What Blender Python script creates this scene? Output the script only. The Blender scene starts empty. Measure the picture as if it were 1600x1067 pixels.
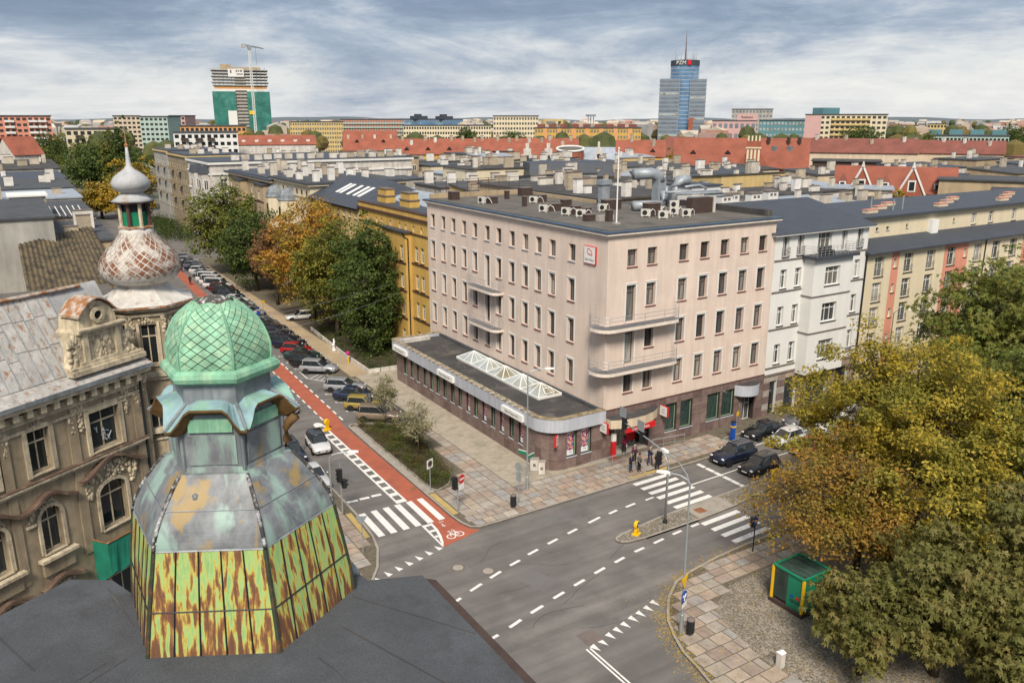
import bpy, bmesh, math, random
import numpy as np
from mathutils import Vector, Matrix
R = math.radians
sc = bpy.context.scene
col = sc.collection
rnd = random.Random(11)

# ---------------------------------------------------------------- camera, sky, sun, exposure
CAM_H = 29.5
cam = bpy.data.cameras.new('camera'); cam.sensor_width = 36; cam.sensor_fit = 'HORIZONTAL'; cam.lens = 28.71
cam.clip_start = 0.3; cam.clip_end = 12000
co = bpy.data.objects.new('camera', cam); col.objects.link(co)
co.location = (0, 0, CAM_H); co.rotation_euler = (R(90 - 15.26), 0, R(-31.88)); sc.camera = co
sc.view_settings.view_transform = 'Standard'; sc.view_settings.look = 'None'
sc.view_settings.exposure = 1.72; sc.view_settings.gamma = 1.0; sc.view_settings.use_curve_mapping = False
sc.cycles.max_bounces = 5; sc.cycles.diffuse_bounces = 3; sc.cycles.glossy_bounces = 2; sc.cycles.transmission_bounces = 3
sc.cycles.transparent_max_bounces = 4; sc.cycles.caustics_reflective = False; sc.cycles.caustics_refractive = False
sc.cycles.use_denoising = True

SUN_AZ, SUN_EL = 214.0, 46.0        # bearing from +Y clockwise, elevation
def nd(t, typ, ins=None, **kw):
    n = t.nodes.new(typ)
    for k, v in kw.items(): setattr(n, k, v)
    for k, v in (ins or {}).items():
        if isinstance(v, bpy.types.NodeSocket): t.links.new(v, n.inputs[k])
        else: n.inputs[k].default_value = v
    return n
def ramp(t, fac, stops, interp='LINEAR'):
    n = t.nodes.new('ShaderNodeValToRGB'); t.links.new(fac, n.inputs[0]); e = n.color_ramp.elements
    n.color_ramp.interpolation = interp
    while len(e) < len(stops): e.new(0.5)
    for i, (p, c) in enumerate(stops):
        e[i].position = p; e[i].color = (c[0], c[1], c[2], 1) if hasattr(c, '__len__') else (c, c, c, 1)
    return n.outputs[0]
def mixc(t, fac, a, b, mode='MIX'):
    n = t.nodes.new('ShaderNodeMix'); n.data_type = 'RGBA'; n.blend_type = mode
    for i, v in ((0, fac), (6, a), (7, b)):
        if isinstance(v, bpy.types.NodeSocket): t.links.new(v, n.inputs[i])
        else: n.inputs[i].default_value = v if i == 0 else (v[0], v[1], v[2], 1)
    return n.outputs[2]
def math_(t, op, a, b=0.0, c=0.0):
    n = t.nodes.new('ShaderNodeMath'); n.operation = op
    for i, v in enumerate((a, b, c)):
        if isinstance(v, bpy.types.NodeSocket): t.links.new(v, n.inputs[i])
        else: n.inputs[i].default_value = v
    return n.outputs[0]

w = bpy.data.worlds.new('World'); sc.world = w; w.use_nodes = True
t = w.node_tree; t.nodes.clear()
tc = nd(t, 'ShaderNodeTexCoord')
sky = nd(t, 'ShaderNodeTexSky', sky_type='NISHITA', sun_disc=False, sun_elevation=R(SUN_EL), sun_rotation=R(SUN_AZ))
sky.altitude = 50; sky.air_density = 1.2; sky.dust_density = 2.0
bg1 = nd(t, 'ShaderNodeBackground', {'Color': sky.outputs[0], 'Strength': 0.06})
sep = nd(t, 'ShaderNodeSeparateXYZ', {0: tc.outputs['Generated']})
zz = math_(t, 'ADD', math_(t, 'MAXIMUM', sep.outputs[2], 0.0), 0.075)
cx = math_(t, 'DIVIDE', sep.outputs[0], zz); cy = math_(t, 'DIVIDE', sep.outputs[1], zz)
# rotate so that the cloud bands run across the view
ca, sa = math.cos(R(31.9)), math.sin(R(31.9))
u_ = math_(t, 'SUBTRACT', math_(t, 'MULTIPLY', cx, ca), math_(t, 'MULTIPLY', cy, sa))
v_ = math_(t, 'ADD', math_(t, 'MULTIPLY', cx, sa), math_(t, 'MULTIPLY', cy, ca))
cv = nd(t, 'ShaderNodeCombineXYZ', {0: math_(t, 'MULTIPLY', u_, 0.30), 1: math_(t, 'MULTIPLY', v_, 0.62), 2: 3.7})
n2 = nd(t, 'ShaderNodeTexNoise', {'Vector': cv.outputs[0], 'Scale': 1.0, 'Detail': 9.0, 'Roughness': 0.6, 'Distortion': 0.5})
# cloud decks by bearing and elevation: long low bands, heaps nearer the horizon
nv = nd(t, 'ShaderNodeCombineXYZ', {0: math_(t, 'MULTIPLY', sep.outputs[0], 3.2), 1: math_(t, 'MULTIPLY', sep.outputs[1], 3.2), 2: math_(t, 'MULTIPLY', sep.outputs[2], 13.0)})
n1 = nd(t, 'ShaderNodeTexNoise', {'Vector': nv.outputs[0], 'Scale': 1.0, 'Detail': 12.0, 'Roughness': 0.64, 'Distortion': 0.6})
nw = nd(t, 'ShaderNodeCombineXYZ', {0: math_(t, 'MULTIPLY', sep.outputs[0], 9.0), 1: math_(t, 'MULTIPLY', sep.outputs[1], 9.0), 2: math_(t, 'MULTIPLY', sep.outputs[2], 30.0)})
n3 = nd(t, 'ShaderNodeTexNoise', {'Vector': nw.outputs[0], 'Scale': 1.3, 'Detail': 10.0, 'Roughness': 0.62, 'Distortion': 0.3})
dens = math_(t, 'ADD', math_(t, 'MULTIPLY', n1.outputs[0], 0.58), math_(t, 'ADD', math_(t, 'MULTIPLY', n2.outputs[0], 0.18), math_(t, 'MULTIPLY', n3.outputs[0], 0.24)))
bias = ramp(t, sep.outputs[2], [(0.0, 0.22), (0.03, 0.28), (0.06, 0.44), (0.09, 0.58), (0.125, 0.70), (0.25, 0.58), (0.5, 0.44)])
tone = math_(t, 'ADD', math_(t, 'MULTIPLY', math_(t, 'SUBTRACT', dens, 0.5), 2.5), bias)
cloudc = ramp(t, tone, [(0.05, (0.50, 0.50, 0.49)), (0.28, (0.42, 0.43, 0.44)), (0.44, (0.31, 0.335, 0.375)), (0.58, (0.21, 0.25, 0.315)), (0.76, (0.14, 0.18, 0.25)), (0.96, (0.10, 0.137, 0.20))])
bg2 = nd(t, 'ShaderNodeBackground', {'Color': cloudc, 'Strength': 0.54})
cover = ramp(t, n2.outputs[0], [(0.3, 0.97), (0.75, 0.88)])
mx = nd(t, 'ShaderNodeMixShader', {0: cover, 1: bg1.outputs[0], 2: bg2.outputs[0]})
nd(t, 'ShaderNodeOutputWorld', {0: mx.outputs[0]})

sun = bpy.data.lights.new('sun', 'SUN'); sun.energy = 1.5; sun.angle = R(16); sun.color = (1.0, 0.90, 0.77)
so = bpy.data.objects.new('sun', sun); col.objects.link(so)
so.rotation_euler = (R(90 - SUN_EL), 0, R(180 - SUN_AZ)); so.location = (0, 0, 200)

# ---------------------------------------------------------------- mesh and object helpers
class B:
    def __init__(s): s.v = []; s.f = []; s.m = []; s.T = None
    def add(s, vs, fs, mi=0):
        o = len(s.v)
        if s.T is not None: vs = [tuple(s.T @ Vector(p)) for p in vs]
        s.v += vs; s.f += [tuple(i + o for i in f) for f in fs]
        s.m += [mi] * len(fs) if isinstance(mi, int) else list(mi)
        return s
    def quad(s, a, b, c, d, mi=0): return s.add([a, b, c, d], [(0, 1, 2, 3)], mi)
    def poly(s, pts, mi=0): return s.add(list(pts), [tuple(range(len(pts)))], mi)
    def box(s, x0, y0, z0, x1, y1, z1, mi=0):
        return s.add([(x0, y0, z0), (x1, y0, z0), (x1, y1, z0), (x0, y1, z0), (x0, y0, z1), (x1, y0, z1), (x1, y1, z1), (x0, y1, z1)],
                     [(3, 2, 1, 0), (4, 5, 6, 7), (0, 1, 5, 4), (1, 2, 6, 5), (2, 3, 7, 6), (3, 0, 4, 7)], mi)
    def prism(s, p, z0, z1, mi=0, top=None, bot=True):
        n = len(p); vs = [(x, y, z0) for x, y in p] + [(x, y, z1) for x, y in p]
        fs = [(i, (i + 1) % n, (i + 1) % n + n, i + n) for i in range(n)] + [tuple(range(n, 2 * n))]
        ms = [mi] * n + [mi if top is None else top]
        if bot: fs.append(tuple(range(n - 1, -1, -1))); ms.append(mi)
        return s.add(vs, fs, ms)
    def tube(s, pts, r, n=8, mi=0, cap=True):
        pts = [Vector(p) for p in pts]; k = len(pts); rs = r if hasattr(r, '__len__') else [r] * k
        vs = []; up = Vector((0, 0, 1))
        for i, p in enumerate(pts):
            d = (pts[min(i + 1, k - 1)] - pts[max(i - 1, 0)]).normalized()
            a = d.cross(up if abs(d.z) < 0.95 else Vector((1, 0, 0))).normalized(); b = d.cross(a)
            for j in range(n):
                q = 2 * math.pi * j / n; vs.append(tuple(p + (a * math.cos(q) + b * math.sin(q)) * rs[i]))
        fs = [(i * n + j, i * n + (j + 1) % n, (i + 1) * n + (j + 1) % n, (i + 1) * n + j) for i in range(k - 1) for j in range(n)]
        if cap: fs += [tuple(range(n - 1, -1, -1)), tuple(range((k - 1) * n, k * n))]
        return s.add(vs, fs, mi)
    def lathe(s, prof, n=24, c=(0, 0), a0=0.0, mi=0, sx=1.0):
        vs = [(c[0] + r * math.cos(a0 + 2 * math.pi * j / n) * sx, c[1] + r * math.sin(a0 + 2 * math.pi * j / n), z) for r, z in prof for j in range(n)]
        k = len(prof)
        fs = [(i * n + j, i * n + (j + 1) % n, (i + 1) * n + (j + 1) % n, (i + 1) * n + j) for i in range(k - 1) for j in range(n)]
        if prof[0][0] > 1e-4: fs.append(tuple(range(n - 1, -1, -1)))
        if prof[-1][0] > 1e-4: fs.append(tuple(range((k - 1) * n, k * n)))
        return s.add(vs, fs, mi)
    def loft(s, rings, mi=0, cap=True, closed=True):
        n = len(rings[0]); vs = [p for r_ in rings for p in r_]
        fs = [(i * n + j, i * n + (j + 1) % n, (i + 1) * n + (j + 1) % n, (i + 1) * n + j) for i in range(len(rings) - 1) for j in range(n if closed else n - 1)]
        if cap: fs += [tuple(range(n - 1, -1, -1)), tuple(range((len(rings) - 1) * n, len(rings) * n))]
        return s.add(vs, fs, mi)
    def mesh(s, name, mats, smooth=False):
        me = bpy.data.meshes.new(name); me.from_pydata(s.v, [], s.f)
        for mm in (mats if isinstance(mats, (list, tuple)) else [mats]): me.materials.append(mm)
        me.polygons.foreach_set('material_index', s.m)
        if smooth: me.polygons.foreach_set('use_smooth', [True] * len(s.f))
        me.update(); return me
    def obj(s, name, mats, parent=None, smooth=False, kind=None, label=None):
        return put(name, s.mesh(name, mats, smooth), parent, kind=kind, label=label)
WM = {}
def put(name, me, parent=None, loc=(0, 0, 0), rz=0.0, local=False, kind=None, label=None, rot=None):
    """link a mesh object; children are given in world coordinates unless local"""
    o = bpy.data.objects.new(name, me); col.objects.link(o)
    o.location = loc; o.rotation_euler = rot if rot else (0, 0, rz)
    if parent is not None:
        o.parent = parent
        if not local:
            m = WM.get(parent.name)
            if m is not None: o.matrix_parent_inverse = m.inverted()
    WM[o.name] = Matrix.LocRotScale(Vector(loc), o.rotation_euler, None)
    if kind: o['kind'] = kind
    if label: o['label'] = label
    return o
def thing(name, label, cat, loc=(0, 0, 0), rz=0.0, group=None):
    o = bpy.data.objects.new(name, None); col.objects.link(o); o.empty_display_size = 0.5
    o.location = loc; o.rotation_euler = (0, 0, rz); o['label'] = label; o['category'] = cat
    if group: o['group'] = group
    WM[o.name] = Matrix.LocRotScale(Vector(loc), o.rotation_euler, None)
    return o
def tag(o, label, cat, group=None):
    o['label'] = label; o['category'] = cat
    if group: o['group'] = group
    return o
def copy_thing(src, loc, rz, label, name=None):
    c = src.copy(); col.objects.link(c); c.location = loc; c.rotation_euler = (0, 0, rz); c['label'] = label
    for ch in src.children:
        k = ch.copy(); col.objects.link(k); k.parent = c
        for g in ch.children:
            h = g.copy(); col.objects.link(h); h.parent = k
    return c

# ---------------------------------------------------------------- materials
def mk(name):
    m = bpy.data.materials.new(name); m.use_nodes = True; return m, m.node_tree, m.node_tree.nodes['Principled BSDF']
def M(name, c, r=0.8, v=0.18, s=0.5, bump=0.0, bs=12.0, streak=0.0, sk=1.2, metal=0.0, spec=0.3, c2=None, c2t=0.55, c2s=0.8, rand=0.0, coat=0.0, obj=False, grain=0.0, tracks=0.0, c2m=None):
    """base colour with uneven tone, patches of a second colour, rain streaks and fine relief"""
    m, t, b = mk(name)
    pos = nd(t, 'ShaderNodeTexCoord').outputs['Object'] if obj else nd(t, 'ShaderNodeNewGeometry').outputs['Position']
    n1 = nd(t, 'ShaderNodeTexNoise', {'Vector': pos, 'Scale': s, 'Detail': 6.0, 'Roughness': 0.62})
    cc = mixc(t, 1.0, c, ramp(t, n1.outputs[0], [(0.28, 1 - v), (0.72, 1 + v * 0.7)]), 'MULTIPLY')
    if c2:
        n2 = nd(t, 'ShaderNodeTexNoise', {'Vector': nd(t, 'ShaderNodeMapping', {'Vector': pos, 'Scale': c2m}).outputs[0] if c2m else pos, 'Scale': c2s, 'Detail': 7.0, 'Roughness': 0.65})
        cc = mixc(t, ramp(t, n2.outputs[0], [(c2t - 0.06, 0.0), (c2t + 0.08, 1.0)]), cc, c2)
    if streak:
        mp = nd(t, 'ShaderNodeMapping', {'Vector': pos, 'Scale': (sk, sk, 0.10)})
        n3 = nd(t, 'ShaderNodeTexNoise', {'Vector': mp.outputs[0], 'Scale': 1.0, 'Detail': 5.0, 'Roughness': 0.7})
        cc = mixc(t, 1.0, cc, ramp(t, n3.outputs[0], [(0.38, 1.0), (0.70, 1 - streak)]), 'MULTIPLY')
    if grain:
        n4 = nd(t, 'ShaderNodeTexNoise', {'Vector': pos, 'Scale': 34.0, 'Detail': 3.0, 'Roughness': 0.8})
        cc = mixc(t, 1.0, cc, ramp(t, n4.outputs[0], [(0.35, 1 - grain), (0.65, 1 + grain)]), 'MULTIPLY')
    if tracks:   # long tyre-polished and patched bands
        n5 = nd(t, 'ShaderNodeTexNoise', {'Vector': nd(t, 'ShaderNodeMapping', {'Vector': pos, 'Scale': (0.05, 0.9, 1.0), 'Rotation': (0, 0, R(-9))}).outputs[0], 'Scale': 1.0, 'Detail': 4.0, 'Roughness': 0.6})
        cc = mixc(t, 1.0, cc, ramp(t, n5.outputs[0], [(0.36, 1 - tracks), (0.64, 1 + tracks)]), 'MULTIPLY')
    if rand:
        oi = nd(t, 'ShaderNodeObjectInfo')
        cc = mixc(t, 1.0, cc, ramp(t, oi.outputs['Random'], [(0.0, 1 - rand), (1.0, 1 + rand * 0.6)]), 'MULTIPLY')
    t.links.new(cc, b.inputs['Base Color'])
    b.inputs['Roughness'].default_value = r; b.inputs['Metallic'].default_value = metal; b.inputs['Specular IOR Level'].default_value = spec
    if coat: b.inputs['Coat Weight'].default_value = coat; b.inputs['Coat Roughness'].default_value = 0.08
    if bump:
        nb = nd(t, 'ShaderNodeTexNoise', {'Vector': pos, 'Scale': bs, 'Detail': 4.0})
        bb = nd(t, 'ShaderNodeBump', {'Height': nb.outputs[0], 'Strength': bump, 'Distance': 0.02}); t.links.new(bb.outputs[0], b.inputs['Normal'])
    return m
def RAND(name, stops, r=0.8, v=0.15, s=2.0, spec=0.3, interp='LINEAR', bump=0.0, bs=20, island=False, metal=0.0):
    """colour drawn per object (or per leaf) from a ramp"""
    m, t, b = mk(name)
    f = nd(t, 'ShaderNodeNewGeometry').outputs['Random Per Island'] if island else nd(t, 'ShaderNodeObjectInfo').outputs['Random']
    pos = nd(t, 'ShaderNodeNewGeometry').outputs['Position']
    n1 = nd(t, 'ShaderNodeTexNoise', {'Vector': pos, 'Scale': s, 'Detail': 6.0, 'Roughness': 0.65})
    cc = mixc(t, 1.0, ramp(t, f, stops, interp), ramp(t, n1.outputs[0], [(0.3, 1 - v), (0.7, 1 + v)]), 'MULTIPLY')
    t.links.new(cc, b.inputs['Base Color']); b.inputs['Roughness'].default_value = r; b.inputs['Specular IOR Level'].default_value = spec; b.inputs['Metallic'].default_value = metal
    if bump:
        nb = nd(t, 'ShaderNodeTexNoise', {'Vector': pos, 'Scale': bs, 'Detail': 4.0})
        bb = nd(t, 'ShaderNodeBump', {'Height': nb.outputs[0], 'Strength': bump, 'Distance': 0.02}); t.links.new(bb.outputs[0], b.inputs['Normal'])
    return m
def LEAF(name, stops, patch=None, trans=0.25, ps=0.35):
    m, t, b = mk(name)
    g = nd(t, 'ShaderNodeNewGeometry')
    nc = nd(t, 'ShaderNodeTexNoise', {'Vector': g.outputs['Position'], 'Scale': 0.9, 'Detail': 5.0, 'Roughness': 0.6})
    cc = ramp(t, math_(t, 'ADD', math_(t, 'MULTIPLY', math_(t, 'SUBTRACT', nc.outputs[0], 0.32), 1.5), math_(t, 'MULTIPLY', g.outputs['Random Per Island'], 0.42)), stops)
    if patch:
        n = nd(t, 'ShaderNodeTexNoise', {'Vector': g.outputs['Position'], 'Scale': ps, 'Detail': 4.0, 'Roughness': 0.6})
        cc = mixc(t, ramp(t, n.outputs[0], [(0.46, 0.0), (0.60, 0.85)]), cc, mixc(t, g.outputs['Random Per Island'], [x * 0.55 for x in patch], [x * 1.35 for x in patch]))
    t.links.new(cc, b.inputs['Base Color']); b.inputs['Roughness'].default_value = 0.6; b.inputs['Specular IOR Level'].default_value = 0.25
    tr = nd(t, 'ShaderNodeBsdfTranslucent', {'Color': cc})
    mx = nd(t, 'ShaderNodeMixShader', {0: trans + .12, 1: b.outputs[0], 2: tr.outputs[0]})
    t.links.new(mx.outputs[0], t.nodes['Material Output'].inputs[0]); return m
def GLASS(name, stops, r=0.06, spec=0.5, sheers=True):
    m, t, b = mk(name)
    oi = nd(t, 'ShaderNodeObjectInfo'); c = ramp(t, oi.outputs['Random'], stops)
    if sheers:   # curtains and blinds behind the pane
        tcx = nd(t, 'ShaderNodeTexCoord').outputs['Object']
        wv = nd(t, 'ShaderNodeTexNoise', {'Vector': nd(t, 'ShaderNodeMapping', {'Vector': tcx, 'Scale': (9.0, 1.0, 0.6)}).outputs[0], 'Scale': 1.0, 'Detail': 2.0})
        c = mixc(t, 1.0, c, ramp(t, wv.outputs[0], [(0.3, 0.6), (0.7, 1.35)]), 'MULTIPLY')
    t.links.new(c, b.inputs['Base Color']); b.inputs['Roughness'].default_value = r; b.inputs['Specular IOR Level'].default_value = spec
    return m

MAT = {}
MAT['asphalt'] = M('asphalt', (0.148, 0.138, 0.13), 0.9, 0.2, 0.3, 0.5, 60, c2=(0.185, 0.172, 0.16), c2t=0.57, c2s=0.16, grain=0.16, tracks=0.16)
MAT['asphalt_old'] = M('asphalt_old', (0.15, 0.145, 0.14), 0.9, 0.2, 0.3, 0.3, 50)
MAT['ground'] = M('ground_city', (0.14, 0.135, 0.12), 0.95, 0.3, 0.02, 0.0, c2=(0.08, 0.10, 0.05), c2t=0.56, c2s=0.008)
MAT['paint'] = M('road_paint', (0.70, 0.69, 0.66), 0.7, 0.10, 3.0, c2=(0.36, 0.35, 0.33), c2t=0.62, c2s=6.0)
MAT['redlane'] = M('cycle_lane_red', (0.36, 0.105, 0.062), 0.9, 0.15, 0.8, 0.2, 60, c2=(0.27, 0.085, 0.06), c2t=0.6, c2s=0.5)
MAT['joint'] = M('paving_joint', (0.135, 0.115, 0.085), 0.95, 0.35, 3.0, c2=(0.10, 0.10, 0.05), c2t=0.6, c2s=1.2)
MAT['slab'] = RAND('paving_slab', [(0.0, (0.26, 0.20, 0.16)), (0.2, (0.32, 0.26, 0.215)), (0.4, (0.29, 0.265, 0.235)), (0.55, (0.36, 0.30, 0.235)), (0.7, (0.335, 0.245, 0.19)), (0.85, (0.27, 0.26, 0.25)), (1.0, (0.38, 0.335, 0.285))], 0.85, 0.24, 1.7, bump=0.3)
MAT['kerb'] = M('kerb_stone', (0.32, 0.29, 0.25), 0.85, 0.2, 1.5, 0.2, 30)
MAT['tactile'] = M('tactile_yellow', (0.44, 0.32, 0.12), 0.8, 0.2, 3.0, 0.5, 18)
MAT['pink'] = M('pink_render', (0.67, 0.555, 0.475), 0.85, 0.10, 0.45, 0.1, 40, streak=0.15, sk=1.5)
MAT['pinktrim'] = M('pink_trim', (0.70, 0.62, 0.54), 0.85, 0.08, 0.8, streak=0.15)
MAT['granite'] = RAND('granite_panel', [(0, (0.125, 0.085, 0.078)), (0.35, (0.165, 0.115, 0.105)), (0.7, (0.20, 0.145, 0.13)), (1, (0.15, 0.105, 0.1))], 0.45, 0.28, 1.6, spec=0.45, bump=0.05)
MAT['granite_b'] = M('granite_backing', (0.05, 0.037, 0.035), 0.8, 0.2, 1.0)
MAT['fascia'] = M('grey_fascia', (0.45, 0.475, 0.53), 0.5, 0.08, 0.7, streak=0.22, sk=2.5)
MAT['bitumen'] = M('bitumen_roof', (0.062, 0.060, 0.060), 0.95, 0.35, 0.35, 0.25, 30, c2=(0.12, 0.11, 0.095), c2t=0.60, c2s=0.5)
MAT['bitumen_g'] = M('grey_felt_roof', (0.073, 0.079, 0.088), 0.92, 0.25, 0.7, 0.8, 60, c2=(0.052, 0.052, 0.052), c2t=0.60, c2s=0.5, grain=0.25)
MAT['bitumen_b'] = M('brown_felt_roof', (0.125, 0.115, 0.10), 0.95, 0.25, 0.4, 0.2, 30, c2=(0.075, 0.07, 0.065), c2t=0.57, c2s=0.35)
MAT['moss'] = M('mossy_coping', (0.33, 0.27, 0.18), 0.95, 0.35, 1.5, 0.6, 14, c2=(0.16, 0.12, 0.06), c2t=0.52, c2s=1.4)
MAT['darkroof'] = M('dark_metal_roof', (0.052, 0.060, 0.075), 0.55, 0.15, 0.5, 0.05, 10)
MAT['greyroof'] = M('pale_grey_roof', (0.33, 0.37, 0.42), 0.5, 0.15, 0.4, streak=0.2)
MAT['white'] = M('white_paint', (0.72, 0.72, 0.70), 0.6, 0.06, 1.0)
MAT['whitewall'] = M('white_render', (0.68, 0.68, 0.655), 0.85, 0.05, 0.5, 0.05, 40, streak=0.08)
MAT['whitedirty'] = M('weathered_white', (0.60, 0.57, 0.52), 0.9, 0.2, 0.8, 0.1, 20, streak=0.35)
MAT['brown'] = M('brown_frame', (0.085, 0.045, 0.038), 0.5, 0.12, 2.0)
MAT['redsill'] = M('red_brown_sill', (0.19, 0.062, 0.055), 0.55, 0.15, 2.0)
MAT['dark'] = M('dark_plastic', (0.018, 0.019, 0.022), 0.5, 0.1, 2.0)
MAT['steel'] = M('galvanised_steel', (0.32, 0.355, 0.375), 0.45, 0.1, 1.0, metal=0.35)
MAT['chrome'] = M('stainless_rail', (0.48, 0.48, 0.47), 0.35, 0.05, 1.0, metal=0.6)
MAT['zinc'] = M('zinc_sheet', (0.235, 0.262, 0.285), 0.55, 0.28, 0.9, metal=0.25, streak=0.4, sk=3.0, c2=(0.34, 0.375, 0.39), c2t=0.56, c2s=1.1)
MAT['yellow'] = M('ochre_yellow_render', (0.56, 0.36, 0.10), 0.85, 0.10, 0.5, 0.05, 30, streak=0.22)
MAT['yellow2'] = M('pale_yellow_render', (0.58, 0.44, 0.20), 0.85, 0.10, 0.5, streak=0.2)
MAT['cream'] = M('cream_render', (0.64, 0.56, 0.40), 0.85, 0.06, 0.5, streak=0.12)
MAT['creamy'] = M('peach_render', (0.60, 0.50, 0.37), 0.85, 0.12, 0.5, streak=0.2)
MAT['salmon'] = M('salmon_render', (0.60, 0.26, 0.18), 0.85, 0.08, 0.5, streak=0.1)
MAT['tan'] = M('tan_render', (0.43, 0.335, 0.215), 0.9, 0.2, 0.3, streak=0.3, sk=0.6)
MAT['stucco'] = M('old_stucco', (0.34, 0.275, 0.185), 0.95, 0.22, 1.1, 0.6, 22, streak=0.38, sk=2.0, c2=(0.25, 0.205, 0.145), c2t=0.57, c2s=1.2)
MAT['stucco_l'] = M('old_stucco_trim', (0.58, 0.50, 0.36), 0.95, 0.28, 2.0, 0.6, 16, streak=0.5, sk=3.0, c2=(0.30, 0.25, 0.18), c2t=0.60, c2s=2.5)
MAT['concrete'] = M('concrete_wall', (0.40, 0.385, 0.35), 0.9, 0.2, 0.3, streak=0.3, sk=0.7)
MAT['brick'] = M('red_brick', (0.30, 0.10, 0.062), 0.9, 0.2, 0.6)
MAT['chim'] = RAND('chimney_render', [(0, (0.62, 0.60, 0.56)), (0.4, (0.55, 0.52, 0.46)), (0.55, (0.40, 0.34, 0.25)), (0.8, (0.34, 0.29, 0.22)), (1, (0.68, 0.67, 0.65))], 0.9, 0.25, 0.8)
MAT['chimtop'] = M('chimney_cap', (0.16, 0.13, 0.115), 0.9, 0.2, 1.0)
MAT['redpaint'] = M('red_paint', (0.55, 0.018, 0.022), 0.4, 0.05, 1.0)
MAT['bluepaint'] = M('blue_sign', (0.012, 0.07, 0.36), 0.4, 0.05, 1.0)
MAT['yellowpaint'] = M('yellow_plastic', (0.78, 0.47, 0.012), 0.45, 0.08, 2.0)
MAT['greenpaint'] = M('green_paint', (0.012, 0.19, 0.10), 0.45, 0.12, 1.5)
MAT['greennet'] = M('green_netting', (0.012, 0.175, 0.115), 0.85, 0.25, 1.2, 0.4, 12)
MAT['text'] = M('dark_lettering', (0.02, 0.025, 0.04), 0.6, 0.0)
MAT['bark'] = M('bark', (0.085, 0.068, 0.05), 0.95, 0.3, 3.0, 0.8, 14)
MAT['soil'] = M('soil', (0.075, 0.06, 0.042), 0.95, 0.3, 1.5, 0.6, 12)
MAT['rust'] = M('rusty_metal', (0.24, 0.10, 0.045), 0.85, 0.3, 2.0, c2=(0.42, 0.36, 0.29), c2t=0.58, c2s=1.6)
MAT['pane'] = GLASS('window_pane', [(0, (0.022, 0.028, 0.032)), (0.3, (0.045, 0.055, 0.06)), (0.42, (0.17, 0.17, 0.155)), (0.55, (0.03, 0.036, 0.04)), (0.7, (0.26, 0.25, 0.22)), (0.8, (0.05, 0.06, 0.065)), (1, (0.33, 0.32, 0.29))])
MAT['pane_d'] = GLASS('dark_pane', [(0, (0.012, 0.015, 0.017)), (1, (0.035, 0.042, 0.045))], 0.08, sheers=False)
MAT['pane_g'] = GLASS('green_tinted_pane', [(0, (0.025, 0.045, 0.04)), (0.6, (0.04, 0.065, 0.055)), (1, (0.06, 0.11, 0.10))], 0.06)
MAT['greenframe'] = M('pale_green_frame', (0.24, 0.36, 0.23), 0.5, 0.1, 2.0)
MAT['skyglass'] = M('skylight_glass', (0.36, 0.40, 0.40), 0.12, 0.25, 0.8, spec=0.6, c2=(0.20, 0.185, 0.115), c2t=0.55, c2s=0.25)
def COBBLE(name):
    m, t, b = mk(name); pos = nd(t, 'ShaderNodeNewGeometry').outputs['Position']
    v = nd(t, 'ShaderNodeTexVoronoi', {'Vector': pos, 'Scale': 7.5, 'Randomness': .55}); e = nd(t, 'ShaderNodeTexVoronoi', {'Vector': pos, 'Scale': 7.5, 'Randomness': .55}, feature='DISTANCE_TO_EDGE')
    n = nd(t, 'ShaderNodeTexNoise', {'Vector': pos, 'Scale': .6, 'Detail': 6.0, 'Roughness': .65})
    c = mixc(t, 1.0, ramp(t, v.outputs['Color'], [(.2, (.20, .165, .125)), (.5, (.285, .245, .195)), (.8, (.33, .30, .25))]), ramp(t, n.outputs[0], [(.3, .68), (.7, 1.2)]), 'MULTIPLY')
    c = mixc(t, ramp(t, e.outputs[0], [(.02, 0.0), (.10, 1.0)]), (.085, .075, .05), c)
    t.links.new(c, b.inputs['Base Color']); b.inputs['Roughness'].default_value = .9
    bb = nd(t, 'ShaderNodeBump', {'Height': e.outputs[0], 'Strength': .6, 'Distance': .03}); t.links.new(bb.outputs[0], b.inputs['Normal']); return m
MAT['cobble'] = COBBLE('small_cobbles'); MAT['setts'] = M('pale_setts', (.36, .315, .25), .9, .2, 1.6, .8, 11, c2=(.27, .245, .185), c2t=.56, c2s=.7, grain=.18)
def TILE(name, c, sc_=2.4):
    """clay tile roof: courses and tone shifts"""
    m, t, b = mk(name); pos = nd(t, 'ShaderNodeNewGeometry').outputs['Position']
    n1 = nd(t, 'ShaderNodeTexNoise', {'Vector': pos, 'Scale': 0.25, 'Detail': 6.0, 'Roughness': 0.7})
    wv = nd(t, 'ShaderNodeTexWave', {'Vector': pos, 'Scale': sc_, 'Distortion': 0.3}, wave_type='BANDS', bands_direction='Z')
    cc = mixc(t, 1.0, c, ramp(t, n1.outputs[0], [(0.3, 0.72), (0.7, 1.2)]), 'MULTIPLY')
    cc = mixc(t, 1.0, cc, ramp(t, wv.outputs[1], [(0.1, 0.82), (0.5, 1.06)]), 'MULTIPLY')
    t.links.new(cc, b.inputs['Base Color']); b.inputs['Roughness'].default_value = 0.85
    bb = nd(t, 'ShaderNodeBump', {'Height': wv.outputs[1], 'Strength': 0.5, 'Distance': 0.05}); t.links.new(bb.outputs[0], b.inputs['Normal'])
    return m
MAT['tile'] = TILE('clay_tile', (0.28, 0.085, 0.05)); MAT['tile_d'] = TILE('dark_clay_tile', (0.20, 0.068, 0.05)); MAT['tile_b'] = TILE('brown_red_tile', (0.255, 0.078, 0.046))

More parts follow.
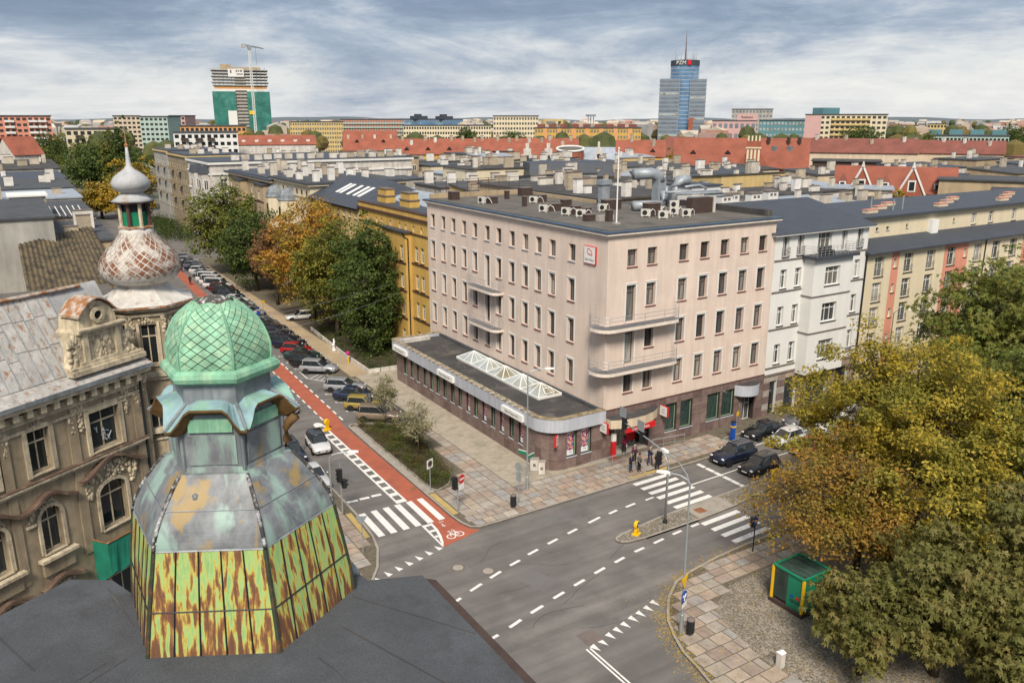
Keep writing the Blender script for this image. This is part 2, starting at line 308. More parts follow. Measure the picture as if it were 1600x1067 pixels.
# ---------------------------------------------------------------- lettering as meshes
TXT = {}
def make_texts(strings):
    objs = []
    for s_ in strings:
        cu = bpy.data.curves.new('lettering', 'FONT'); cu.body = s_; cu.align_x = 'CENTER'; cu.align_y = 'CENTER'; cu.size = 1.0; cu.extrude = 0.004; cu.resolution_u = 3
        o = bpy.data.objects.new('lettering', cu); col.objects.link(o); objs.append((s_, o))
    bpy.context.view_layer.update(); dg = bpy.context.evaluated_depsgraph_get()
    for s_, o in objs:
        TXT[s_] = bpy.data.meshes.new_from_object(o.evaluated_get(dg)); TXT[s_].name = 'lettering'
        cu = o.data; bpy.data.objects.remove(o); bpy.data.curves.remove(cu)
make_texts(['Bank Pekao', 'Bank Pekao SA', '1%', '30', 'vpod', 'PZM', 'Bank', 'Pekao', 'Radisson'])
def letter(s_, mat, parent, loc, rz, size, sx=1.0, local=False, flat=False):
    me = TXT[s_]
    key = (s_, mat.name)
    if key not in TXT:
        m2 = me.copy(); m2.materials.clear(); m2.materials.append(mat); TXT[key] = m2
    o = put('lettering', TXT[key], parent, loc, 0, local=local, rot=(0 if flat else R(90), 0, rz)); o.scale = (size * sx, size, size)
    return o

# ---------------------------------------------------------------- facades
class Face:
    """a vertical wall plane: origin, direction along it as seen from outside (left to right)"""
    def __init__(s, x, y, deg):
        s.o = Vector((x, y)); s.a = R(deg); s.u = Vector((math.cos(s.a), math.sin(s.a))); s.n = Vector((math.sin(s.a), -math.cos(s.a)))
    def p(s, q, z, out=0.0):
        v = s.o + s.u * q + s.n * out; return (v.x, v.y, z)
    def bx(s, b, q0, q1, z0, z1, o0, o1, mi=0):
        c = [s.p(q0, z0, o1), s.p(q1, z0, o1), s.p(q1, z0, o0), s.p(q0, z0, o0)]; d = [(x, y, z1) for x, y, _ in c]
        b.add(c + d, [(3, 2, 1, 0), (4, 5, 6, 7), (0, 1, 5, 4), (1, 2, 6, 5), (2, 3, 7, 6), (3, 0, 4, 7)], mi)
def wall(b, F, q0, q1, z0, z1, ops, dep=0.22, mi=0, rmi=None):
    qs = sorted({q0, q1, *[x for o in ops for x in (o[0], o[0] + o[2])]}); zs = sorted({z0, z1, *[x for o in ops for x in (o[1], o[1] + o[3])]})
    qs = [q for q in qs if q0 <= q <= q1]; zs = [z for z in zs if z0 <= z <= z1]
    for i in range(len(qs) - 1):
        for j in range(len(zs) - 1):
            cq, cz = (qs[i] + qs[i + 1]) / 2, (zs[j] + zs[j + 1]) / 2
            if any(o[0] < cq < o[0] + o[2] and o[1] < cz < o[1] + o[3] for o in ops): continue
            b.quad(F.p(qs[i], zs[j]), F.p(qs[i + 1], zs[j]), F.p(qs[i + 1], zs[j + 1]), F.p(qs[i], zs[j + 1]), mi)
    r = mi if rmi is None else rmi
    for (q, z, w_, h) in [o[:4] for o in ops]:
        A = [(q, z), (q + w_, z), (q + w_, z + h), (q, z + h)]
        for k in range(4):
            (a, c), (d, e) = A[k], A[(k + 1) % 4]
            b.quad(F.p(a, c), F.p(a, c, -dep), F.p(d, e, -dep), F.p(d, e), r)
WIN = {}
def win(F, par, q, z, w_, h, kind='brown', dep=0.2, sill=True, out=0.0):
    """window > pane, sill; q is the centre"""
    key = (kind, round(w_, 2), round(h, 2), round(dep, 2))
    if key not in WIN:
        b = B(); g = B(); sl = B(); t_ = 0.07
        fm = {'brown': 'brown', 'white': 'white', 'white3': 'white', 'tall': 'white', 'door': 'brown', 'old': 'stucco_l', 'green': 'greenframe', 'blank': 'brown', 'dark': 'dark'}[kind]
        x0, x1 = -w_ / 2, w_ / 2
        b.box(x0, 0, 0, x0 + t_, .07, h); b.box(x1 - t_, 0, 0, x1, .07, h); b.box(x0 + t_, 0, 0, x1 - t_, .07, t_); b.box(x0 + t_, 0, h - t_, x1 - t_, .07, h)
        zt = h * (0.70 if kind != 'door' else 0.78)
        if kind in ('brown', 'white', 'white3', 'door', 'old'): b.box(x0 + t_, -.015, zt - .035, x1 - t_, .065, zt + .035)
        if kind in ('white', 'tall', 'old', 'brown'): b.box(-.03, -.01, t_, .03, .066, (zt - .035) if kind != 'tall' else h - t_)
        if kind in ('white', 'old'): b.box(-.025, -.01, zt + .035, .025, .066, h - t_)
        if kind == 'white3':
            for k in (-1, 1): b.box(k * w_ / 6 - .03, -.01, t_, k * w_ / 6 + .03, .066, zt - .035); b.box(k * w_ / 6 - .025, -.01, zt + .035, k * w_ / 6 + .025, .066, h - t_)
        g.box(x0 + .02, .03, .02, x1 - .02, .045, h - .02)
        if sill: sl.box(x0 - .06, -dep - .10, -.07, x1 + .06, -.0, -.005)
        fmm = MAT[fm]
        gm = MAT['pane_g'] if kind == 'green' else (MAT['pane_d'] if kind in ('old', 'dark') else MAT['pane'])
        sm = MAT['redsill'] if kind in ('brown', 'door') else (MAT['stucco_l'] if kind == 'old' else MAT['dark'] if kind in ('white', 'white3', 'tall') else MAT['fascia'])
        WIN[key] = (b.mesh('window', fmm), g.mesh('pane', gm), sl.mesh('sill', sm) if sill else None)
    a, g, sl = WIN[key]
    o = put('window', a, par, F.p(q, z, -dep + out), F.a)
    put('pane', g, o, local=True)
    if sill: put('sill', sl, o, local=True)
    return o
def farwin(F, par, q, z, w_, h, fm='white', dep=0.10):
    key = ('far', fm, round(w_, 2), round(h, 2))
    if key not in WIN:
        b = B(); b.box(-w_ / 2, -.03, 0, w_ / 2, .05, h, 0); b.box(-w_ / 2 + .12, -.05, .12, -.06, -.02, h - .12, 1); b.box(.06, -.05, .12, w_ / 2 - .12, -.02, h - .12, 1)
        WIN[key] = b.mesh('window', [MAT[fm], MAT['pane']])
    return put('window', WIN[key], par, F.p(q, z, 0.035), F.a)
def panels(F, par, q0, q1, z0, z1, dq, dz, ops, mat, t_=0.05, name='cladding_panel', gap=0.012):
    def cuts(a, b_, d, extra):
        n = max(1, round((b_ - a) / d)); base = [a + (b_ - a) * i / n for i in range(n + 1)]
        ex = sorted(set(extra)); out = [c for c in base if all(abs(c - e) > d * 0.3 for e in ex) or c in (a, b_)]
        return sorted({round(c, 3) for c in out + [e for e in ex if a < e < b_]})
    qs = cuts(q0, q1, dq, [x for o in ops for x in (o[0], o[0] + o[2])]); zs = cuts(z0, z1, dz, [x for o in ops for x in (o[1], o[1] + o[3])])
    for i in range(len(qs) - 1):
        for j in range(len(zs) - 1):
            cq, cz = (qs[i] + qs[i + 1]) / 2, (zs[j] + zs[j + 1]) / 2
            if any(o[0] < cq < o[0] + o[2] and o[1] < cz < o[1] + o[3] for o in ops): continue
            b = B(); tt = t_ + rnd.uniform(-.006, .006)
            F.bx(b, qs[i] + gap, qs[i + 1] - gap, zs[j] + gap, zs[j + 1] - gap, 0.002, tt); b.obj(name, mat, par)
# ================================================================ ground, roads, markings, pavements
def struct(name, b, mats, parent=None):
    o = b.obj(name, mats, parent)
    if parent is None: o['kind'] = 'structure'
    return o
b = B(); b.quad((-2600, -900, -.06), (4200, -900, -.06), (4200, 6500, -.06), (-2600, 6500, -.06)); struct('ground', b, MAT['ground'])
b = B(); b.quad((-90, -40, 0), (210, -40, 0), (210, 52, 0), (-90, 52, 0)); b.quad((10, 52, 0), (43, 52, 0), (43, 330, 0), (10, 330, 0))
b.quad((43, 186, 0), (230, 186, 0), (230, 202.5, 0), (43, 202.5, 0))
road = struct('road', b, MAT['asphalt'])
FZ = [0]
def flat(name, pts, mat, z=0.006, par=None):
    FZ[0] += 1; z += (FZ[0] % 12) * .00035; b = B(); b.poly([(x, y, z) for x, y in pts]); return b.obj(name, mat, par or road)
# cycle lane
cl = struct('cycle_lane', B().poly([(x, y, .005) for x, y in [(24.4, 73.5), (24.4, 50.7), (24.2, 48.9), (23.5, 47.05), (25.2, 47.45), (27.05, 47.93), (26.5, 48.45), (26.2, 49.5), (26.08, 50.8), (26.05, 73.4), (26.5, 77.5), (27.1, 98), (28.8, 160), (31.2, 215), (29.4, 215), (27.1, 160), (25.4, 98), (24.9, 78)]]), MAT['redlane'])
def quadline(x0, y0, x1, y1, w_, name='road_dash', z=0.010, par=None):
    d = Vector((x1 - x0, y1 - y0)); n = Vector((-d.y, d.x)).normalized() * w_ / 2
    return flat(name, [(x0 - n.x, y0 - n.y), (x1 - n.x, y1 - n.y), (x1 + n.x, y1 + n.y), (x0 + n.x, y0 + n.y)], MAT['paint'], z, par)
for x in (20.21, 21.19, 22.2, 23.18, 24.19, 25.15): flat('zebra_stripe', [(x - .05, 50.85), (x + .47, 50.85), (x + .5, 54.95), (x, 54.95)], MAT['paint'], .010)
for y in (47.8, 46.82, 45.86, 44.88, 43.86, 42.92): flat('zebra_stripe', [(41.75, y - .25), (45.72, y - .18), (45.72, y + .3), (41.75, y + .23)], MAT['paint'], .010)
for y in (39.75, 38.72, 37.7, 36.66): flat('zebra_stripe', [(41.65, y - .22), (45.6, y - .1), (45.6, y + .36), (41.65, y + .24)], MAT['paint'], .010)
for x0, x1 in ((20.22, 21.1), (21.26, 22.08), (22.26, 23.1)): flat('stop_dash', [(x0, 57.2), (x1, 57.15), (x1, 57.5), (x0, 57.55)], MAT['paint'], .010)
for y1, y0 in ((48.14, 47.25), (47.09, 46.16), (46.07, 45.21), (45.04, 44.21), (44.15, 43.27), (43.17, 42.61)): flat('stop_dash', [(49.1, y0), (49.5, y0), (49.5, y1), (49.1, y1)], MAT['paint'], .010)
# ladder-marked buffer beside the cycle lane
for x in (23.5, 24.24): flat('buffer_line', [(x, 55.1), (x + .17, 55.1), (x + .17, 75.1), (x, 75.1)], MAT['paint'], .010)
y = 55.1
while y < 74.6: flat('buffer_bar', [(23.67, y), (24.24, y), (24.24, y + .55), (23.67, y + .55)], MAT['paint'], .010); y += 1.39
bl = [(23.67 + .28 + .45 * math.cos(a), 75.1 + .7 * math.sin(a)) for a in np.linspace(0, math.pi, 9)]
flat('buffer_nose', bl, MAT['paint'], .011)
flat('buffer_line', [(23.55, 50.75), (23.73, 50.75), (23.62, 47.6), (23.48, 47.05)], MAT['paint'], .010)
flat('buffer_line', [(24.22, 50.75), (24.42, 50.75), (24.36, 49.6), (24.15, 48.6), (23.85, 47.7), (23.5, 47.05), (23.7, 47.9), (23.97, 48.8), (24.17, 49.7)], MAT['paint'], .011)
for y, x1 in ((50.4, 24.22), (49.45, 24.14), (48.55, 23.92)): flat('buffer_bar', [(23.7, y), (x1, y), (x1, y + .32), (23.7, y + .32)], MAT['paint'], .012)
# give-way triangles
for k in range(7):
    dx, dy = -.885 * k, -.262 * k
    flat('give_way_triangle', [(23.0 + dx, 47.56 + dy), (23.02 + dx, 46.82 + dy), (23.42 + dx, 46.96 + dy)], MAT['paint'], .012)
for x, y in ((31.58, 34.16), (30.83, 33.92), (30.05, 33.72), (29.31, 33.56), (28.53, 33.33), (27.8, 33.15), (27.08, 32.96), (26.32, 32.7), (25.63, 32.53)):
    flat('give_way_triangle', [(x + .2, y), (x - .2, y - .14), (x + .16, y - .76)], MAT['paint'], .012)
for p, q in (((20.94, 40.57), (21.52, 40.76)), ((22.41, 41.14), (23.46, 41.5)), ((24.29, 41.8), (25.32, 42.14)), ((26.24, 42.44), (27.18, 42.68)), ((28.08, 43.0), (29.06, 43.25)), ((30.1, 43.5), (31.1, 43.74)), ((32.2, 43.98), (33.2, 44.2)), ((34.5, 44.5), (35.8, 44.78)), ((36.75, 44.85), (37.65, 45.0)), ((38.57, 45.03), (39.6, 45.15)),
             ((20.85, 36.05), (21.56, 36.2)), ((22.51, 36.46), (23.52, 36.77)), ((24.39, 37.02), (25.49, 37.3)), ((26.5, 37.6), (27.5, 37.84)), ((28.5, 38.1), (29.5, 38.32)), ((30.54, 38.58), (31.58, 38.8)), ((32.58, 38.96), (33.58, 39.15)), ((34.68, 39.34), (35.63, 39.45)), ((36.63, 39.55), (37.67, 39.68)), ((38.7, 39.82), (39.63, 39.9)), ((40.68, 39.96), (41.5, 40.02))):
    quadline(*p, *q, .23)
flat('road_dash', [(40.7, 45.05), (41.6, 45.12), (41.6, 45.3), (40.7, 45.24)], MAT['paint'], .010)
quadline(45.8, 45.3, 52.2, 45.5, .14, 'lane_line')
for x in range(56, 110, 6): quadline(x, 45.62, x + 3, 45.7, .14, 'lane_line')
for x in range(57, 110, 6): quadline(x, 48.42, x + 2.5, 48.5, .14, 'lane_line')
quadline(54.6, 43.3, 92, 44.0, .13, 'lane_line')
quadline(20.9, 26, 20.93, 41.95, .17, 'stop_line'); quadline(25.12, 14, 25.17, 32.35, .12, 'centre_line'); quadline(25.36, 14, 25.41, 32.3, .12, 'centre_line')
for k in range(22):          # dashes along the upstream cycle lane
    y = 75.2 + k * 2.0; xo = (y - 74) * .026
    flat('lane_dash', [(26.42 + xo, y), (26.6 + xo, y), (26.62 + xo, y + 1.1), (26.44 + xo, y + 1.1)], MAT['paint'], .010)
    if k < 12: flat('lane_dash', [(24.72 + xo * .8, y + 1), (24.88 + xo * .8, y + 1), (24.9 + xo * .8, y + 2.1), (24.74 + xo * .8, y + 2.1)], MAT['paint'], .010)
for y in (83.9, 80.75, 77.5, 74.3, 95.0, 98.2, 101.5): quadline(27.75, y, 28.7, y - .8, .1, 'parking_mark'); quadline(27.75, y + .05, 27.85, y - .35, .1, 'parking_mark', .013)
quadline(27.9, 90.4, 29.9, 87.5, .12, 'hatch_line'); quadline(27.9, 90.4, 27.95, 93.5, .12, 'hatch_line')
for k in range(5): quadline(28.2 + k * .42, 90.2 - k * .6, 29.5 + k * .12, 91.2 - k * .75, .1, 'hatch_line', .012)
# bicycle symbol
bs = B()
def ring(cx, cy, r0, r1, n=18):
    for i in range(n):
        a0, a1 = 2 * math.pi * i / n, 2 * math.pi * (i + 1) / n
        bs.quad((cx + r0 * math.cos(a0), cy + r0 * math.sin(a0), .011), (cx + r1 * math.cos(a0), cy + r1 * math.sin(a0), .011), (cx + r1 * math.cos(a1), cy + r1 * math.sin(a1), .011), (cx + r0 * math.cos(a1), cy + r0 * math.sin(a1), .011))
def seg(x0, y0, x1, y1, w_=.07):
    d = Vector((x1 - x0, y1 - y0)); n = Vector((-d.y, d.x)).normalized() * w_ / 2
    bs.quad((x0 - n.x, y0 - n.y, .0125), (x1 - n.x, y1 - n.y, .0125), (x1 + n.x, y1 + n.y, .0125), (x0 + n.x, y0 + n.y, .0125))
ring(24.72, 48.15, .27, .36); ring(25.42, 48.2, .27, .36)
for s_ in ((24.72, 48.15, 24.9, 48.75), (24.9, 48.75, 25.3, 48.72), (25.3, 48.72, 25.05, 48.2), (25.05, 48.2, 24.9, 48.75), (25.42, 48.2, 25.28, 48.95), (25.28, 48.95, 25.12, 49.0), (24.9, 48.75, 24.86, 48.92), (24.78, 48.93, 24.98, 48.93), (25.05, 48.2, 25.42, 48.2), (25.0, 50.3, 25.0, 49.7), (24.85, 49.9, 25.15, 49.9), (24.9, 50.55, 25.3, 50.55)): seg(*s_)
bs.obj('bicycle_symbol', MAT['paint'], road)
for x, y in ((23.09, 44.09), (24.62, 42.64)):
    b = B(); b.lathe([(0.0, .012), (.36, .012), (.36, .004)], 20, (x, y), mi=0); b.lathe([(.37, .004), (.37, .014), (.48, .014), (.48, .004)], 20, (x, y), mi=1)
    b.obj('manhole_cover', [MAT['kerb'], MAT['chimtop']], road)
b = B()
for i in range(2):
    for j in range(2): b.box(25.45 + i * .62, 32.55 + j * .62, .002, 26.02 + i * .62, 33.12 + j * .62, .014)
b.obj('drain_grate', MAT['chimtop'], road)
b = B(); b.box(25.45, 56.6, .004, 26.0, 57.15, .016); b.obj('drain_grate', MAT['rust'], road)

for x, y, w_, l_, a in ((30.5, 45.6, 5, 1.1, .12), (38.5, 37.6, 6, .9, .06), (26.4, 38.6, 1.6, 2.6, .3), (22.1, 60.5, 1.0, 5.5, 0), (47.5, 39.0, 4, .8, .05)):
    ca_, sa_ = math.cos(a), math.sin(a); flat('asphalt_patch', [(x + u * ca_ - v * sa_, y + u * sa_ + v * ca_) for u, v in ((0, 0), (w_, 0), (w_, l_), (0, l_))], MAT['asphalt_old'], .0012)
for k in range(9):   # sealed cracks
    x, y = rnd.uniform(21.5, 46), rnd.uniform(30, 47); a = rnd.uniform(-.4, .6); b = B(); pts = []
    for i in range(9): pts.append((x, y)); a += rnd.uniform(-.35, .35); x += .55 * math.cos(a); y += .55 * math.sin(a)
    for (x0, y0), (x1, y1) in zip(pts, pts[1:]):
        d = Vector((x1 - x0, y1 - y0)).normalized(); b.quad((x0 + d.y * .02, y0 - d.x * .02, .0016), (x1 + d.y * .02, y1 - d.x * .02, .0016), (x1 - d.y * .02, y1 + d.x * .02, .0016), (x0 - d.y * .02, y0 + d.x * .02, .0016))
    b.obj('sealed_crack', MAT['bitumen'], road)
def inside(x, y, P):
    c = False; n = len(P)
    for i in range(n):
        x0, y0 = P[i]; x1, y1 = P[(i + 1) % n]
        if (y0 > y) != (y1 > y) and x < (x1 - x0) * (y - y0) / (y1 - y0) + x0: c = not c
    return c
def kerb(path, par, w_=.17, z0=-.05, z1=.135, mat='kerb'):
    b = B(); n = len(path); L = []; Rr = []
    for i, p in enumerate(path):
        a = Vector(path[max(i - 1, 0)]); c = Vector(path[min(i + 1, n - 1)]); d = (c - a).normalized(); nn = Vector((-d.y, d.x))
        L.append((p[0] + nn.x * w_, p[1] + nn.y * w_)); Rr.append((p[0], p[1]))
    for i in range(n - 1):
        b.add([(*Rr[i], z0), (*Rr[i + 1], z0), (*L[i + 1], z0), (*L[i], z0), (*Rr[i], z1), (*Rr[i + 1], z1), (*L[i + 1], z1), (*L[i], z1)], [(4, 5, 6, 7), (0, 1, 5, 4), (2, 3, 7, 6)])
    b.obj('kerb', MAT[mat], par)
SLABS = {}
def slab(par, x0, y0, x1, y1, z=.12):
    w_, l_ = round(x1 - x0, 2), round(y1 - y0, 2)
    if (w_, l_) not in SLABS:
        b = B(); g = .022; e = .02
        b.add([(g, g, -.03), (w_ - g, g, -.03), (w_ - g, l_ - g, -.03), (g, l_ - g, -.03), (g + e, g + e, .012), (w_ - g - e, g + e, .012), (w_ - g - e, l_ - g - e, .012), (g + e, l_ - g - e, .012)], [(4, 5, 6, 7), (0, 1, 5, 4), (1, 2, 6, 5), (2, 3, 7, 6), (3, 0, 4, 7)])
        SLABS[(w_, l_)] = b.mesh('paving_slab', MAT['slab'])
    put('paving_slab', SLABS[(w_, l_)], par, (x0, y0, z + rnd.uniform(-.006, .006)))
def pavement(poly, kpath, mat='joint'):
    b = B(); b.prism(poly, -.05, .12, 0, bot=False); o = struct('pavement', b, MAT[mat]); kerb(kpath, o); return o
def rows_x(par, x0, x1, ys, ok, lens=(.75, .9, 1.0, 1.15)):
    for a, c in zip(ys, ys[1:]):
        x = x0 + rnd.uniform(-.5, 0)
        while x < x1:
            for l_ in (rnd.choice(lens), lens[0], .55, .35, 0):
                if l_ and ok(x + l_ / 2, (a + c) / 2) and all(ok(x + u, v) for u in (.04, l_ - .04) for v in (a + .04, c - .04)): slab(par, x, a, x + l_, c); break
            x += l_ or .2
def cols_y(par, y0, y1, xs, ok, lens=(.75, .9, 1.0, 1.15)):
    for a, c in zip(xs, xs[1:]):
        y = y0 + rnd.uniform(-.5, 0)
        while y < y1:
            for l_ in (rnd.choice(lens), lens[0], .55, .35, 0):
                if l_ and ok((a + c) / 2, y + l_ / 2) and all(ok(u, y + v) for u in (a + .04, c - .04) for v in (.04, l_ - .04)): slab(par, a, y, c, y + l_); break
            y += l_ or .2
# north-east pavement (round the bank)
kNE = [(34.0, 175), (32.8, 110), (32.5, 92), (30.2, 91), (30.0, 87.9), (32.4, 87.0), (32.3, 69.9), (30.8, 71.0), (28.9, 72.5), (27.4, 73.4), (26.6, 73.4), (26.2, 72.8), (26.12, 66), (26.1, 50.8), (26.2, 49.5), (26.5, 48.5), (27.1, 48.12), (28.7, 48.08), (35, 48.2), (49.5, 48.45), (55.2, 48.55), (55.6, 51.0), (88, 51.2), (88.4, 48.9), (210, 49.6)]
pNE = pavement(kNE + [(210, 60), (43, 60), (43, 185), (34, 185)], kNE)
bedP = [(27.4, 72.6), (30.9, 70.2), (30.7, 64.3), (30.1, 61.7), (29.75, 59.5), (29.65, 57.6), (28.5, 55.9), (27.2, 55.3), (26.95, 55.8), (26.95, 72.3)]
okNE = lambda x, y: x > 26.3 and y > 48.3 and inside(x, y, kNE + [(210, 60), (43, 60), (43, 185), (34, 185)]) and not inside(x, y, [(26.2, 73), (31, 70.6), (31, 64), (30.2, 61), (30, 57.4), (28.6, 55.5), (26.2, 55.0)]) and not (26 < x < 26.75 and 49.5 < y < 56)
rows_x(pNE, 27.0, 60, [48.32, 49.2, 50.05, 50.95], okNE)
cols_y(pNE, 50.97, 74, [26.9, 27.9, 28.85, 29.9, 30.85, 31.9, 32.85], okNE)
rows_x(pNE, 32.9, 55, [50.97, 51.8, 52.6], okNE, (1.0, 1.2, 1.4))
b = B(); b.quad((32.9, 52.65, .124), (43, 52.65, .124), (43, 88, .124), (32.9, 88, .124)); b.obj('cobble_strip', MAT['setts'], pNE)
b = B(); b.quad((32.4, 88, .122), (35, 88, .122), (35, 175, .122), (33.6, 175, .122)); b.obj('brown_paving', MAT['tan'], pNE)
b = B(); b.box(26.32, 50.9, .0, 26.8, 55.0, .128); b.obj('tactile_strip', MAT['tactile'], pNE)
b = B(); b.box(42.2, 48.62, .0, 46.5, 48.98, .137); b.obj('tactile_strip', MAT['tactile'], pNE)
b = B(); b.prism([(26.29, 72.6), (26.29, 55.2), (26.93, 55.2), (26.93, 72.6)], .0, .13); b.obj('stone_edging', MAT['kerb'], pNE)
# planted bed soil and rim
b = B(); b.prism(bedP, .05, .20); bed = struct('flower_bed', b, MAT['soil']); kerb(bedP + bedP[:1], bed, .1, .05, .22)
# garden with white low wall
b = B(); b.prism([(35.0, 88.4), (42.5, 88.2), (42.5, 128), (35.6, 128)], .02, .17); garden = struct('garden_soil', b, MAT['soil'])
gw = thing('garden_wall', 'low white slatted garden wall beside the bank annex', 'wall', (34.8, 88.2, .1))
pts = [(35.6, 112.0), (34.8, 97.0), (34.72, 88.25), (36.2, 88.1), (38.4, 87.95), (42.4, 87.75)]
for i in range(len(pts) - 1):
    d = Vector(pts[i + 1]) - Vector(pts[i]); n = max(1, int(d.length / 1.0))
    for k in range(n):
        p = Vector(pts[i]) + d * (k / n); q = Vector(pts[i]) + d * ((k + .94) / n); nn = Vector((-d.y, d.x)).normalized() * .09
        b = B(); b.prism([(p.x - nn.x, p.y - nn.y), (q.x - nn.x, q.y - nn.y), (q.x + nn.x, q.y + nn.y), (p.x + nn.x, p.y + nn.y)], .1, .62); b.obj('wall_block', MAT['whitedirty'], gw)
# south-east pavement
kSE = [(28.85, -20), (28.9, 20), (29.0, 26.5), (29.28, 27.6), (29.58, 29.15), (30.19, 30.61), (30.9, 31.86), (31.64, 32.72), (32.69, 33.77), (34.34, 34.89), (35.91, 35.3), (39.04, 35.74), (42, 35.92), (46, 35.95), (210, 38)][::-1]
PSE = kSE + [(210, -20)]
pSE = pavement(PSE, kSE)
cob = [(34.2, 31.2), (36.8, 32.6), (44, 33.0), (120, 33), (120, -10), (34.2, -10), (33.2, 23.0), (32.9, 26.6), (33.4, 29.4)]
b = B(); b.poly([(x, y, .124) for x, y in cob]); b.obj('cobble_field', MAT['cobble'], pSE)
okSE = lambda x, y: inside(x, y, PSE) and not inside(x - .25, y + .25, cob) and inside(x - .13, y + .13, PSE)
rows_x(pSE, 29.2, 46, [20.5, 21.5, 22.5, 23.5, 24.5, 25.5, 26.5, 27.45, 28.4, 29.35, 30.3, 31.2, 32.1, 33.0, 33.85, 34.6, 35.35], okSE, (.9, 1.0, 1.15, 1.3))
# north-west and south-west pavements
kNW = [(19.95, 330), (19.95, 55), (19.7, 51.1), (19.3, 49.2), (18.3, 46.9), (17.3, 45.45), (14.5, 43.3), (10.5, 41.0), (6.8, 38.8), (.74, 34.8), (-25, 17.6), (-60, -6)]
PNW = kNW + [(-60, 330)]
pNW = pavement(PNW, kNW)
okNW = lambda x, y: inside(x, y, PNW) and inside(x + .25, y - .1, PNW) and not (19.2 < x and 50.6 < y < 55.5)
cols_y(pNW, 44.5, 66, [12.0, 13.05, 14.1, 15.1, 16.1, 17.15, 18.2, 19.2], okNW, (.8, 1.0, 1.2))
b = B(); b.prism([(19.2, 51), (19.55, 51.0), (19.75, 55.3), (19.3, 55.3)], 0, .129); b.obj('tactile_strip', MAT['tactile'], pNW)
kSW = [(-60, -18), (-25, 6), (0, 22.5), (10, 28.5), (16.5, 31.9), (18.6, 31.6), (19.5, 30), (19.6, -20)]
pavement(kSW + [(-60, -20)], kSW)
# traffic island with refuge
isl = [(34.45, 41.2), (34.7, 41.5), (35.4, 41.75), (39.75, 42.3), (46, 42.52), (53.8, 42.88), (90, 43.9), (90, 42.9), (60, 42.2), (52.2, 41.42), (45.8, 40.52), (41.8, 40.3), (36.6, 40.3), (35.0, 40.47), (34.5, 40.85)]
b = B(); b.prism(isl, -.02, .12); ti = struct('traffic_island', b, MAT['cobble']); kerb(isl[::-1] + isl[-1:], ti, .16, -.03, .14)
b = B(); b.prism([(42.0, 40.35), (45.85, 40.58), (45.95, 42.48), (42.1, 42.38)], 0, .128); b.obj('refuge_paving', MAT['kerb'], ti)
b = B(); b.box(42.55, 41.0, .1, 43.4, 41.75, .14); b.obj('manhole_cover', MAT['rust'], ti)
# fallen leaves
N = 2600; v = []; f = []
for k in range(N):
    u = rnd.random()
    if u < .55:
        i = rnd.randrange(1, len(kSE) - 2); s_ = rnd.random(); p = Vector(kSE[i]).lerp(Vector(kSE[i + 1]), s_); x, y = p.x + rnd.gauss(-.15, .4), p.y + rnd.gauss(.05, .4)
        if not (28 < x < 46): continue
    else: x, y = rnd.uniform(29.3, 46), rnd.uniform(20, 35.5)
    z = .142 if inside(x, y, PSE) else .016
    a = rnd.uniform(0, 6.28); r_ = rnd.uniform(.035, .075); o = len(v)
    v += [(x + r_ * math.cos(a), y + r_ * math.sin(a), z), (x + r_ * .6 * math.cos(a + 1.57), y + r_ * .6 * math.sin(a + 1.57), z + .012), (x - r_ * math.cos(a), y - r_ * math.sin(a), z), (x - r_ * .6 * math.cos(a + 1.57), y - r_ * .6 * math.sin(a + 1.57), z + .006)]; f.append((o, o + 1, o + 2, o + 3))
b = B(); b.v = v; b.f = f; b.m = [0] * len(f)
MAT['fallen'] = RAND('fallen_leaf', [(0, (.34, .22, .03)), (.5, (.46, .33, .06)), (1, (.22, .10, .03))], island=True)
o = b.obj('fallen_leaves', MAT['fallen'], kind='stuff'); tag(o, 'scattered yellow autumn leaves on the pavement and gutter', 'leaves')
# ================================================================ pink bank building
MAT['blueflash'] = M('blue_flashing', (0.055, 0.085, 0.125), 0.45, 0.2, 0.8, streak=0.2)
MAT['deck'] = M('grey_decking', (0.20, 0.20, 0.215), 0.6, 0.12, 2.0)
MAT['acwhite'] = M('ac_casing', (0.52, 0.50, 0.45), 0.55, 0.12, 1.5)
MAT['duct'] = M('insulated_duct', (0.30, 0.33, 0.36), 0.5, 0.25, 1.5, 0.3, 6, metal=0.25)
MAT['brickdark'] = M('dark_brown_chimney', (0.062, 0.042, 0.036), 0.9, 0.25, 2.0, 0.4, 10)
def POSTER(name):
    m, t, b = mk(name); tcn = nd(t, 'ShaderNodeTexCoord'); sp = nd(t, 'ShaderNodeSeparateXYZ', {0: tcn.outputs['Object']})
    n = nd(t, 'ShaderNodeTexNoise', {'Vector': tcn.outputs['Object'], 'Scale': 2.6, 'Detail': 3.0})
    pic = ramp(t, n.outputs[0], [(0.30, (.05, .02, .10)), (.42, (.36, .05, .20)), (.48, (.62, .40, .30)), (.54, (.20, .03, .06)), (.60, (.03, .20, .42)), (.70, (.65, .45, .62))], 'CONSTANT')
    top = ramp(t, sp.outputs[2], [(0.0, 0.0), (.44, 0.0), (.45, 1.0)], 'CONSTANT')
    c = mixc(t, top, (.68, .70, .74), pic); t.links.new(c, b.inputs['Base Color']); b.inputs['Roughness'].default_value = .5; return m
MAT['poster'] = POSTER('printed_poster')
bank = thing('bank_building', 'pale pink corner office block with granite ground floor and flat roof', 'building', (42.6, 53.3, 0))
FL = Face(42.6, 87.4, -90); FR = Face(42.6, 53.3, 0)
LY = [86.0, 83.35, 80.9, 78.4, 76.0, 73.4, 71.05, 68.5, 66.05, 63.75, 61.45, 58.4]; RX = [45.26, 47.5, 51.2, 53.77, 56.3, 58.9, 61.4]
ROWS = [(17.27, 1.5), (13.62, 2.05), (9.8, 2.22), (5.93, 2.24)]
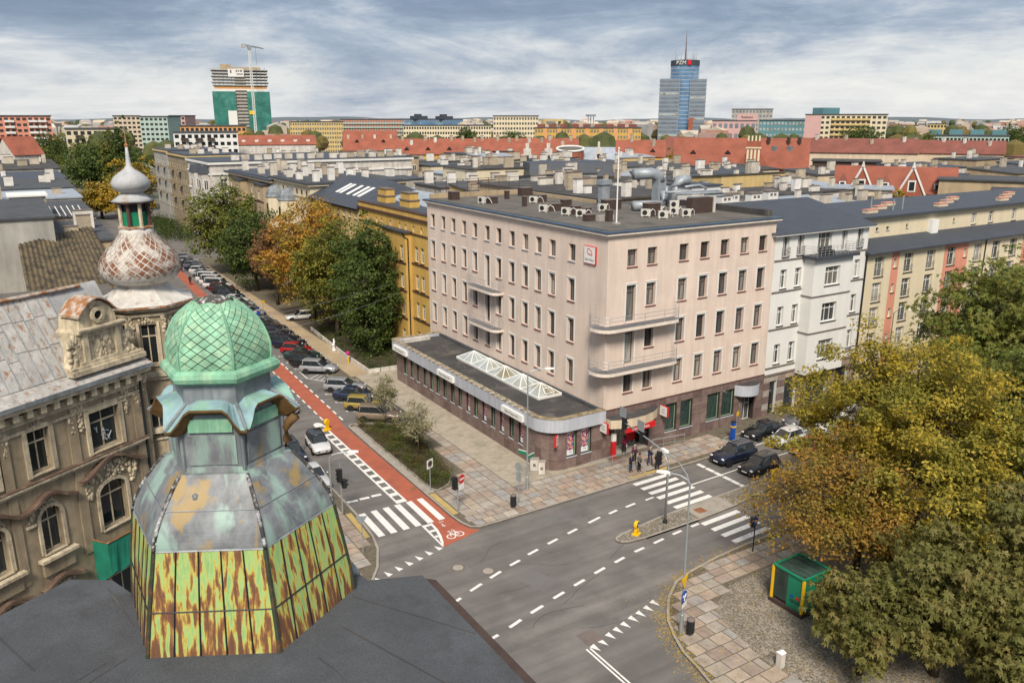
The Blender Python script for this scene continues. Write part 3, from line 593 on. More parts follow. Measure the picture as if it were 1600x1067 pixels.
def surround(w_, h):
    key = ('sur', w_, h)
    if key not in WIN:
        b = B(); e = .13; b.box(-w_ / 2 - e, -.03, 0, -w_ / 2, .0, h + e); b.box(w_ / 2, -.03, 0, w_ / 2 + e, .0, h + e); b.box(-w_ / 2, -.03, h, w_ / 2, .0, h + e); b.box(-w_ / 2 - e - .03, -.07, h + e, w_ / 2 + e + .03, .0, h + e + .05)
        WIN[key] = b.mesh('surround', MAT['whitewall'])
    return WIN[key]
opsL = []; opsR = []; todo = []
for i, y in enumerate(LY):
    for r_, (z, h) in enumerate(ROWS):
        door = i == 5 and r_ in (1, 2)
        z0, hh = (z - 1.25, h + 1.25) if door else (z, h)
        opsL.append((87.4 - y - .5, z0, 1.0, hh)); todo.append((FL, 87.4 - y, z0, 1.0, hh, 'door' if door else ('blank' if r_ == 0 else 'brown'), r_))
for i, x in enumerate(RX):
    for r_, (z, h) in enumerate(ROWS):
        door = i == 0 and r_ in (1, 2)
        z0, hh = (z - 1.2, h + 1.2) if door else (z, h)
        opsR.append((x - 42.6 - .53, z0, 1.06, hh)); todo.append((FR, x - 42.6, z0, 1.06, hh, 'door' if door else 'brown', r_))
foot = [(42.6, 53.3), (63.06, 53.3), (63.06, 72), (56.2, 72), (56.2, 87.4), (42.6, 87.4)]
b = B(); wall(b, FL, 0, 34.1, 0, 19.85, opsL, .32); wall(b, FR, 0, 20.46, 4.6, 19.85, opsR, .32)
for p, q in ((1, 2), (2, 3), (3, 4), (4, 5)): b.quad((*foot[p], 0), (*foot[q], 0), (*foot[q], 19.85), (*foot[p], 19.85))
b.obj('wall', MAT['pink'], bank)
for F_, q, z, w_, h, k, r_ in todo:
    o = win(F_, bank, q, z, w_, h, k, .30, sill=not k == 'door')
    if r_ > 0: put('surround', surround(w_, h), o, (0, -.30, 0), local=True)
def offs(P, d):
    out = []; n = len(P)
    for i in range(n):
        a, c, e = Vector(P[i - 1]), Vector(P[i]), Vector(P[(i + 1) % n]); u1 = (c - a).normalized(); u2 = (e - c).normalized()
        n1 = Vector((u1.y, -u1.x)); n2 = Vector((u2.y, -u2.x)); m_ = (n1 + n2); m_ = m_ / max(m_.dot(n1), .2); out.append((c.x + m_.x * d, c.y + m_.y * d))
    return out
b = B(); b.prism(offs(foot, .02), 19.85, 19.95); b.prism(offs(foot, .16), 19.95, 20.1); b.prism(offs(foot, .36), 20.1, 20.28); b.obj('cornice', MAT['pinktrim'], bank)
b = B(); b.prism(offs(foot, .42), 20.28, 20.40); b.obj('roof_flashing', MAT['blueflash'], bank)
b = B(); b.prism(offs(foot, -.35), 20.40, 20.46); roof = b.obj('roof', MAT['bitumen_b'], bank)
b = B(); b.box(42.9, 86.95, 20.46, 56.0, 87.3, 21.0); b.box(55.75, 72.5, 20.46, 56.1, 86.9, 20.8); b.obj('parapet', MAT['tan'], roof)
b = B(); b.box(62.3, 53.8, 20.46, 62.9, 66, 21.05); b.obj('parapet', MAT['bitumen'], roof)
for k in range(9):
    b = B(); x = 43.6 + k * 1.45; b.tube([(x, 87.1, 21.0), (x, 87.1, 22.6)], .035, 6); b.obj('railing_post', MAT['brown'], roof)
b = B()
for z in (21.5, 22.05, 22.55): b.tube([(43.6, 87.1, z), (55.2, 87.1, z)], .025, 6)
b.obj('railing', MAT['brown'], roof)
# granite ground floor
gops = [(1.3, 0.0, 4.1, 3.05), (7.33, 1.15, 1.42, 2.75), (9.2, 1.15, 1.55, 2.75), (12.67, 1.15, 1.7, 2.75), (14.66, 1.15, 1.7, 2.75), (17.6, 0.0, 1.65, 2.65)]
b = B(); wall(b, FR, 0, 20.46, 0, 4.6, gops, .5); b.obj('ground_floor_wall', MAT['granite_b'], bank)
panels(FR, bank, 0, 20.46, 0, 4.58, 1.75, 1.15, gops, MAT['granite'], .06, 'granite_panel')
b = B(); FR.bx(b, -.02, 20.48, 4.585, 4.66, 0, .10); b.obj('string_course', MAT['brown'], bank)
for q, z, w_, h in gops[1:5]: win(FR, bank, q + w_ / 2, z, w_, h, 'green', .22)
# main entrance
b = B(); FR.bx(b, 1.3, 5.4, 0, .16, -1.6, 0.0); b.obj('entrance_floor', MAT['kerb'], bank)
b = B(); b.quad(FR.p(1.3, .16, -1.6), FR.p(5.4, .16, -1.6), FR.p(5.4, 3.05, -1.6), FR.p(1.3, 3.05, -1.6)); b.quad(FR.p(1.3, .16, -.5), FR.p(1.3, .16, -1.6), FR.p(1.3, 3.05, -1.6), FR.p(1.3, 3.05, -.5)); b.quad(FR.p(5.4, .16, -1.6), FR.p(5.4, .16, -.5), FR.p(5.4, 3.05, -.5), FR.p(5.4, 3.05, -1.6)); b.quad(FR.p(1.3, 3.05, -.5), FR.p(5.4, 3.05, -.5), FR.p(5.4, 3.05, -1.6), FR.p(1.3, 3.05, -1.6)); b.obj('entrance_recess', MAT['granite_b'], bank)
F2 = Face(42.6, 54.7, 0)
for q in (2.0, 3.2, 4.4): win(F2, bank, q, .17, 1.15, 2.6, 'tall', .0, sill=False)
b = B(); F2.bx(b, 3.75, 4.95, .5, 1.4, .02, .05); b.obj('red_door_panel', MAT['redpaint'], bank)
b = B(); pc = [(42.75, 53.24), (42.75, 52.35), (43.6, 51.95), (44.8, 51.75), (46.2, 51.8), (47.4, 52.1), (48.3, 52.6), (48.85, 53.24)][::-1]
pc = pc[::-1]; b.prism(pc, 3.25, 4.05, 0, 1); cn = b.obj('entrance_canopy', [MAT['creamy'], MAT['bitumen']], bank)
b = B(); FR.bx(b, 1.5, 4.9, 2.72, 3.24, 1.28, 1.42); b.obj('red_sign_band', MAT['redpaint'], cn)
letter('Bank Pekao', MAT['white'], cn, (45.8, 51.86, 2.98), 0, .42)
# side door with curved canopy
b = B(); b.quad(FR.p(17.6, 0, -.6), FR.p(19.25, 0, -.6), FR.p(19.25, 2.65, -.6), FR.p(17.6, 2.65, -.6)); b.obj('door_recess', MAT['granite_b'], bank)
win(FR, bank, 18.4, .1, 1.35, 2.45, 'white', .45, sill=False)
b = B(); pc = [(58.9 + 3.2 * k / 8, 53.22 - 1.15 * math.sin(math.pi * k / 8) ** .6) for k in range(9)]; b.prism(pc, 3.15, 4.25, 0, 1); b.obj('door_canopy', [MAT['fascia'], MAT['bitumen']], bank)
# balconies
def balcony(outline, z, par, wallpts):
    b = B(); b.prism(outline, z - .27, z); o = b.obj('balcony', MAT['pinktrim'], par)
    cx_ = sum(p[0] for p in outline) / len(outline); cy_ = sum(p[1] for p in outline) / len(outline)
    # deck: nested strips that follow the edge
    b = B(); n = len(wallpts)
    for k in range(6):
        f0, f1 = .03 + k * .16, .03 + k * .16 + .11
        for i in range(n - 1):
            a, c = wallpts[i], wallpts[i + 1]
            q = [(a[0][0] + (a[1][0] - a[0][0]) * f, a[0][1] + (a[1][1] - a[0][1]) * f, z + .03) for f in (f0, f1)] + [(c[0][0] + (c[1][0] - c[0][0]) * f, c[0][1] + (c[1][1] - c[0][1]) * f, z + .03) for f in (f1, f0)]
            b.quad(*q)
    b.obj('decking', MAT['deck'], o)
    edge = [(a[0][0] * .97 + a[1][0] * .03, a[0][1] * .97 + a[1][1] * .03) for a in wallpts]
    b = B()
    for zz_ in (.38, .72, 1.05): b.tube([(x, y, z + zz_) for x, y in edge], .022, 5)
    b.obj('railing', MAT['steel'], o)
    for i in range(0, n, 2):
        x, y = edge[i]; b = B(); b.tube([(x, y, z - .12), (x, y, z + 1.06)], .018, 5); b.obj('railing_post', MAT['chrome'], o)
    for i in (0, n - 1):
        a = wallpts[i]; b = B()
        for zz_ in (.35, .7, 1.05, 1.4, 1.75): b.tube([(a[0][0], a[0][1], z + zz_), (a[1][0], a[1][1], z + zz_)], .014, 5)
        b.tube([(*a[0], z), (*a[0], z + 1.78)], .02, 5); b.obj('side_screen', MAT['chrome'], o)
for z in (12.28, 8.42):
    wp = [((41.95, 54.7), (42.58, 54.6)), ((41.5, 54.3), (42.58, 54.3)), ((41.3, 53.8), (42.58, 53.8)), ((41.32, 53.2), (42.58, 53.28))] + [((42.6 + 1.28 * math.cos(a), 53.3 + 1.28 * math.sin(a)), (42.6, 53.28)) for a in [math.pi * (1 + .125 * k) for k in range(1, 4)]] + [((x, 52.02), (x, 53.28)) for x in (42.6, 43.7, 44.8, 45.9, 47.0, 48.1, 49.2)] + [((49.9, 52.12), (49.9, 53.28)), ((50.2, 52.5), (50.2, 53.28))]
    ol = [w_[0] for w_ in wp] + [(50.2, 53.29), (42.59, 53.29), (42.59, 54.7)]
    balcony(ol, z, bank, wp)
for z in (12.3, 8.4):
    ys = [76.4, 76.3, 75.9, 75, 74, 73, 72, 71, 70.5, 70.2, 70.1]; xs = [42.0, 41.7, 41.45, 41.38, 41.38, 41.38, 41.38, 41.38, 41.5, 41.75, 42.0]
    wp = [((x, y), (42.58, y)) for x, y in zip(xs, ys)]
    balcony([w_[0] for w_ in wp] + [(42.59, 70.1), (42.59, 76.4)], z, bank, wp)
# bank signs
b = B(); FL.bx(b, 30.95, 32.6, 17.42, 18.95, .02, .16, 0); FL.bx(b, 31.0, 32.55, 17.47, 18.9, .162, .17, 1); sg = b.obj('bank_sign', [MAT['redpaint'], MAT['white']], bank)
letter('Bank Pekao', MAT['text'], sg, FL.p(31.78, 17.78, .176), FL.a, .30, .9)
lg = [(-.34, .12), (-.26, .3), (-.1, .33), (.06, .24), (.3, .1), (.36, -.1), (.34, -.3), (.26, -.12), (.06, -.14), (-.02, -.26), (-.06, -.12), (-.28, -.1), (-.34, .12)]
b = B(); b.tube([FL.p(31.8 + x, 18.42 + z, .18) for x, z in lg], .028, 5); b.obj('sign_emblem', MAT['redpaint'], sg)
def letter_mesh(s_, mat):
    key = (s_, mat.name)
    if key not in TXT:
        m2 = TXT[s_].copy(); m2.materials.clear(); m2.materials.append(mat); TXT[key] = m2
    return TXT[key]
def hanging(x, y, z, rz, par, w_=1.0, h=.95):
    b = B(); b.box(-.09, -w_, -h / 2, .09, 0, h / 2, 0); b.box(-.10, -w_ + .07, -h / 2 + .02, -.091, -.005, h / 2 - .02, 1); b.box(.091, -w_ + .07, -h / 2 + .02, .10, -.005, h / 2 - .02, 1)
    o = put('projecting_sign', b.mesh('projecting_sign', [MAT['redpaint'], MAT['white']]), par, (x, y, z), rz)
    for s_ in (-1, 1):
        k = put('lettering', letter_mesh('Bank', MAT['text']), o, (s_ * .105, -w_ / 2, .15), local=True, rot=(R(90), 0, R(90 * s_))); k.scale = (.2, .2, .2)
        k = put('lettering', letter_mesh('Pekao', MAT['text']), o, (s_ * .105, -w_ / 2, -.12), local=True, rot=(R(90), 0, R(90 * s_))); k.scale = (.2, .2, .2)
hanging(42.35, 53.25, 3.35, 0, bank); hanging(49.3, 53.22, 3.55, 0, bank)
# ---------------------------------------------------------------- annex
ann = thing('bank_annex', 'low granite annex with rounded corner, grey fascia and pyramid skylights', 'building', (36.7, 54, 0))
AF = Face(36.7, 84.3, -90); AG = Face(36.7, 53.3, 0)
WY = [81.9, 80.15, 78.5, 76.8, 75.25, 73.75, 72.15, 70.45, 68.8, 67.15, 65.6, 63.95, 62.3, 60.7, 59.05, 57.45]
aops = [(84.3 - y - .38, 1.42, .76, 2.3) for y in WY]; fops = [(2.0, 1.17, 1.05, 2.5), (3.53, 1.17, 1.1, 2.5)]
b = B(); wall(b, AF, 0, 29.2, 0, 4.5, aops, .3); wall(b, AG, 1.8, 5.9, 0, 4.5, fops, .3)
arc = [(38.5 + 1.8 * math.cos(a), 55.1 + 1.8 * math.sin(a)) for a in np.linspace(math.pi, 1.5 * math.pi, 9)]
for (x0, y0), (x1, y1) in zip(arc, arc[1:]): b.quad((x0, y0, 0), (x1, y1, 0), (x1, y1, 4.5), (x0, y0, 4.5))
b.quad((36.7, 84.3, 0), (36.7, 84.3, 4.5), (42.6, 84.3, 4.5), (42.6, 84.3, 0)); b.obj('wall', MAT['granite_b'], ann)
panels(AF, ann, 0, 29.2, 0, 3.98, 1.65, 1.0, aops, MAT['granite'], .05, 'granite_panel'); panels(AG, ann, 1.8, 5.9, 0, 3.98, 1.3, 1.0, fops, MAT['granite'], .05, 'granite_panel')
for i in range(0, 8, 2):
    (x0, y0), (xm, ym), (x1, y1) = arc[i], arc[i + 1], arc[i + 2]
    for j in range(4):
        z0, z1 = j * .995 + .012, j * .995 + .983; b = B(); rr = 1.85 / 1.8
        P_ = [(38.5 + (x - 38.5) * s_, 55.1 + (y - 55.1) * s_) for s_ in (1.002, rr) for x, y in ((x0, y0), (xm, ym), (x1, y1))]
        b.prism([P_[3], P_[4], P_[5], P_[2], P_[1], P_[0]], z0, z1); b.obj('granite_panel', MAT['granite'], ann)
for i, y in enumerate(WY): win(AF, ann, 84.3 - y, 1.42, .76, 2.3, 'green', .2, sill=True)
for q, z, w_, h in fops: win(AG, ann, q + w_ / 2, z, w_, h, 'green', .2)
def poster(F_, q, z, w_, h):
    b = B(); b.box(-w_ / 2, -.03, 0, w_ / 2, -.012, h); o = put('poster', b.mesh('poster', MAT['poster']), ann, F_.p(q, z, -.16), F_.a)
    k = put('lettering', letter_mesh('1%', MAT['text']), o, (.05, -.04, .27), local=True, rot=(R(90), 0, 0)); k.scale = (.26, .26, .26)
    b = B()
    for j in range(2): b.box(-w_ / 2 + .06, -.038, h - .2 - j * .2, w_ / 2 - .12 - j * .15, -.031, h - .1 - j * .2)
    put('headline', b.mesh('headline', MAT['white']), o, local=True)
for y in (67.15, 63.95, 60.7, 57.45): poster(AF, 84.3 - y, 1.5, .6, 2.15)
for q, z, w_, h in fops: poster(AG, q + w_ / 2 - .08, z + .08, w_ - .3, h - .1)
# fascia, soffit, coping, roof
r_o = 2.25
path = [(42.58, 52.85), (38.5, 52.85)] + [(38.5 + r_o * math.cos(a), 55.1 + r_o * math.sin(a)) for a in np.linspace(1.5 * math.pi, math.pi, 11)] + [(36.25, 84.4)] + [(36.85 + .6 * math.cos(a), 84.4 + .6 * math.sin(a)) for a in np.linspace(math.pi, .5 * math.pi, 5)] + [(42.58, 85.0)]
def strip(path, d):
    out = []
    for i, p in enumerate(path):
        a = Vector(path[max(i - 1, 0)]); c = Vector(path[min(i + 1, len(path) - 1)]); u = (c - a).normalized(); out.append((p[0] + u.y * d, p[1] - u.x * d))
    return out
inn = strip(path, .55); b = B()
for i in range(len(path) - 1):
    a, c, d, e = path[i], path[i + 1], inn[i], inn[i + 1]
    b.quad((*a, 3.72), (*a, 4.9), (*c, 4.9), (*c, 3.72)); b.quad((*d, 4.3), (*e, 4.3), (*e, 4.9), (*d, 4.9)); b.quad((*a, 3.72), (*c, 3.72), (*e, 3.72), (*d, 3.72)); b.quad((*a, 4.9), (*d, 4.9), (*e, 4.9), (*c, 4.9))
fas = b.obj('fascia', MAT['fascia'], ann)
for i in range(len(path) - 1):
    L_ = (Vector(path[i + 1]) - Vector(path[i])).length; n = max(1, round(L_ / 1.0))
    for k in range(n):
        f0, f1 = k / n + .006, (k + 1) / n - .006; P_ = []
        ou = strip(path, -.04)
        for A_, f_ in ((ou, f0), (ou, f1), (inn, f1), (inn, f0)): P_.append(tuple(Vector(A_[i]).lerp(Vector(A_[i + 1]), f_)))
        b = B(); h_ = rnd.uniform(0, .012); b.prism(P_[::-1], 4.903, 4.955 + h_); b.obj('coping_stone', MAT['moss'], ann)
b = B(); b.poly([(x, y, 4.56) for x, y in [(42.58, 53.1)] + inn[1:-1] + [(42.58, 84.6)]][::-1]); b.obj('roof', MAT['bitumen'], ann)
b = B(); b.box(42.3, 53.4, 4.57, 42.57, 84.5, 4.85); b.obj('wall_flashing', MAT['bitumen_g'], ann)
b = B(); b.box(37.3, 83.4, 4.57, 40.6, 83.9, 5.0); b.obj('roof_kerb', MAT['whitedirty'], ann)
for k in range(5):
    y0 = 59.0 + k * 3.2; y1 = y0 + 3.1; x0, x1 = 39.55, 42.15; ap = ((x0 + x1) / 2, (y0 + y1) / 2, 5.6); c4 = [(x0, y0, 4.75), (x1, y0, 4.75), (x1, y1, 4.75), (x0, y1, 4.75)]
    b = B(); b.box(x0 - .02, y0 - .02, 4.56, x1 + .02, y1 + .02, 4.74)
    for i in range(4): b.add([c4[i], c4[(i + 1) % 4], ap], [(0, 1, 2)], 1)
    sk_ = b.obj('skylight', [MAT['white'], MAT['skyglass']], ann)
    b = B()
    for i in range(4):
        a, c = Vector(c4[i]), Vector(c4[(i + 1) % 4]); b.tube([a, c], .06, 5); b.tube([a, ap], .055, 5)
        for f_ in ((.5,) if i % 2 else (.35, .68)): b.tube([a.lerp(c, f_), ap], .03, 5)
    b.obj('skylight_frame', MAT['white'], sk_)
b = B(); b.tube([(40.4, 59.0 + .1, 4.95), (41.4, 59.1, 4.95), (41.3, 59.7, 5.25), (40.5, 59.7, 5.25), (40.4, 59.1, 4.95)], .05, 5); b.obj('vent_sash', MAT['white'], ann)
for y in (82.0, 70.9, 58.0):
    b = B(); AF.bx(b, 84.3 - y - 1.75, 84.3 - y + 1.75, 3.95, 4.55, .46, .72); o = b.obj('fascia_sign', MAT['white'], ann)
    b = B(); AF.bx(b, 84.3 - y - 1.75, 84.3 - y + 1.75, 3.90, 3.945, .46, .70); b.obj('sign_edge', MAT['redsill'], o)
    letter('Bank Pekao SA', MAT['text'], o, AF.p(84.3 - y, 4.25, .726), AF.a, .36)
hanging(38.0, 53.6, 3.0, R(-48), ann)
# ---------------------------------------------------------------- gear on the bank roof
ZR = 20.46
for x, y, w_, d, h in ((45.6, 60.0, 1.0, .6, .55), (46.9, 58.7, .5, .5, 1.0), (47.9, 65.2, .9, .6, .75), (47.9, 63.4, .8, .5, .75), (47.4, 68.6, 1.9, .7, .7), (50.6, 70.6, 1.0, .7, .8), (51.6, 77.0, 1.3, .8, .75), (54.5, 84.6, 1.5, 1.0, .9), (53.6, 66.8, 2.0, .9, .95), (53.0, 59.9, 1.5, .9, 1.2), (44.6, 84.4, 1.0, 1.0, .9), (46.2, 78.5, 1.1, .8, .7), (47.6, 74.0, .4, .4, 1.0), (50.3, 82.0, .45, .45, .9)):
    b = B(); b.box(x - w_ / 2, y - d / 2, ZR - .02, x + w_ / 2, y + d / 2, ZR + h, 0); b.box(x - w_ / 2 - .05, y - d / 2 - .05, ZR + h, x + w_ / 2 + .05, y + d / 2 + .05, ZR + h + .08, 1); b.obj('chimney', [MAT['brickdark'], MAT['chimtop']], roof)
b = B(); b.box(46.2, 59.2, ZR - .01, 47.9, 59.7, ZR + .5); b.obj('vent_block', MAT['concrete'], roof)
def ac(x, y, rz, label, dbl=False):
    t_ = thing('air_conditioner', label, 'air conditioner', (x, y, ZR), R(rz), 'air conditioners on the bank roof'); hh = 1.3 if dbl else .66
    b = B(); b.box(-.45, -.17, .1, .45, .17, .1 + hh); put('casing', b.mesh('casing', MAT['acwhite']), t_, local=True)
    for k in range(2 if dbl else 1):
        b = B(); b.T = Matrix.Translation((-.1, -.172, .43 + k * .62)) @ Matrix.Rotation(R(90), 4, 'X'); b.lathe([(0, .0), (.24, .0), (.24, .012), (.0, .02)], 14); put('fan_grille', b.mesh('fan_grille', MAT['dark']), t_, local=True)
    b = B(); b.box(-.4, -.2, 0, -.3, .2, .1); b.box(.3, -.2, 0, .4, .2, .1); put('feet', b.mesh('feet', MAT['concrete']), t_, local=True)
    b = B(); b.tube([(.45, 0, .5), (.7, .1, .75), (.95, .25, .55), (1.05, .45, .1)], .04, 5); put('pipe', b.mesh('pipe', MAT['white']), t_, local=True)
for a in ((46.0, 68.0, -60, 'white air conditioner unit with looping pipe on the left bank roof edge'), (46.4, 64.7, -60, 'small air conditioner between two low brown chimneys near the left parapet'), (46.6, 62.6, -40, 'air conditioner with dirty casing third along the left bank parapet'), (51.4, 65.5, -10, 'small air conditioner at the foot of the upright silver duct'), (50.2, 76.2, -50, 'air conditioner with visible fan far back on the left roof wing'), (45.0, 78.6, -70, 'white air conditioner on the far left corner of the bank roof'), (52.0, 59.6, -30, 'square air conditioner left of the brown chimney block'), (54.6, 60.8, -20, 'air conditioner partly behind two others beside the tall twin-fan unit'), (52.4, 57.6, -30, 'lowest front air conditioner near the street parapet'), (55.3, 57.6, -20, 'separate small air conditioner right of the twin-fan unit')): ac(*a)
ac(55.4, 59.4, -25, 'tall twin-fan air conditioner standing by the brown chimney', True)
def fat(pts, r_, n=12): b = B(); b.tube(pts, r_, n); return b
dk = thing('ventilation_duct', 'upright silver box duct rising from the middle of the bank roof', 'duct', (54.7, 69.3, ZR))
b = B(); b.box(54.2, 69.1, ZR, 55.2, 69.8, ZR + 2.7); b.box(54.05, 68.95, ZR + 2.3, 55.35, 69.95, ZR + 2.8); b.obj('riser', MAT['duct'], dk)
dk = thing('ventilation_duct', 'large bent silver ducts and tank at the back right of the bank roof', 'duct', (59.5, 66.5, ZR))
fat([(54.4, 64.3, ZR + .5), (57.6, 63.6, ZR + .5)], .5).obj('horizontal_duct', MAT['duct'], dk, smooth=True)
fat([(57.6, 63.6, ZR + .5), (58.0, 63.7, ZR + 1.0), (58.0, 63.8, ZR + 1.9)], .42).obj('elbow', MAT['duct'], dk, smooth=True)
b = B(); b.box(59.2, 66.0, ZR, 60.3, 67.0, ZR + 2.9); b.obj('riser', MAT['duct'], dk)
fat([(56.8, 67.2, ZR + 3.4), (58.8, 66.7, ZR + 3.45), (59.7, 66.5, ZR + 3.2), (59.8, 66.5, ZR + 2.6)], .6).obj('elbow', MAT['duct'], dk, smooth=True)
fat([(60.9, 65.6, ZR), (60.9, 65.6, ZR + 2.0), (61.2, 65.4, ZR + 2.6), (61.9, 65.2, ZR + 2.75), (62.6, 65.0, ZR + 2.7)], .55).obj('elbow', MAT['duct'], dk, smooth=True)
b = B(); b.lathe([(1.0, ZR), (1.0, ZR + 1.9), (0, ZR + 1.95)], 20, (61.9, 67.9)); b.obj('tank', MAT['duct'], dk, smooth=True)
for pts in ([(56.8, 62.2, ZR + 1.9), (59.0, 61.6, ZR + 1.9), (62.6, 60.6, ZR + 1.9)], [(57.2, 61.2, ZR), (57.2, 61.2, ZR + 1.8), (62.4, 60.0, ZR + 1.8)], [(58.6, 60.8, ZR), (58.6, 60.8, ZR + 1.4), (62.4, 59.7, ZR + 1.5)], [(59.6, 62.4, ZR + 2.3), (61.5, 62.4, ZR + 2.4), (62.5, 62.4, ZR + 2.1), (62.6, 62.3, ZR)]): fat(pts, .14, 8).obj('pipe', MAT['duct'], dk, smooth=True)
b = B(); b.box(57.6, 59.2, ZR, 60.4, 60.0, ZR + 1.5, 0); b.box(60.45, 59.1, ZR, 60.7, 60.1, ZR + 1.6, 1); b.obj('plant_screen', [MAT['brickdark'], MAT['acwhite']], dk)
fp = thing('flagpole', 'tall white flagpole at the front corner of the bank roof', 'flagpole', (46.4, 57.0, ZR))
b = B(); b.tube([(46.4, 57.0, ZR), (46.4, 57.0, 26.9)], [.07, .055], 10); b.obj('pole', MAT['white'], fp)
b = B(); b.lathe([(0, 26.9), (.09, 26.95), (.09, 27.05), (0, 27.1)], 10, (46.4, 57.0)); b.obj('finial', MAT['white'], fp)
b = B(); b.box(46.15, 56.75, ZR - .01, 46.65, 57.25, ZR + .12); b.obj('base', MAT['concrete'], fp)
# ================================================================ street fronts beside and beyond the bank
def chimney(par, x, y, z, w_=.9, d=.6, h=1.3, mat='chim'):
    key = ('ch', w_, d, h, mat)
    if key not in WIN:
        b = B(); b.box(-w_ / 2, -d / 2, -.3, w_ / 2, d / 2, h, 0); b.box(-w_ / 2 - .06, -d / 2 - .06, h, w_ / 2 + .06, d / 2 + .06, h + .1, 1); WIN[key] = b.mesh('chimney', [MAT[mat], MAT['chimtop']])
    return put('chimney', WIN[key], par, (x, y, z))
def band(F_, par, q0, q1, z0, z1, o1, mat, name='string_course'):
    b = B(); F_.bx(b, q0, q1, z0, z1, 0.0, o1); return b.obj(name, mat if not isinstance(mat, str) else MAT[mat], par)
def shell(par, P, z, F_list, mat, dep=.25):
    """outer walls of a footprint: listed sides get openings, the rest stay plain"""
    b = B(); n = len(P); done = {}
    for idx, (F_, q0, q1, ops) in F_list.items(): wall(b, F_, q0, q1, 0, z, ops, dep); done[idx] = 1
    for i in range(n):
        if i not in done:
            a, c = P[i], P[(i + 1) % n]; b.quad((*a, 0), (*c, 0), (*c, z), (*a, z))
    return b.obj('wall', mat, par)
# ---- ochre building next to the bank
yb = thing('apartment_house', 'ochre yellow house with brown string courses next to the pink bank', 'house', (42.8, 87.6, 0))
P = [(42.8, 87.62), (57, 87.62), (57, 109.5), (42.8, 109.5)]; F_ = Face(42.8, 109.5, -90); q = lambda y: 109.5 - y
smalls = [103.45, 101.6, 98.8, 95.9, 94.06, 91.8, 89.6, 106.5]; ops = [(q(y) - .28, 16.0, .56, .75) for y in smalls]; wn = []
for z, h in ((12.38, 1.88), (8.85, 1.9), (5.3, 1.95), (1.4, 2.1)):
    for y in (91.15, 89.5, 101.3, 104.0, 107.0):
        ops.append((q(y) - .48, z, .96, h)); wn.append((y, z, h))
shell(yb, P, 17.5, {3: (F_, 0, 21.88, ops)}, MAT['yellow'], .22)
for y in smalls: win(F_, yb, q(y), 16.0, .56, .75, 'tall', .16, sill=False)
for y, z, h in wn: win(F_, yb, q(y), z, .96, h, 'white', .2)
b = B(); b.prism(offs(P, .25), 17.5, 17.75, 0); b.prism(offs(P, .05), 17.75, 18.35, 1); b.prism(offs(P, .16), 18.35, 18.47, 0); b.obj('parapet', [MAT['brown'], MAT['yellow']], yb)
b = B(); b.prism(offs(P, -.3), 18.47, 18.52); rf = b.obj('roof', MAT['darkroof'], yb)
b = B(); b.add([(46.5, 88.5, 18.53), (56, 88.5, 18.53), (56, 109, 18.53), (46.5, 109, 18.53), (51, 90, 19.6), (51, 108, 19.6)], [(0, 1, 4), (1, 2, 5, 4), (2, 3, 5), (3, 0, 4, 5)]); b.obj('roof_lantern', MAT['greyroof'], rf)
for y in (104.6, 97.2):
    b = B(); b.box(44.2, y - 1.5, 18.5, 45.6, y + 1.5, 19.35, 0); b.box(44.1, y - 1.6, 19.35, 45.7, y + 1.6, 19.5, 1); b.box(44.3, y - 1.4, 19.5, 45.5, y + 1.4, 20.3, 0); b.box(44.2, y - 1.5, 20.3, 45.6, y + 1.5, 20.4, 1); b.obj('chimney', [MAT['yellow'], MAT['chimtop']], rf)
for z in (15.7, 12.02, 8.5, 5.0): band(F_, yb, 0, 21.85, z, z + .17, .12, 'brown')
def bay(par, xf, y0, y1, z, xm, mat, wz, ww=.96, cx_=None):
    Fb = Face(xf, y1, -90); b = B(); o = [(y1 - c - ww / 2, zz_, ww, h) for c in (cx_ or [(y0 + y1) / 2]) for zz_, h in wz]
    wall(b, Fb, 0, y1 - y0, 0, z, o, .2); b.quad((xf, y0, 0), (xm, y0, 0), (xm, y0, z), (xf, y0, z)); b.quad((xm, y1, 0), (xf, y1, 0), (xf, y1, z), (xm, y1, z)); ob = b.obj('bay', mat, par)
    for c in (cx_ or [(y0 + y1) / 2]):
        for zz_, h in wz: win(Fb, par, y1 - c, zz_, ww, h, 'white', .18)
    b = B(); b.prism([(xf - .3, y0 - .3), (xm - .01, y0 - .3), (xm - .01, y1 + .3), (xf - .3, y1 + .3)], z, z + .14); b.obj('bay_roof', MAT['darkroof'], par)
    for zz_, _ in wz: b = B(); Fb.bx(b, -.1, y1 - y0 + .1, zz_ - .36, zz_ - .2, 0, .12); b.obj('string_course', MAT['brown'], par)
W4 = ((12.38, 1.88), (8.85, 1.9), (5.3, 1.95), (1.4, 2.1))
bay(yb, 41.9, 92.4, 99.6, 15.9, 42.79, MAT['yellow'], W4, .98, [93.6, 98.3])
b = B(); b.tube([(41.75, 93.0, 15.8), (41.78, 92.3, 15.4), (42.2, 92.25, 15.2), (42.2, 92.25, 0.2)], .07, 6); b.obj('downpipe', MAT['dark'], yb)
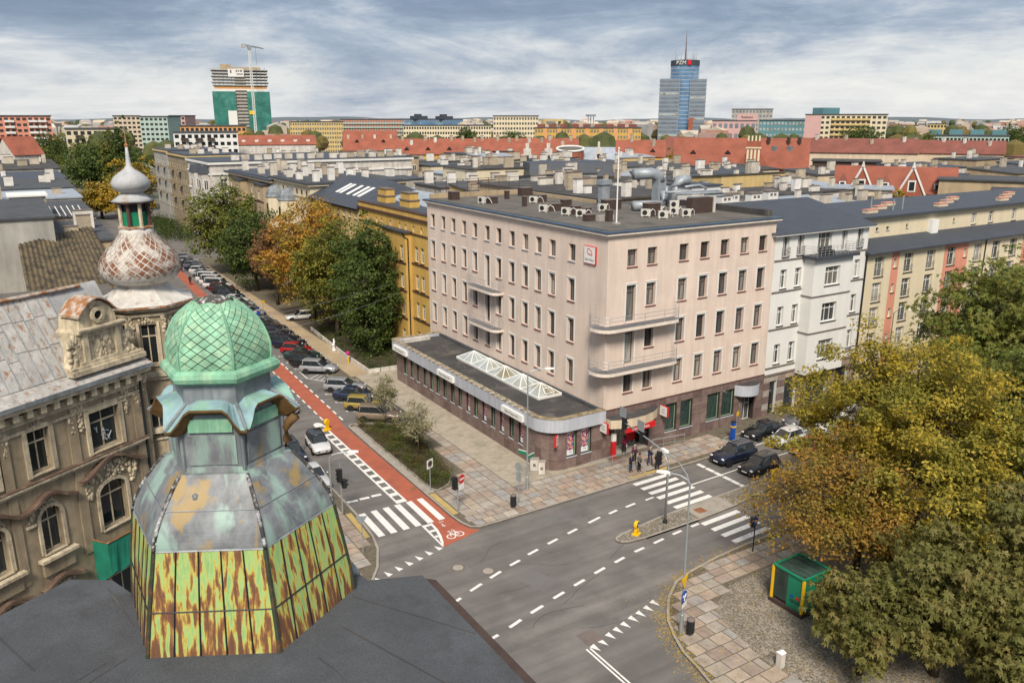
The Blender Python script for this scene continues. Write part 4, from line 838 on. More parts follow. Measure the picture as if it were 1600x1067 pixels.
# ---- pale yellow building with a blue-grey pitched roof
nb = thing('apartment_house', 'pale yellow house with dark pitched roof and a row of white skylights', 'house', (42.8, 109.6, 0))
P = [(42.8, 109.6), (56.5, 109.6), (56.5, 131), (42.8, 131)]; F_ = Face(42.8, 131, -90); ops = []; ws = []
for k in range(9):
    y = 111.0 + k * 2.3
    for z, h in ((15.7, .9), (12.3, 1.9), (8.8, 1.9), (5.2, 1.9)): ops.append((131 - y - .45, z, .9, h)); ws.append((131 - y, z, h))
shell(nb, P, 17.2, {3: (F_, 0, 21.4, ops)}, MAT['yellow2'], .2)
for a in ws: win(F_, nb, a[0], a[1], .9, a[2], 'white', .18)
b = B(); b.add([(42.3, 109.6, 17.25), (57, 109.6, 17.25), (57, 131, 17.25), (42.3, 131, 17.25), (49.7, 112.5, 20.6), (49.7, 131, 20.6)], [(0, 1, 4), (1, 2, 5, 4), (2, 3, 5), (3, 0, 4, 5), (3, 2, 1, 0)]); rf = b.obj('roof', MAT['darkroof'], nb)
for y in (114.5, 116.4, 119.0, 122.0, 123.6):
    b = B(); f0, f1 = .35, .7; x0, x1 = 42.3 + 7.4 * f0, 42.3 + 7.4 * f1; z0, z1 = 17.25 + 3.35 * f0 + .05, 17.25 + 3.35 * f1 + .05
    b.add([(x0, y, z0), (x1, y, z1), (x1, y + 1.0, z1), (x0, y + 1.0, z0), (x0, y, z0 - .15), (x1, y, z1 - .15), (x1, y + 1, z1 - .15), (x0, y + 1, z0 - .15)], [(3, 2, 1, 0), (0, 1, 5, 4), (1, 2, 6, 5), (2, 3, 7, 6), (3, 0, 4, 7)]); b.obj('roof_window', MAT['white'], rf)
band(F_, nb, 0, 21.4, 16.9, 17.2, .3, 'dark', 'gutter')
# ---- cream house with round attic windows and two domed bays
cb = thing('apartment_house', 'cream house with oval attic windows and two grey domed bays', 'house', (43, 131, 0))
P = [(43, 131.1), (60, 131.1), (60, 152), (43, 152)]; F_ = Face(43, 152, -90); ops = []; ws = []
for k in range(7):
    for z, h in ((12.6, 2.0), (8.9, 2.0), (5.0, 2.0)): ops.append((1.6 + k * 3.0 - .5, z, 1.0, h)); ws.append((1.6 + k * 3.0, z, h))
shell(cb, P, 18.9, {3: (F_, 0, 20.9, ops)}, MAT['cream'], .2)
for a in ws: win(F_, cb, a[0], a[1], 1.0, a[2], 'old', .18)
for k in range(8):
    b = B(); b.T = Matrix.Translation(F_.p(1.4 + k * 2.55, 17.7, .02)) @ Matrix.Rotation(F_.a, 4, 'Z') @ Matrix.Rotation(R(90), 4, 'X'); b.lathe([(0, .03), (.34, .03), (.34, .06), (.46, .06), (.46, 0)], 14, mi=0, sx=.7); b.obj('oval_window', [MAT['brown']], cb)
band(F_, cb, 0, 20.9, 16.85, 17.05, .15, 'creamy')
b = B(); b.prism(offs(P, .5), 18.9, 19.15, 0); b.prism(offs(P, .62), 19.15, 19.4, 1); b.obj('cornice', [MAT['cream'], MAT['darkroof']], cb)
b = B(); b.prism(offs(P, -.1), 19.4, 19.5); rf = b.obj('roof', MAT['bitumen_g'], cb)
for k in range(12): chimney(rf, 44.5 + (k % 4) * 3.6 + rnd.uniform(-.5, .5), 133 + k * 1.6, 19.6, 1.0, .8, rnd.choice((1.2, 1.6, 2.0)))
for y in (141.0, 148.4):
    oc = [(42.6 + 2.0 * math.cos(a), y + 2.0 * math.sin(a)) for a in np.linspace(R(22.5), R(22.5 + 315), 8)]
    b = B(); b.prism(oc, 0, 16.0); o = b.obj('bay', MAT['cream'], cb)
    b = B(); b.lathe([(2.15, 16.0), (2.15, 16.15), (2.0, 16.3), (1.9, 16.9), (1.5, 17.6), (.8, 18.0), (0, 18.15)], 8, (42.6, y), R(22.5)); b.obj('dome', MAT['zinc'], o)
    for z in (13.0, 9.2, 5.4):
        b = B(); b.box(40.68, y - .4, z, 40.76, y + .4, z + 1.9); b.obj('window', MAT['pane_d'], o)
# ---- tan ornate house
tb = thing('apartment_house', 'tan ornate house with dark curved eaves before the side street', 'house', (43, 152, 0))
P = [(43, 152.1), (62, 152.1), (62, 185.5), (43, 185.5)]; F_ = Face(43, 185.5, -90); ops = []; ws = []
for k in range(10):
    for z, h in ((15.2, 1.5), (11.3, 2.3), (7.3, 2.3), (3.6, 2.0)): ops.append((1.8 + k * 3.3 - .55, z, 1.1, h)); ws.append((1.8 + k * 3.3, z, h))
shell(tb, P, 18.2, {3: (F_, 0, 33.4, ops)}, MAT['tan'], .2)
for a in ws: win(F_, tb, a[0], a[1], 1.1, a[2], 'white', .16)
for y0, y1 in ((154, 160), (170, 176)): bay(tb, 41.6, y0, y1, 17.6, 42.99, MAT['tan'], ((14.8, 1.7), (10.8, 2.6), (6.8, 2.6), (3.0, 2.4)), 1.5)
b = B(); b.prism(offs(P, .7), 18.2, 18.45, 0); b.prism(offs(P, .8), 18.45, 18.7, 1); b.obj('eaves', [MAT['creamy'], MAT['darkroof']], tb)
b = B(); b.prism(offs(P, -.1), 18.7, 18.9); rf = b.obj('roof', MAT['darkroof'], tb)
for k in range(14): chimney(rf, 46 + (k % 3) * 5 + rnd.uniform(-1, 1), 154 + k * 2.2, 18.9, 1.2, .8, rnd.choice((1.4, 2.0, 2.4)))
for z in (14.4, 10.4, 6.4): band(F_, tb, 0, 33.4, z, z + .25, .2, 'creamy')
# ---- white ornate corner house and two grey ones beyond
wb = thing('apartment_house', 'white ornate corner house with dark mansard caps at the far street', 'house', (43, 203.5, 0))
P = [(43, 203.5), (95, 203.5), (95, 229), (43, 229)]; F_ = Face(43, 229, -90); FS = Face(43, 203.5, 0); ops = []; o2 = []
ws = [(F_, 2.2 + k * 4.1, z, h) for k in range(6) for z, h in ((13.2, 2.3), (9.0, 2.3), (5.0, 2.3))] + [(FS, 3 + k * 5.0, z, h) for k in range(4) for z, h in ((13.2, 2.4), (9.0, 2.4), (5.0, 2.4))]
for F2_, q_, z, h in ws: (ops if F2_ is F_ else o2).append((q_ - .7, z, 1.4, h))
shell(wb, P, 19.0, {3: (F_, 0, 25.5, ops), 0: (FS, 0, 52, o2)}, MAT['whitedirty'], .25)
for F2_, q_, z, h in ws: win(F2_, wb, q_, z, 1.4, h, 'white', .2)
b = B(); b.prism(offs(P, .45), 19.0, 19.5, 0); b.prism(offs(P, .2), 19.5, 19.75, 1); rf = b.obj('roof', [MAT['whitewall'], MAT['darkroof']], wb)
for z in (16.6, 12.3, 8.2, 4.4): band(F_, wb, 0, 25.5, z, z + .35, .3, 'whitewall'); band(FS, wb, 0.3, 52, z, z + .35, .3, 'whitewall')
for y in (206.5, 215.0):
    b = B(); b.box(41.2, y - 2, 4, 42.98, y + 2, 17.0); o = b.obj('bay', MAT['whitedirty'], wb)
    b = B(); b.loft([[(40.9, y - 2.3, 17.0), (43, y - 2.3, 17.0), (43, y + 2.3, 17.0), (40.9, y + 2.3, 17.0)], [(41.3, y - 1.8, 18.6), (43, y - 1.8, 18.6), (43, y + 1.8, 18.6), (41.3, y + 1.8, 18.6)]]); b.obj('mansard_cap', MAT['darkroof'], o)
    for z in (13.2, 9.0): farwin(Face(41.2, y, -90), o, 0, z, 1.5, 2.3); farwin(Face(42.1, y - 2, 0), o, 0, z, 1.0, 2.3)
for k in range(16): chimney(rf, 50 + k * 2.7, 206 + rnd.uniform(0, 3), 19.75, 1.8, .7, 1.3)
for y0, y1, z, mt, lb in ((229.2, 256, 20.2, 'stucco', 'grey-brown tenement with stacked balconies beyond the white corner house'), (256.2, 280, 20.6, 'concrete', 'farthest grey tenement at the end of the tree-lined street')):
    gb = thing('apartment_house', lb, 'house', (43, y0, 0)); P = [(43, y0), (58, y0), (58, y1), (43, y1)]; F_ = Face(43, y1, -90); ops = []; ws = []
    for k in range(7):
        for z_, h in ((16, 2.0), (12.2, 2.0), (8.4, 2.0), (4.6, 2.0)): ops.append((2 + k * 3.5 - .6, z_, 1.2, h)); ws.append((2 + k * 3.5, z_, h))
    shell(gb, P, z - .6, {3: (F_, 0, y1 - y0, ops)}, MAT[mt], .25)
    for a in ws: win(F_, gb, a[0], a[1], 1.2, a[2], 'white', .2)
    b = B(); b.prism(offs(P, .4), z - .6, z - .2, 0); b.prism(offs(P, .1), z - .2, z + .2, 1); rf = b.obj('roof', [MAT['yellow2'], MAT['darkroof']], gb)
    for k in range(6): chimney(rf, 46 + k * 1.9, (y0 + y1) / 2 + rnd.uniform(-8, 8), z + .2, 1.6, .7, 1.2)
    for k in (1, 4):
        for z_ in (15.9, 12.1, 8.3): b = B(); F_.bx(b, 2 + k * 3.5 - 1.4, 2 + k * 3.5 + 1.4, z_ - .3, z_ - .1, 0, 1.1); F_.bx(b, 2 + k * 3.5 - 1.4, 2 + k * 3.5 + 1.4, z_ - .1, z_ + .8, 1.02, 1.1); b.obj('balcony', MAT['stucco'], gb)
# ---- white modern house right of the bank
wh = thing('apartment_house', 'white house with projecting bay and roof terrace right of the bank', 'house', (63.1, 53.3, 0))
F_ = Face(63.1, 53.3, 0); L = 14.45; P = [(63.1, 53.3), (77.55, 53.3), (77.55, 66), (63.1, 66)]; q = lambda x: x - 63.1
R4 = ((16.4, 2.0), (13.25, 1.9), (9.46, 1.95), (5.48, 2.05)); ops = []; ws = []
for x in (64.7, 66.85, 76.15):
    for z, h in R4: ops.append((q(x) - .45, z, .9, h)); ws.append((q(x), z, .9, h, 'tall' if z > 16 else 'white'))
for x, w_ in ((70.5, 2.1), (73.6, .9)): ops.append((q(x) - w_ / 2, 16.3, w_, 2.1)); ws.append((q(x), 16.3, w_, 2.1, 'white3' if w_ > 1 else 'tall'))
gops = [(.9, .1, 1.1, 3.6), (3.2, .1, 1.8, 3.6), (6.6, .1, 3.4, 3.4), (11.2, .1, 2.2, 3.4)]
shell(wh, P, 18.55, {0: (F_, 0, L, ops + gops)}, MAT['whitewall'], .3)
for a in ws: win(F_, wh, a[0], a[1], a[2], a[3], a[4], .25)
for q_, z, w_, h in gops: b = B(); b.quad(F_.p(q_, z, -.3), F_.p(q_ + w_, z, -.3), F_.p(q_ + w_, z + h, -.3), F_.p(q_, z + h, -.3)); b.obj('shop_window', MAT['pane_d'], wh)
for i, z in enumerate((.0, .72, 1.44, 2.16, 2.88, 3.6)): panels(F_, wh, 0, L, z, z + .7, 2.0, .7, gops, MAT['slab'] if i % 2 else MAT['granite'], .04 if i % 2 else .06, 'plinth_panel')
band(F_, wh, 0, L, 4.32, 4.5, .14, 'chimtop')
for x in (64.7, 66.85, 76.15):
    b = B()
    for z in (16.5, 16.9, 17.3): F_.bx(b, q(x) - .6, q(x) + .6, z, z + .035, .06, .09)
    for k in range(9): F_.bx(b, q(x) - .59 + k * .145, q(x) - .57 + k * .145, 16.45, 17.3, .065, .085)
    b.obj('railing', MAT['chrome'], wh)
for z in (12.9, 9.1, 5.1, 16.05): band(F_, wh, .05, 4.4, z, z + .13, .09, 'chimtop'); band(F_, wh, 10.6, 14.4, z, z + .13, .09, 'chimtop')
Fb = Face(67.6, 52.0, 0); b = B(); wall(b, Fb, 0, 5.9, 4.1, 16.05, [(1.75, z, 2.3, h) for z, h in R4[1:]], .3); b.quad((67.6, 53.3, 4.1), (67.6, 52.0, 4.1), (67.6, 52.0, 16.05), (67.6, 53.3, 16.05)); b.quad((73.5, 52.0, 4.1), (73.5, 53.3, 4.1), (73.5, 53.3, 16.05), (73.5, 52.0, 16.05)); b.quad((67.6, 53.3, 4.1), (73.5, 53.3, 4.1), (73.5, 52, 4.1), (67.6, 52, 4.1)); by = b.obj('bay', MAT['whitewall'], wh)
for z, h in R4[1:]: win(Fb, wh, 2.9, z, 2.3, h, 'white3', .27)
for z in (12.2, 8.4): b = B(); Fb.bx(b, -.05, 5.95, z, z + .12, 0, .08); b.box(67.52, 52.0, z, 67.6, 53.29, z + .12); b.obj('string_course', MAT['chimtop'], by)
b = B(); b.box(67.2, 51.5, 16.05, 73.9, 53.28, 16.35, 0); b.obj('terrace', MAT['darkroof'], wh)
b = B()
for z in (16.6, 16.85, 17.1, 17.32): b.tube([(67.27, 53.2, z), (67.27, 51.56, z), (73.83, 51.56, z), (73.83, 53.2, z)], .018, 5)
for k in range(12): b.tube([(67.27 + k * .596, 51.56, 16.36), (67.27 + k * .596, 51.56, 17.33)], .02, 5)
b.obj('terrace_railing', MAT['chrome'], wh)
for x in (68.6, 69.3, 70.0): b = B(); b.box(x, 52.0, 16.36, x + .5, 52.5, 16.8); b.box(x, 52.42, 16.8, x + .5, 52.5, 17.2); b.obj('terrace_chair', MAT['dark'], wh)
b = B(); b.prism(offs(P, .5), 18.55, 18.75, 0); b.obj('eaves', MAT['whitewall'], wh)
b = B(); e = offs(P, .62); b.add([(e[0][0], e[0][1], 18.76), (e[1][0], e[1][1], 18.76), (e[2][0], e[2][1], 18.76), (e[3][0], e[3][1], 18.76), (e[0][0], 62, 20.9), (e[1][0], 62, 20.9)], [(0, 1, 5, 4), (4, 5, 2, 3), (1, 2, 5), (0, 4, 3)]); rf = b.obj('roof', MAT['darkroof'], wh)
for x, y in ((65.5, 62.6), (67.6, 63.6), (70.2, 62.8), (74.0, 63.8), (66.3, 64.9)): 
    b = B(); b.box(x - .8, y - .45, 19.4, x + .8, y + .45, 21.6, 0); b.box(x - .88, y - .53, 21.6, x + .88, y + .53, 21.72, 1); b.box(x - .5, y - .455, 21.1, x - .1, y - .451, 21.4, 1); b.box(x + .1, y - .455, 21.1, x + .5, y - .451, 21.4, 1); b.obj('chimney', [MAT['whitewall'], MAT['chimtop']], rf)
sh = thing('stair_hut', 'white rooftop stair hut with a pale door behind the bank', 'hut', (66.6, 68.5, 19))
b = B(); b.box(65.2, 67.2, 17, 69.6, 71.5, 22.2, 0); b.box(65.0, 67.0, 22.2, 69.8, 71.7, 22.35, 1); b.obj('walls', [MAT['whitewall'], MAT['darkroof']], sh)
b = B(); b.box(66.4, 67.13, 19.6, 67.4, 67.19, 21.6); b.obj('door', MAT['cream'], sh)
b = B(); b.box(62.5, 66.05, 0, 80, 78, 17.6); b.obj('lower_wing', MAT['concrete'], sh)
# ---- cream block with salmon panels
cr = thing('apartment_block', 'long cream apartment block with salmon red panels and set-back attic', 'apartment block', (77.6, 53.3, 0))
F_ = Face(77.6, 53.3, 0); L = 72; q = lambda x: x - 77.6; ops = []; ws = []
R5 = ((12.9, 2.15), (10.1, 2.15), (7.3, 2.2), (4.4, 2.2))
for x in (80.0, 85.3, 89.5, 93.6, 99.1, 103.1, 107.0, 111.5, 115.5, 121, 125, 130, 134, 140): 
    for z, h in R5: ops.append((q(x) - .8, z, 1.6, h)); ws.append((q(x), z, 1.6, h, 'white'))
for x in (82.85, 96.4, 110.0, 123):
    for z, h in R5: ops.append((q(x) - .28, z + .75, .56, 1.0)); ws.append((q(x), z + .75, .56, 1.0, 'tall'))
b = B(); wall(b, F_, 0, L, 0, 15.7, ops, .28); b.quad((77.62, 66, 0), (77.62, 53.3, 0), (77.62, 53.3, 15.7), (77.62, 66, 15.7)); b.obj('wall', MAT['cream'], cr)
def opanel(x0, x1, z0, z1):
    o = [p for p in ops if p[0] > q(x0) - .1 and p[0] + p[2] < q(x1) + .1 and p[1] > z0 - .5 and p[1] < z1]
    b = B(); F2_ = Face(77.6, 53.288, 0); wall(b, F2_, q(x0), q(x1), z0, z1, o, .012); b.obj('salmon_panel', MAT['salmon'], cr)
opanel(82.15, 83.5, 1, 15.69); opanel(92.1, 97.0, 1, 15.69); opanel(109.2, 110.8, 1, 15.69); opanel(122.2, 123.8, 1, 15.69)
for a in ws: win(F_, cr, a[0], a[1], a[2], a[3], a[4], .24)
for x in (80.0, 85.3, 89.5, 93.6, 99.1, 103.1, 107.0):
    for z, h in R5[:3]:
        b = B()
        for zz_ in (.15, .5, .85): F_.bx(b, q(x) - .78, q(x) + .78, z + zz_, z + zz_ + .03, .02, .05)
        for k in range(6): F_.bx(b, q(x) - .75 + k * .3, q(x) - .73 + k * .3, z, z + .88, .025, .045)
        b.obj('french_railing', MAT['chrome'], cr)
b = B(); b.box(100.55, 53.2, 0.2, 100.7, 53.29, 15.7); b.box(77.45, 53.15, 0.2, 77.62, 53.28, 15.6); b.obj('downpipe', MAT['dark'], cr)
b = B(); b.add([(77.3, 52.6, 15.72), (150, 52.6, 15.72), (150, 55.8, 16.7), (77.3, 55.8, 16.7), (77.3, 52.6, 15.55), (150, 52.6, 15.55), (150, 55.8, 15.55), (77.3, 55.8, 15.55)], [(0, 1, 2, 3), (4, 5, 1, 0), (7, 6, 5, 4), (3, 7, 4, 0)]); b.obj('lower_roof', MAT['darkroof'], cr)
F3 = Face(77.6, 55.8, 0); aops = [(q(x) - w_ / 2, 16.85 + dz, w_, h) for x, w_, dz, h in ((82.6, .5, .55, .4), (84.5, .5, .55, .4), (88.1, .4, .55, .45), (97.5, .4, .6, .45), (101.8, 1.0, .1, 1.35), (105.6, 1.0, .1, 1.35), (111, 1.0, 0, 1.5))]
b = B(); wall(b, F3, 0, L, 16.4, 18.9, aops, .2); b.quad((77.6, 66, 0), (77.6, 55.8, 0), (77.6, 55.8, 18.9), (77.6, 66, 18.9)); b.obj('attic_wall', MAT['cream'], cr)
for q_, z, w_, h in aops: win(F3, cr, q_ + w_ / 2, z, w_, h, 'white' if w_ > .8 else 'dark', .16)
b = B(); b.box(92.1, 55.2, 16.5, 93.4, 55.79, 18.1); b.obj('white_hatch', MAT['white'], cr)
b = B(); b.box(77.0, 55.2, 18.9, 150, 67.5, 19.15); rf = b.obj('roof', MAT['darkroof'], cr)
for k in range(11): 
    x = 83 + k * 4.6; b = B(); b.box(x, 57.5 + (k % 3) * 2, 19.15, x + 1.9, 58.2 + (k % 3) * 2, 19.5, 0); b.box(x - .05, 57.45 + (k % 3) * 2, 19.5, x + 1.95, 58.25 + (k % 3) * 2, 19.56, 1); b.obj('chimney', [MAT['creamy'], MAT['salmon']], rf)
for x, h in ((84.2, 2.0), (88.4, 1.3), (90.2, 1.6), (99, 1.0)): b = B(); b.tube([(x, 58, 19.1), (x, 58, 19.15 + h)], .08, 6); b.obj('vent_pipe', MAT['steel'], rf)
# ================================================================ old stucco corner house with rusty onion tower
def lump(b, c, rx, ry, rz_, n=6, mi=0):
    rings = []; vs = [(c[0], c[1], c[2] - rz_)]
    for i in range(1, 4):
        a = -math.pi / 2 + math.pi * i / 4
        vs += [(c[0] + rx * math.cos(a) * math.cos(2 * math.pi * j / n), c[1] + ry * math.cos(a) * math.sin(2 * math.pi * j / n), c[2] + rz_ * math.sin(a)) for j in range(n)]
    vs.append((c[0], c[1], c[2] + rz_)); fs = [(0, 1 + (j + 1) % n, 1 + j) for j in range(n)]
    for i in range(2): fs += [(1 + i * n + j, 1 + i * n + (j + 1) % n, 1 + (i + 1) * n + (j + 1) % n, 1 + (i + 1) * n + j) for j in range(n)]
    e = len(vs) - 1; fs += [(1 + 2 * n + j, 1 + 2 * n + (j + 1) % n, e) for j in range(n)]; b.add(vs, fs, mi)
def ornament(F_, par, q0, q1, z0, z1, n, r_=.09, name='stucco_ornament', mat='stucco_l', taper=None):
    b = B()
    b.T = None
    for k in range(int(n * 1.7)):
        z = rnd.uniform(z0, z1); f = 1.0 if taper is None else max(.15, 1 - taper * (z1 - z) / (z1 - z0)); c = (q0 + q1) / 2
        q_ = c + (rnd.uniform(q0, q1) - c) * f; s_ = r_ * rnd.uniform(.4, 1.05); lump(b, F_.p(q_, z, rnd.uniform(-.02, .05)), s_, s_, s_ * rnd.uniform(.6, 1.9), 5)
    return b.obj(name, MAT[mat], par, smooth=True)
def arch_fill(F_, par, q_, zs, w_, h, mat, dep=.0):
    """wall pieces that round off the top of an opening"""
    b = B(); r_ = w_ / 2; n = 6
    for s_ in (-1, 1):
        pts = [(q_ + s_ * r_, zs + h)] + [(q_ + s_ * r_ * math.cos(a), zs + h * math.sin(a)) for a in np.linspace(0, math.pi / 2, n)]
        f3 = [F_.p(a, c, .003) for a, c in pts]; f4 = [F_.p(a, c, -.2) for a, c in pts]
        b.poly(f3 if s_ > 0 else f3[::-1])
        for i in range(1, n): b.quad(f3[i], f4[i], f4[i + 1], f3[i + 1])
    return b.obj('arch_spandrel', mat, par)
def archtrim(F_, par, q_, z0, zs, w_, h, t_=.16, o_=.08, mat='stucco_l'):
    b = B(); path = [(q_ - w_ / 2 - t_ / 2, z0)] + [(q_ - (w_ / 2 + t_ / 2) * math.cos(a), zs + (h + t_ / 2) * math.sin(a)) for a in np.linspace(0, math.pi, 11)] + [(q_ + w_ / 2 + t_ / 2, z0)]
    for (a, c), (d, e) in zip(path, path[1:]):
        dx, dz = d - a, e - c; l_ = math.hypot(dx, dz); nx, nz = -dz / l_ * t_ / 2, dx / l_ * t_ / 2
        P_ = [(a - nx, c - nz), (d - nx, e - nz), (d + nx, e + nz), (a + nx, c + nz)]
        f3 = [F_.p(x, y, o_) for x, y in P_]; f4 = [F_.p(x, y, .0) for x, y in P_]
        b.add(f3 + f4, [(0, 1, 2, 3), (0, 4, 5, 1), (2, 6, 7, 3)])
    return b.obj('window_surround', MAT[mat], par)
MAT['mansard'] = M('rusty_roof_sheet', (0.47, 0.46, 0.44), 0.7, 0.2, 1.2, streak=0.3, sk=4.0, c2=(0.30, 0.16, 0.075), c2t=0.585, c2s=1.0, rand=0.12, c2m=(5.5, 5.5, .9))
MAT['rustedge'] = M('rust_edge', (0.29, 0.135, 0.06), 0.85, 0.3, 2.0, c2=(0.44, 0.40, 0.35), c2t=0.52, c2s=2.2)
MAT['whiterust'] = M('white_metal_rust', (0.56, 0.54, 0.50), 0.65, 0.2, 1.5, c2=(0.28, 0.13, 0.06), c2t=0.64, c2s=2.0, streak=0.25, sk=2.0)
MAT['tiles_rust'] = M('rust_scales', (.19, .08, .04), .8, .5, 3.0, c2=(.47, .43, .38), c2t=.50, c2s=1.6)
MAT['hood'] = M('weathered_lead', (.115, .075, .055), .8, .3, 2.0, c2=(.22, .17, .12), c2t=.6, c2s=2.0)
MAT['paleroof'] = M('pale_zinc', (.40, .41, .42), .6, .2, .8, streak=.25, sk=3.0, c2=(.30, .20, .12), c2t=.64, c2s=1.5)
old = thing('corner_house', 'weathered beige stucco house with rusty onion tower and ornate windows', 'house', (5, 41.5, 0))
OF = Face(-1.2, 37.7, 33.7)
ow = []   # q, z, w, h, arched
for q_ in (1.43, -1.1, -3.6, -6.0, -8.5, -11, -13.5): ow += [(q_, 14.75, 1.0, 1.95, 0), (q_, 11.0, 1.0, 2.1, 1), (q_, 6.9, 1.0, 2.3, 1), (q_, 2.9, 1.0, 2.3, 0)]
ow += [(4.72, 14.65, 1.6, 1.9, 0), (4.66, 10.7, 1.5, 2.3, 1), (4.66, 6.5, 1.5, 2.3, 0), (4.66, 2.6, 1.5, 2.3, 0)]
ops = [(q_ - w_ / 2, z, w_, h) for q_, z, w_, h, a in ow]
b = B(); wall(b, OF, -26, 7.3, 0, 17.9, ops, .24); b.quad(OF.p(-26, 0, -14), OF.p(-26, 0), OF.p(-26, 17.9), OF.p(-26, 17.9, -14)); b.quad((7.2, 45, 0), (7.2, 66, 0), (7.2, 66, 18), (7.2, 45, 18)); b.obj('wall', MAT['stucco'], old)
for q_, z, w_, h, a in ow:
    win(OF, old, q_, z, w_, h, 'old', .2)
    vis = q_ > -4
    if a and vis: arch_fill(OF, old, q_, z + h - .5, w_, .5, MAT['stucco']); archtrim(OF, old, q_, z, z + h - .5, w_, .5)
    elif vis: 
        b = B()
        for s_ in (-1, 1): OF.bx(b, q_ + s_ * (w_ / 2 + .11) - .1, q_ + s_ * (w_ / 2 + .11) + .1, z - .1, z + h + .12, 0, .09)
        OF.bx(b, q_ - w_ / 2 - .011, q_ + w_ / 2 + .011, z + h, z + h + .2, 0, .085); b.obj('window_surround', MAT['stucco_l'], old)
        ornament(OF, old, q_ - .35, q_ + .35, z + h + .1, z + h + .4, 9, .075)
# graffiti marks on the wide window
b = B()
for k in range(9):
    q_ = 4.25 + rnd.uniform(0, .9); z = 14.9 + rnd.uniform(0, .7); b.tube([OF.p(q_, z, -.155), OF.p(q_ + rnd.uniform(-.2, .2), z + rnd.uniform(.1, .35), -.155), OF.p(q_ + rnd.uniform(-.2, .25), z + rnd.uniform(-.1, .3), -.155)], .02, 4)
b.obj('graffiti', MAT['fascia'], old)
# cornices, string courses, pilasters
def prof(F_, par, q0, q1, steps, mat, name):
    b = B()
    for z0, z1, o_ in steps: F_.bx(b, q0, q1, z0, z1, 0, o_)
    return b.obj(name, mat, par)
prof(OF, old, -26, 7.25, ((17.12, 17.3, .1), (17.302, 17.55, .16), (17.78, 17.98, .52)), MAT['stucco_l'], 'cornice')
prof(OF, old, -26, 7.3, ((17.98, 18.16, .62),), MAT['zinc'], 'gutter')
b = B(); b.quad(OF.p(-26, 18.17, .6), OF.p(7.3, 18.17, .6), OF.p(7.3, 18.5, -.15), OF.p(-26, 18.5, -.15)); b.obj('eaves_sheet', MAT['mansard'], old)
for k in range(16):
    q_ = 6.6 - k * .62; b = B(); OF.bx(b, q_ - .13, q_ + .13, 17.42, 17.78, .05, .42); lump(b, OF.p(q_, 17.45, .25), .12, .12, .14); b.obj('cornice_bracket', MAT['stucco_l'], old)
prof(OF, old, -26, 6.9, ((14.18, 14.34, .10), (14.342, 14.46, .24)), MAT['stucco_l'], 'string_course')
prof(OF, old, -26, 6.9, ((14.462, 14.50, .26),), MAT['hood'], 'string_course_sheet')
prof(OF, old, -26, 7.1, ((16.72, 16.86, .07),), MAT['stucco_l'], 'string_course')
for q0, q1 in ((2.84, 3.3), (6.35, 6.82), (-.3, .1)):
    prof(OF, old, q0, q1, ((14.5, 16.7, .07), (10.0, 14.15, .06)), MAT['stucco'], 'pilaster'); ornament(OF, old, q0 - .05, q1 + .05, 15.9, 17.3, 26, .10, taper=.7)
ornament(OF, old, 5.75, 6.2, 15.9, 17.4, 24, .10, taper=.7); ornament(OF, old, 3.3, 3.7, 15.9, 17.4, 24, .10, taper=.7)
def hood(q0, q1, zc, rise, drop, par):
    b = B(); P_ = []
    n = 14
    for i in range(n + 1):
        t_ = i / n; s_ = .5 - .5 * math.cos(2 * math.pi * t_); P_.append((q0 + (q1 - q0) * t_, zc + rise * s_ ** 1.1))
    for (a, c), (d, e) in zip(P_, P_[1:]):
        f3 = [OF.p(a, c, .34), OF.p(d, e, .34), OF.p(d, e + .14, .34), OF.p(a, c + .14, .34)]; f4 = [OF.p(a, c, 0), OF.p(d, e, 0), OF.p(d, e + .14, 0), OF.p(a, c + .14, 0)]
        b.add(f3 + f4, [(0, 1, 2, 3), (3, 2, 6, 7), (0, 4, 5, 1)])
    return b.obj('hood_mould', MAT['hood'], par)
for q_ in (1.43, -1.1, -3.6): hood(q_ - 1.25, q_ + 1.28, 13.2, .5, .3, old); ornament(OF, old, q_ - .5, q_ + .5, 13.08, 13.5, 18, .085); ornament(OF, old, q_ - 1.1, q_ - .8, 12.75, 13.1, 8, .09); prof(OF, old, q_ - 1.15, q_ - .7, ((12.5, 12.6, .1),), MAT['stucco_l'], 'ledge')
hood(2.95, 6.5, 13.5, .72, .3, old); ornament(OF, old, 3.7, 5.6, 13.05, 13.9, 40, .11); ornament(OF, old, 3.2, 3.7, 12.5, 13.5, 22, .11, taper=.6); ornament(OF, old, 5.6, 6.1, 12.5, 13.5, 22, .11, taper=.6)
for q_ in (1.4, -1.1, -3.6):
    prof(OF, old, q_ - .85, q_ + .95, ((10.72, 10.86, .34),), MAT['stucco_l'], 'window_ledge'); prof(OF, old, q_ - .7, q_ + .8, ((10.0, 10.7, .14),), MAT['stucco'], 'apron'); ornament(OF, old, q_ - .6, q_ + .7, 10.1, 10.6, 34, .07, 'apron_relief')
    hood(q_ - 1.0, q_ + 1.15, 9.35, .35, .2, old); ornament(OF, old, q_ - .7, q_ + .8, 8.9, 9.5, 26, .08)
b = B(); b.tube([OF.p(6.86, 17.6, .08), OF.p(6.86, .3, .08)], .07, 8); b.obj('downpipe', MAT['dark'], old)
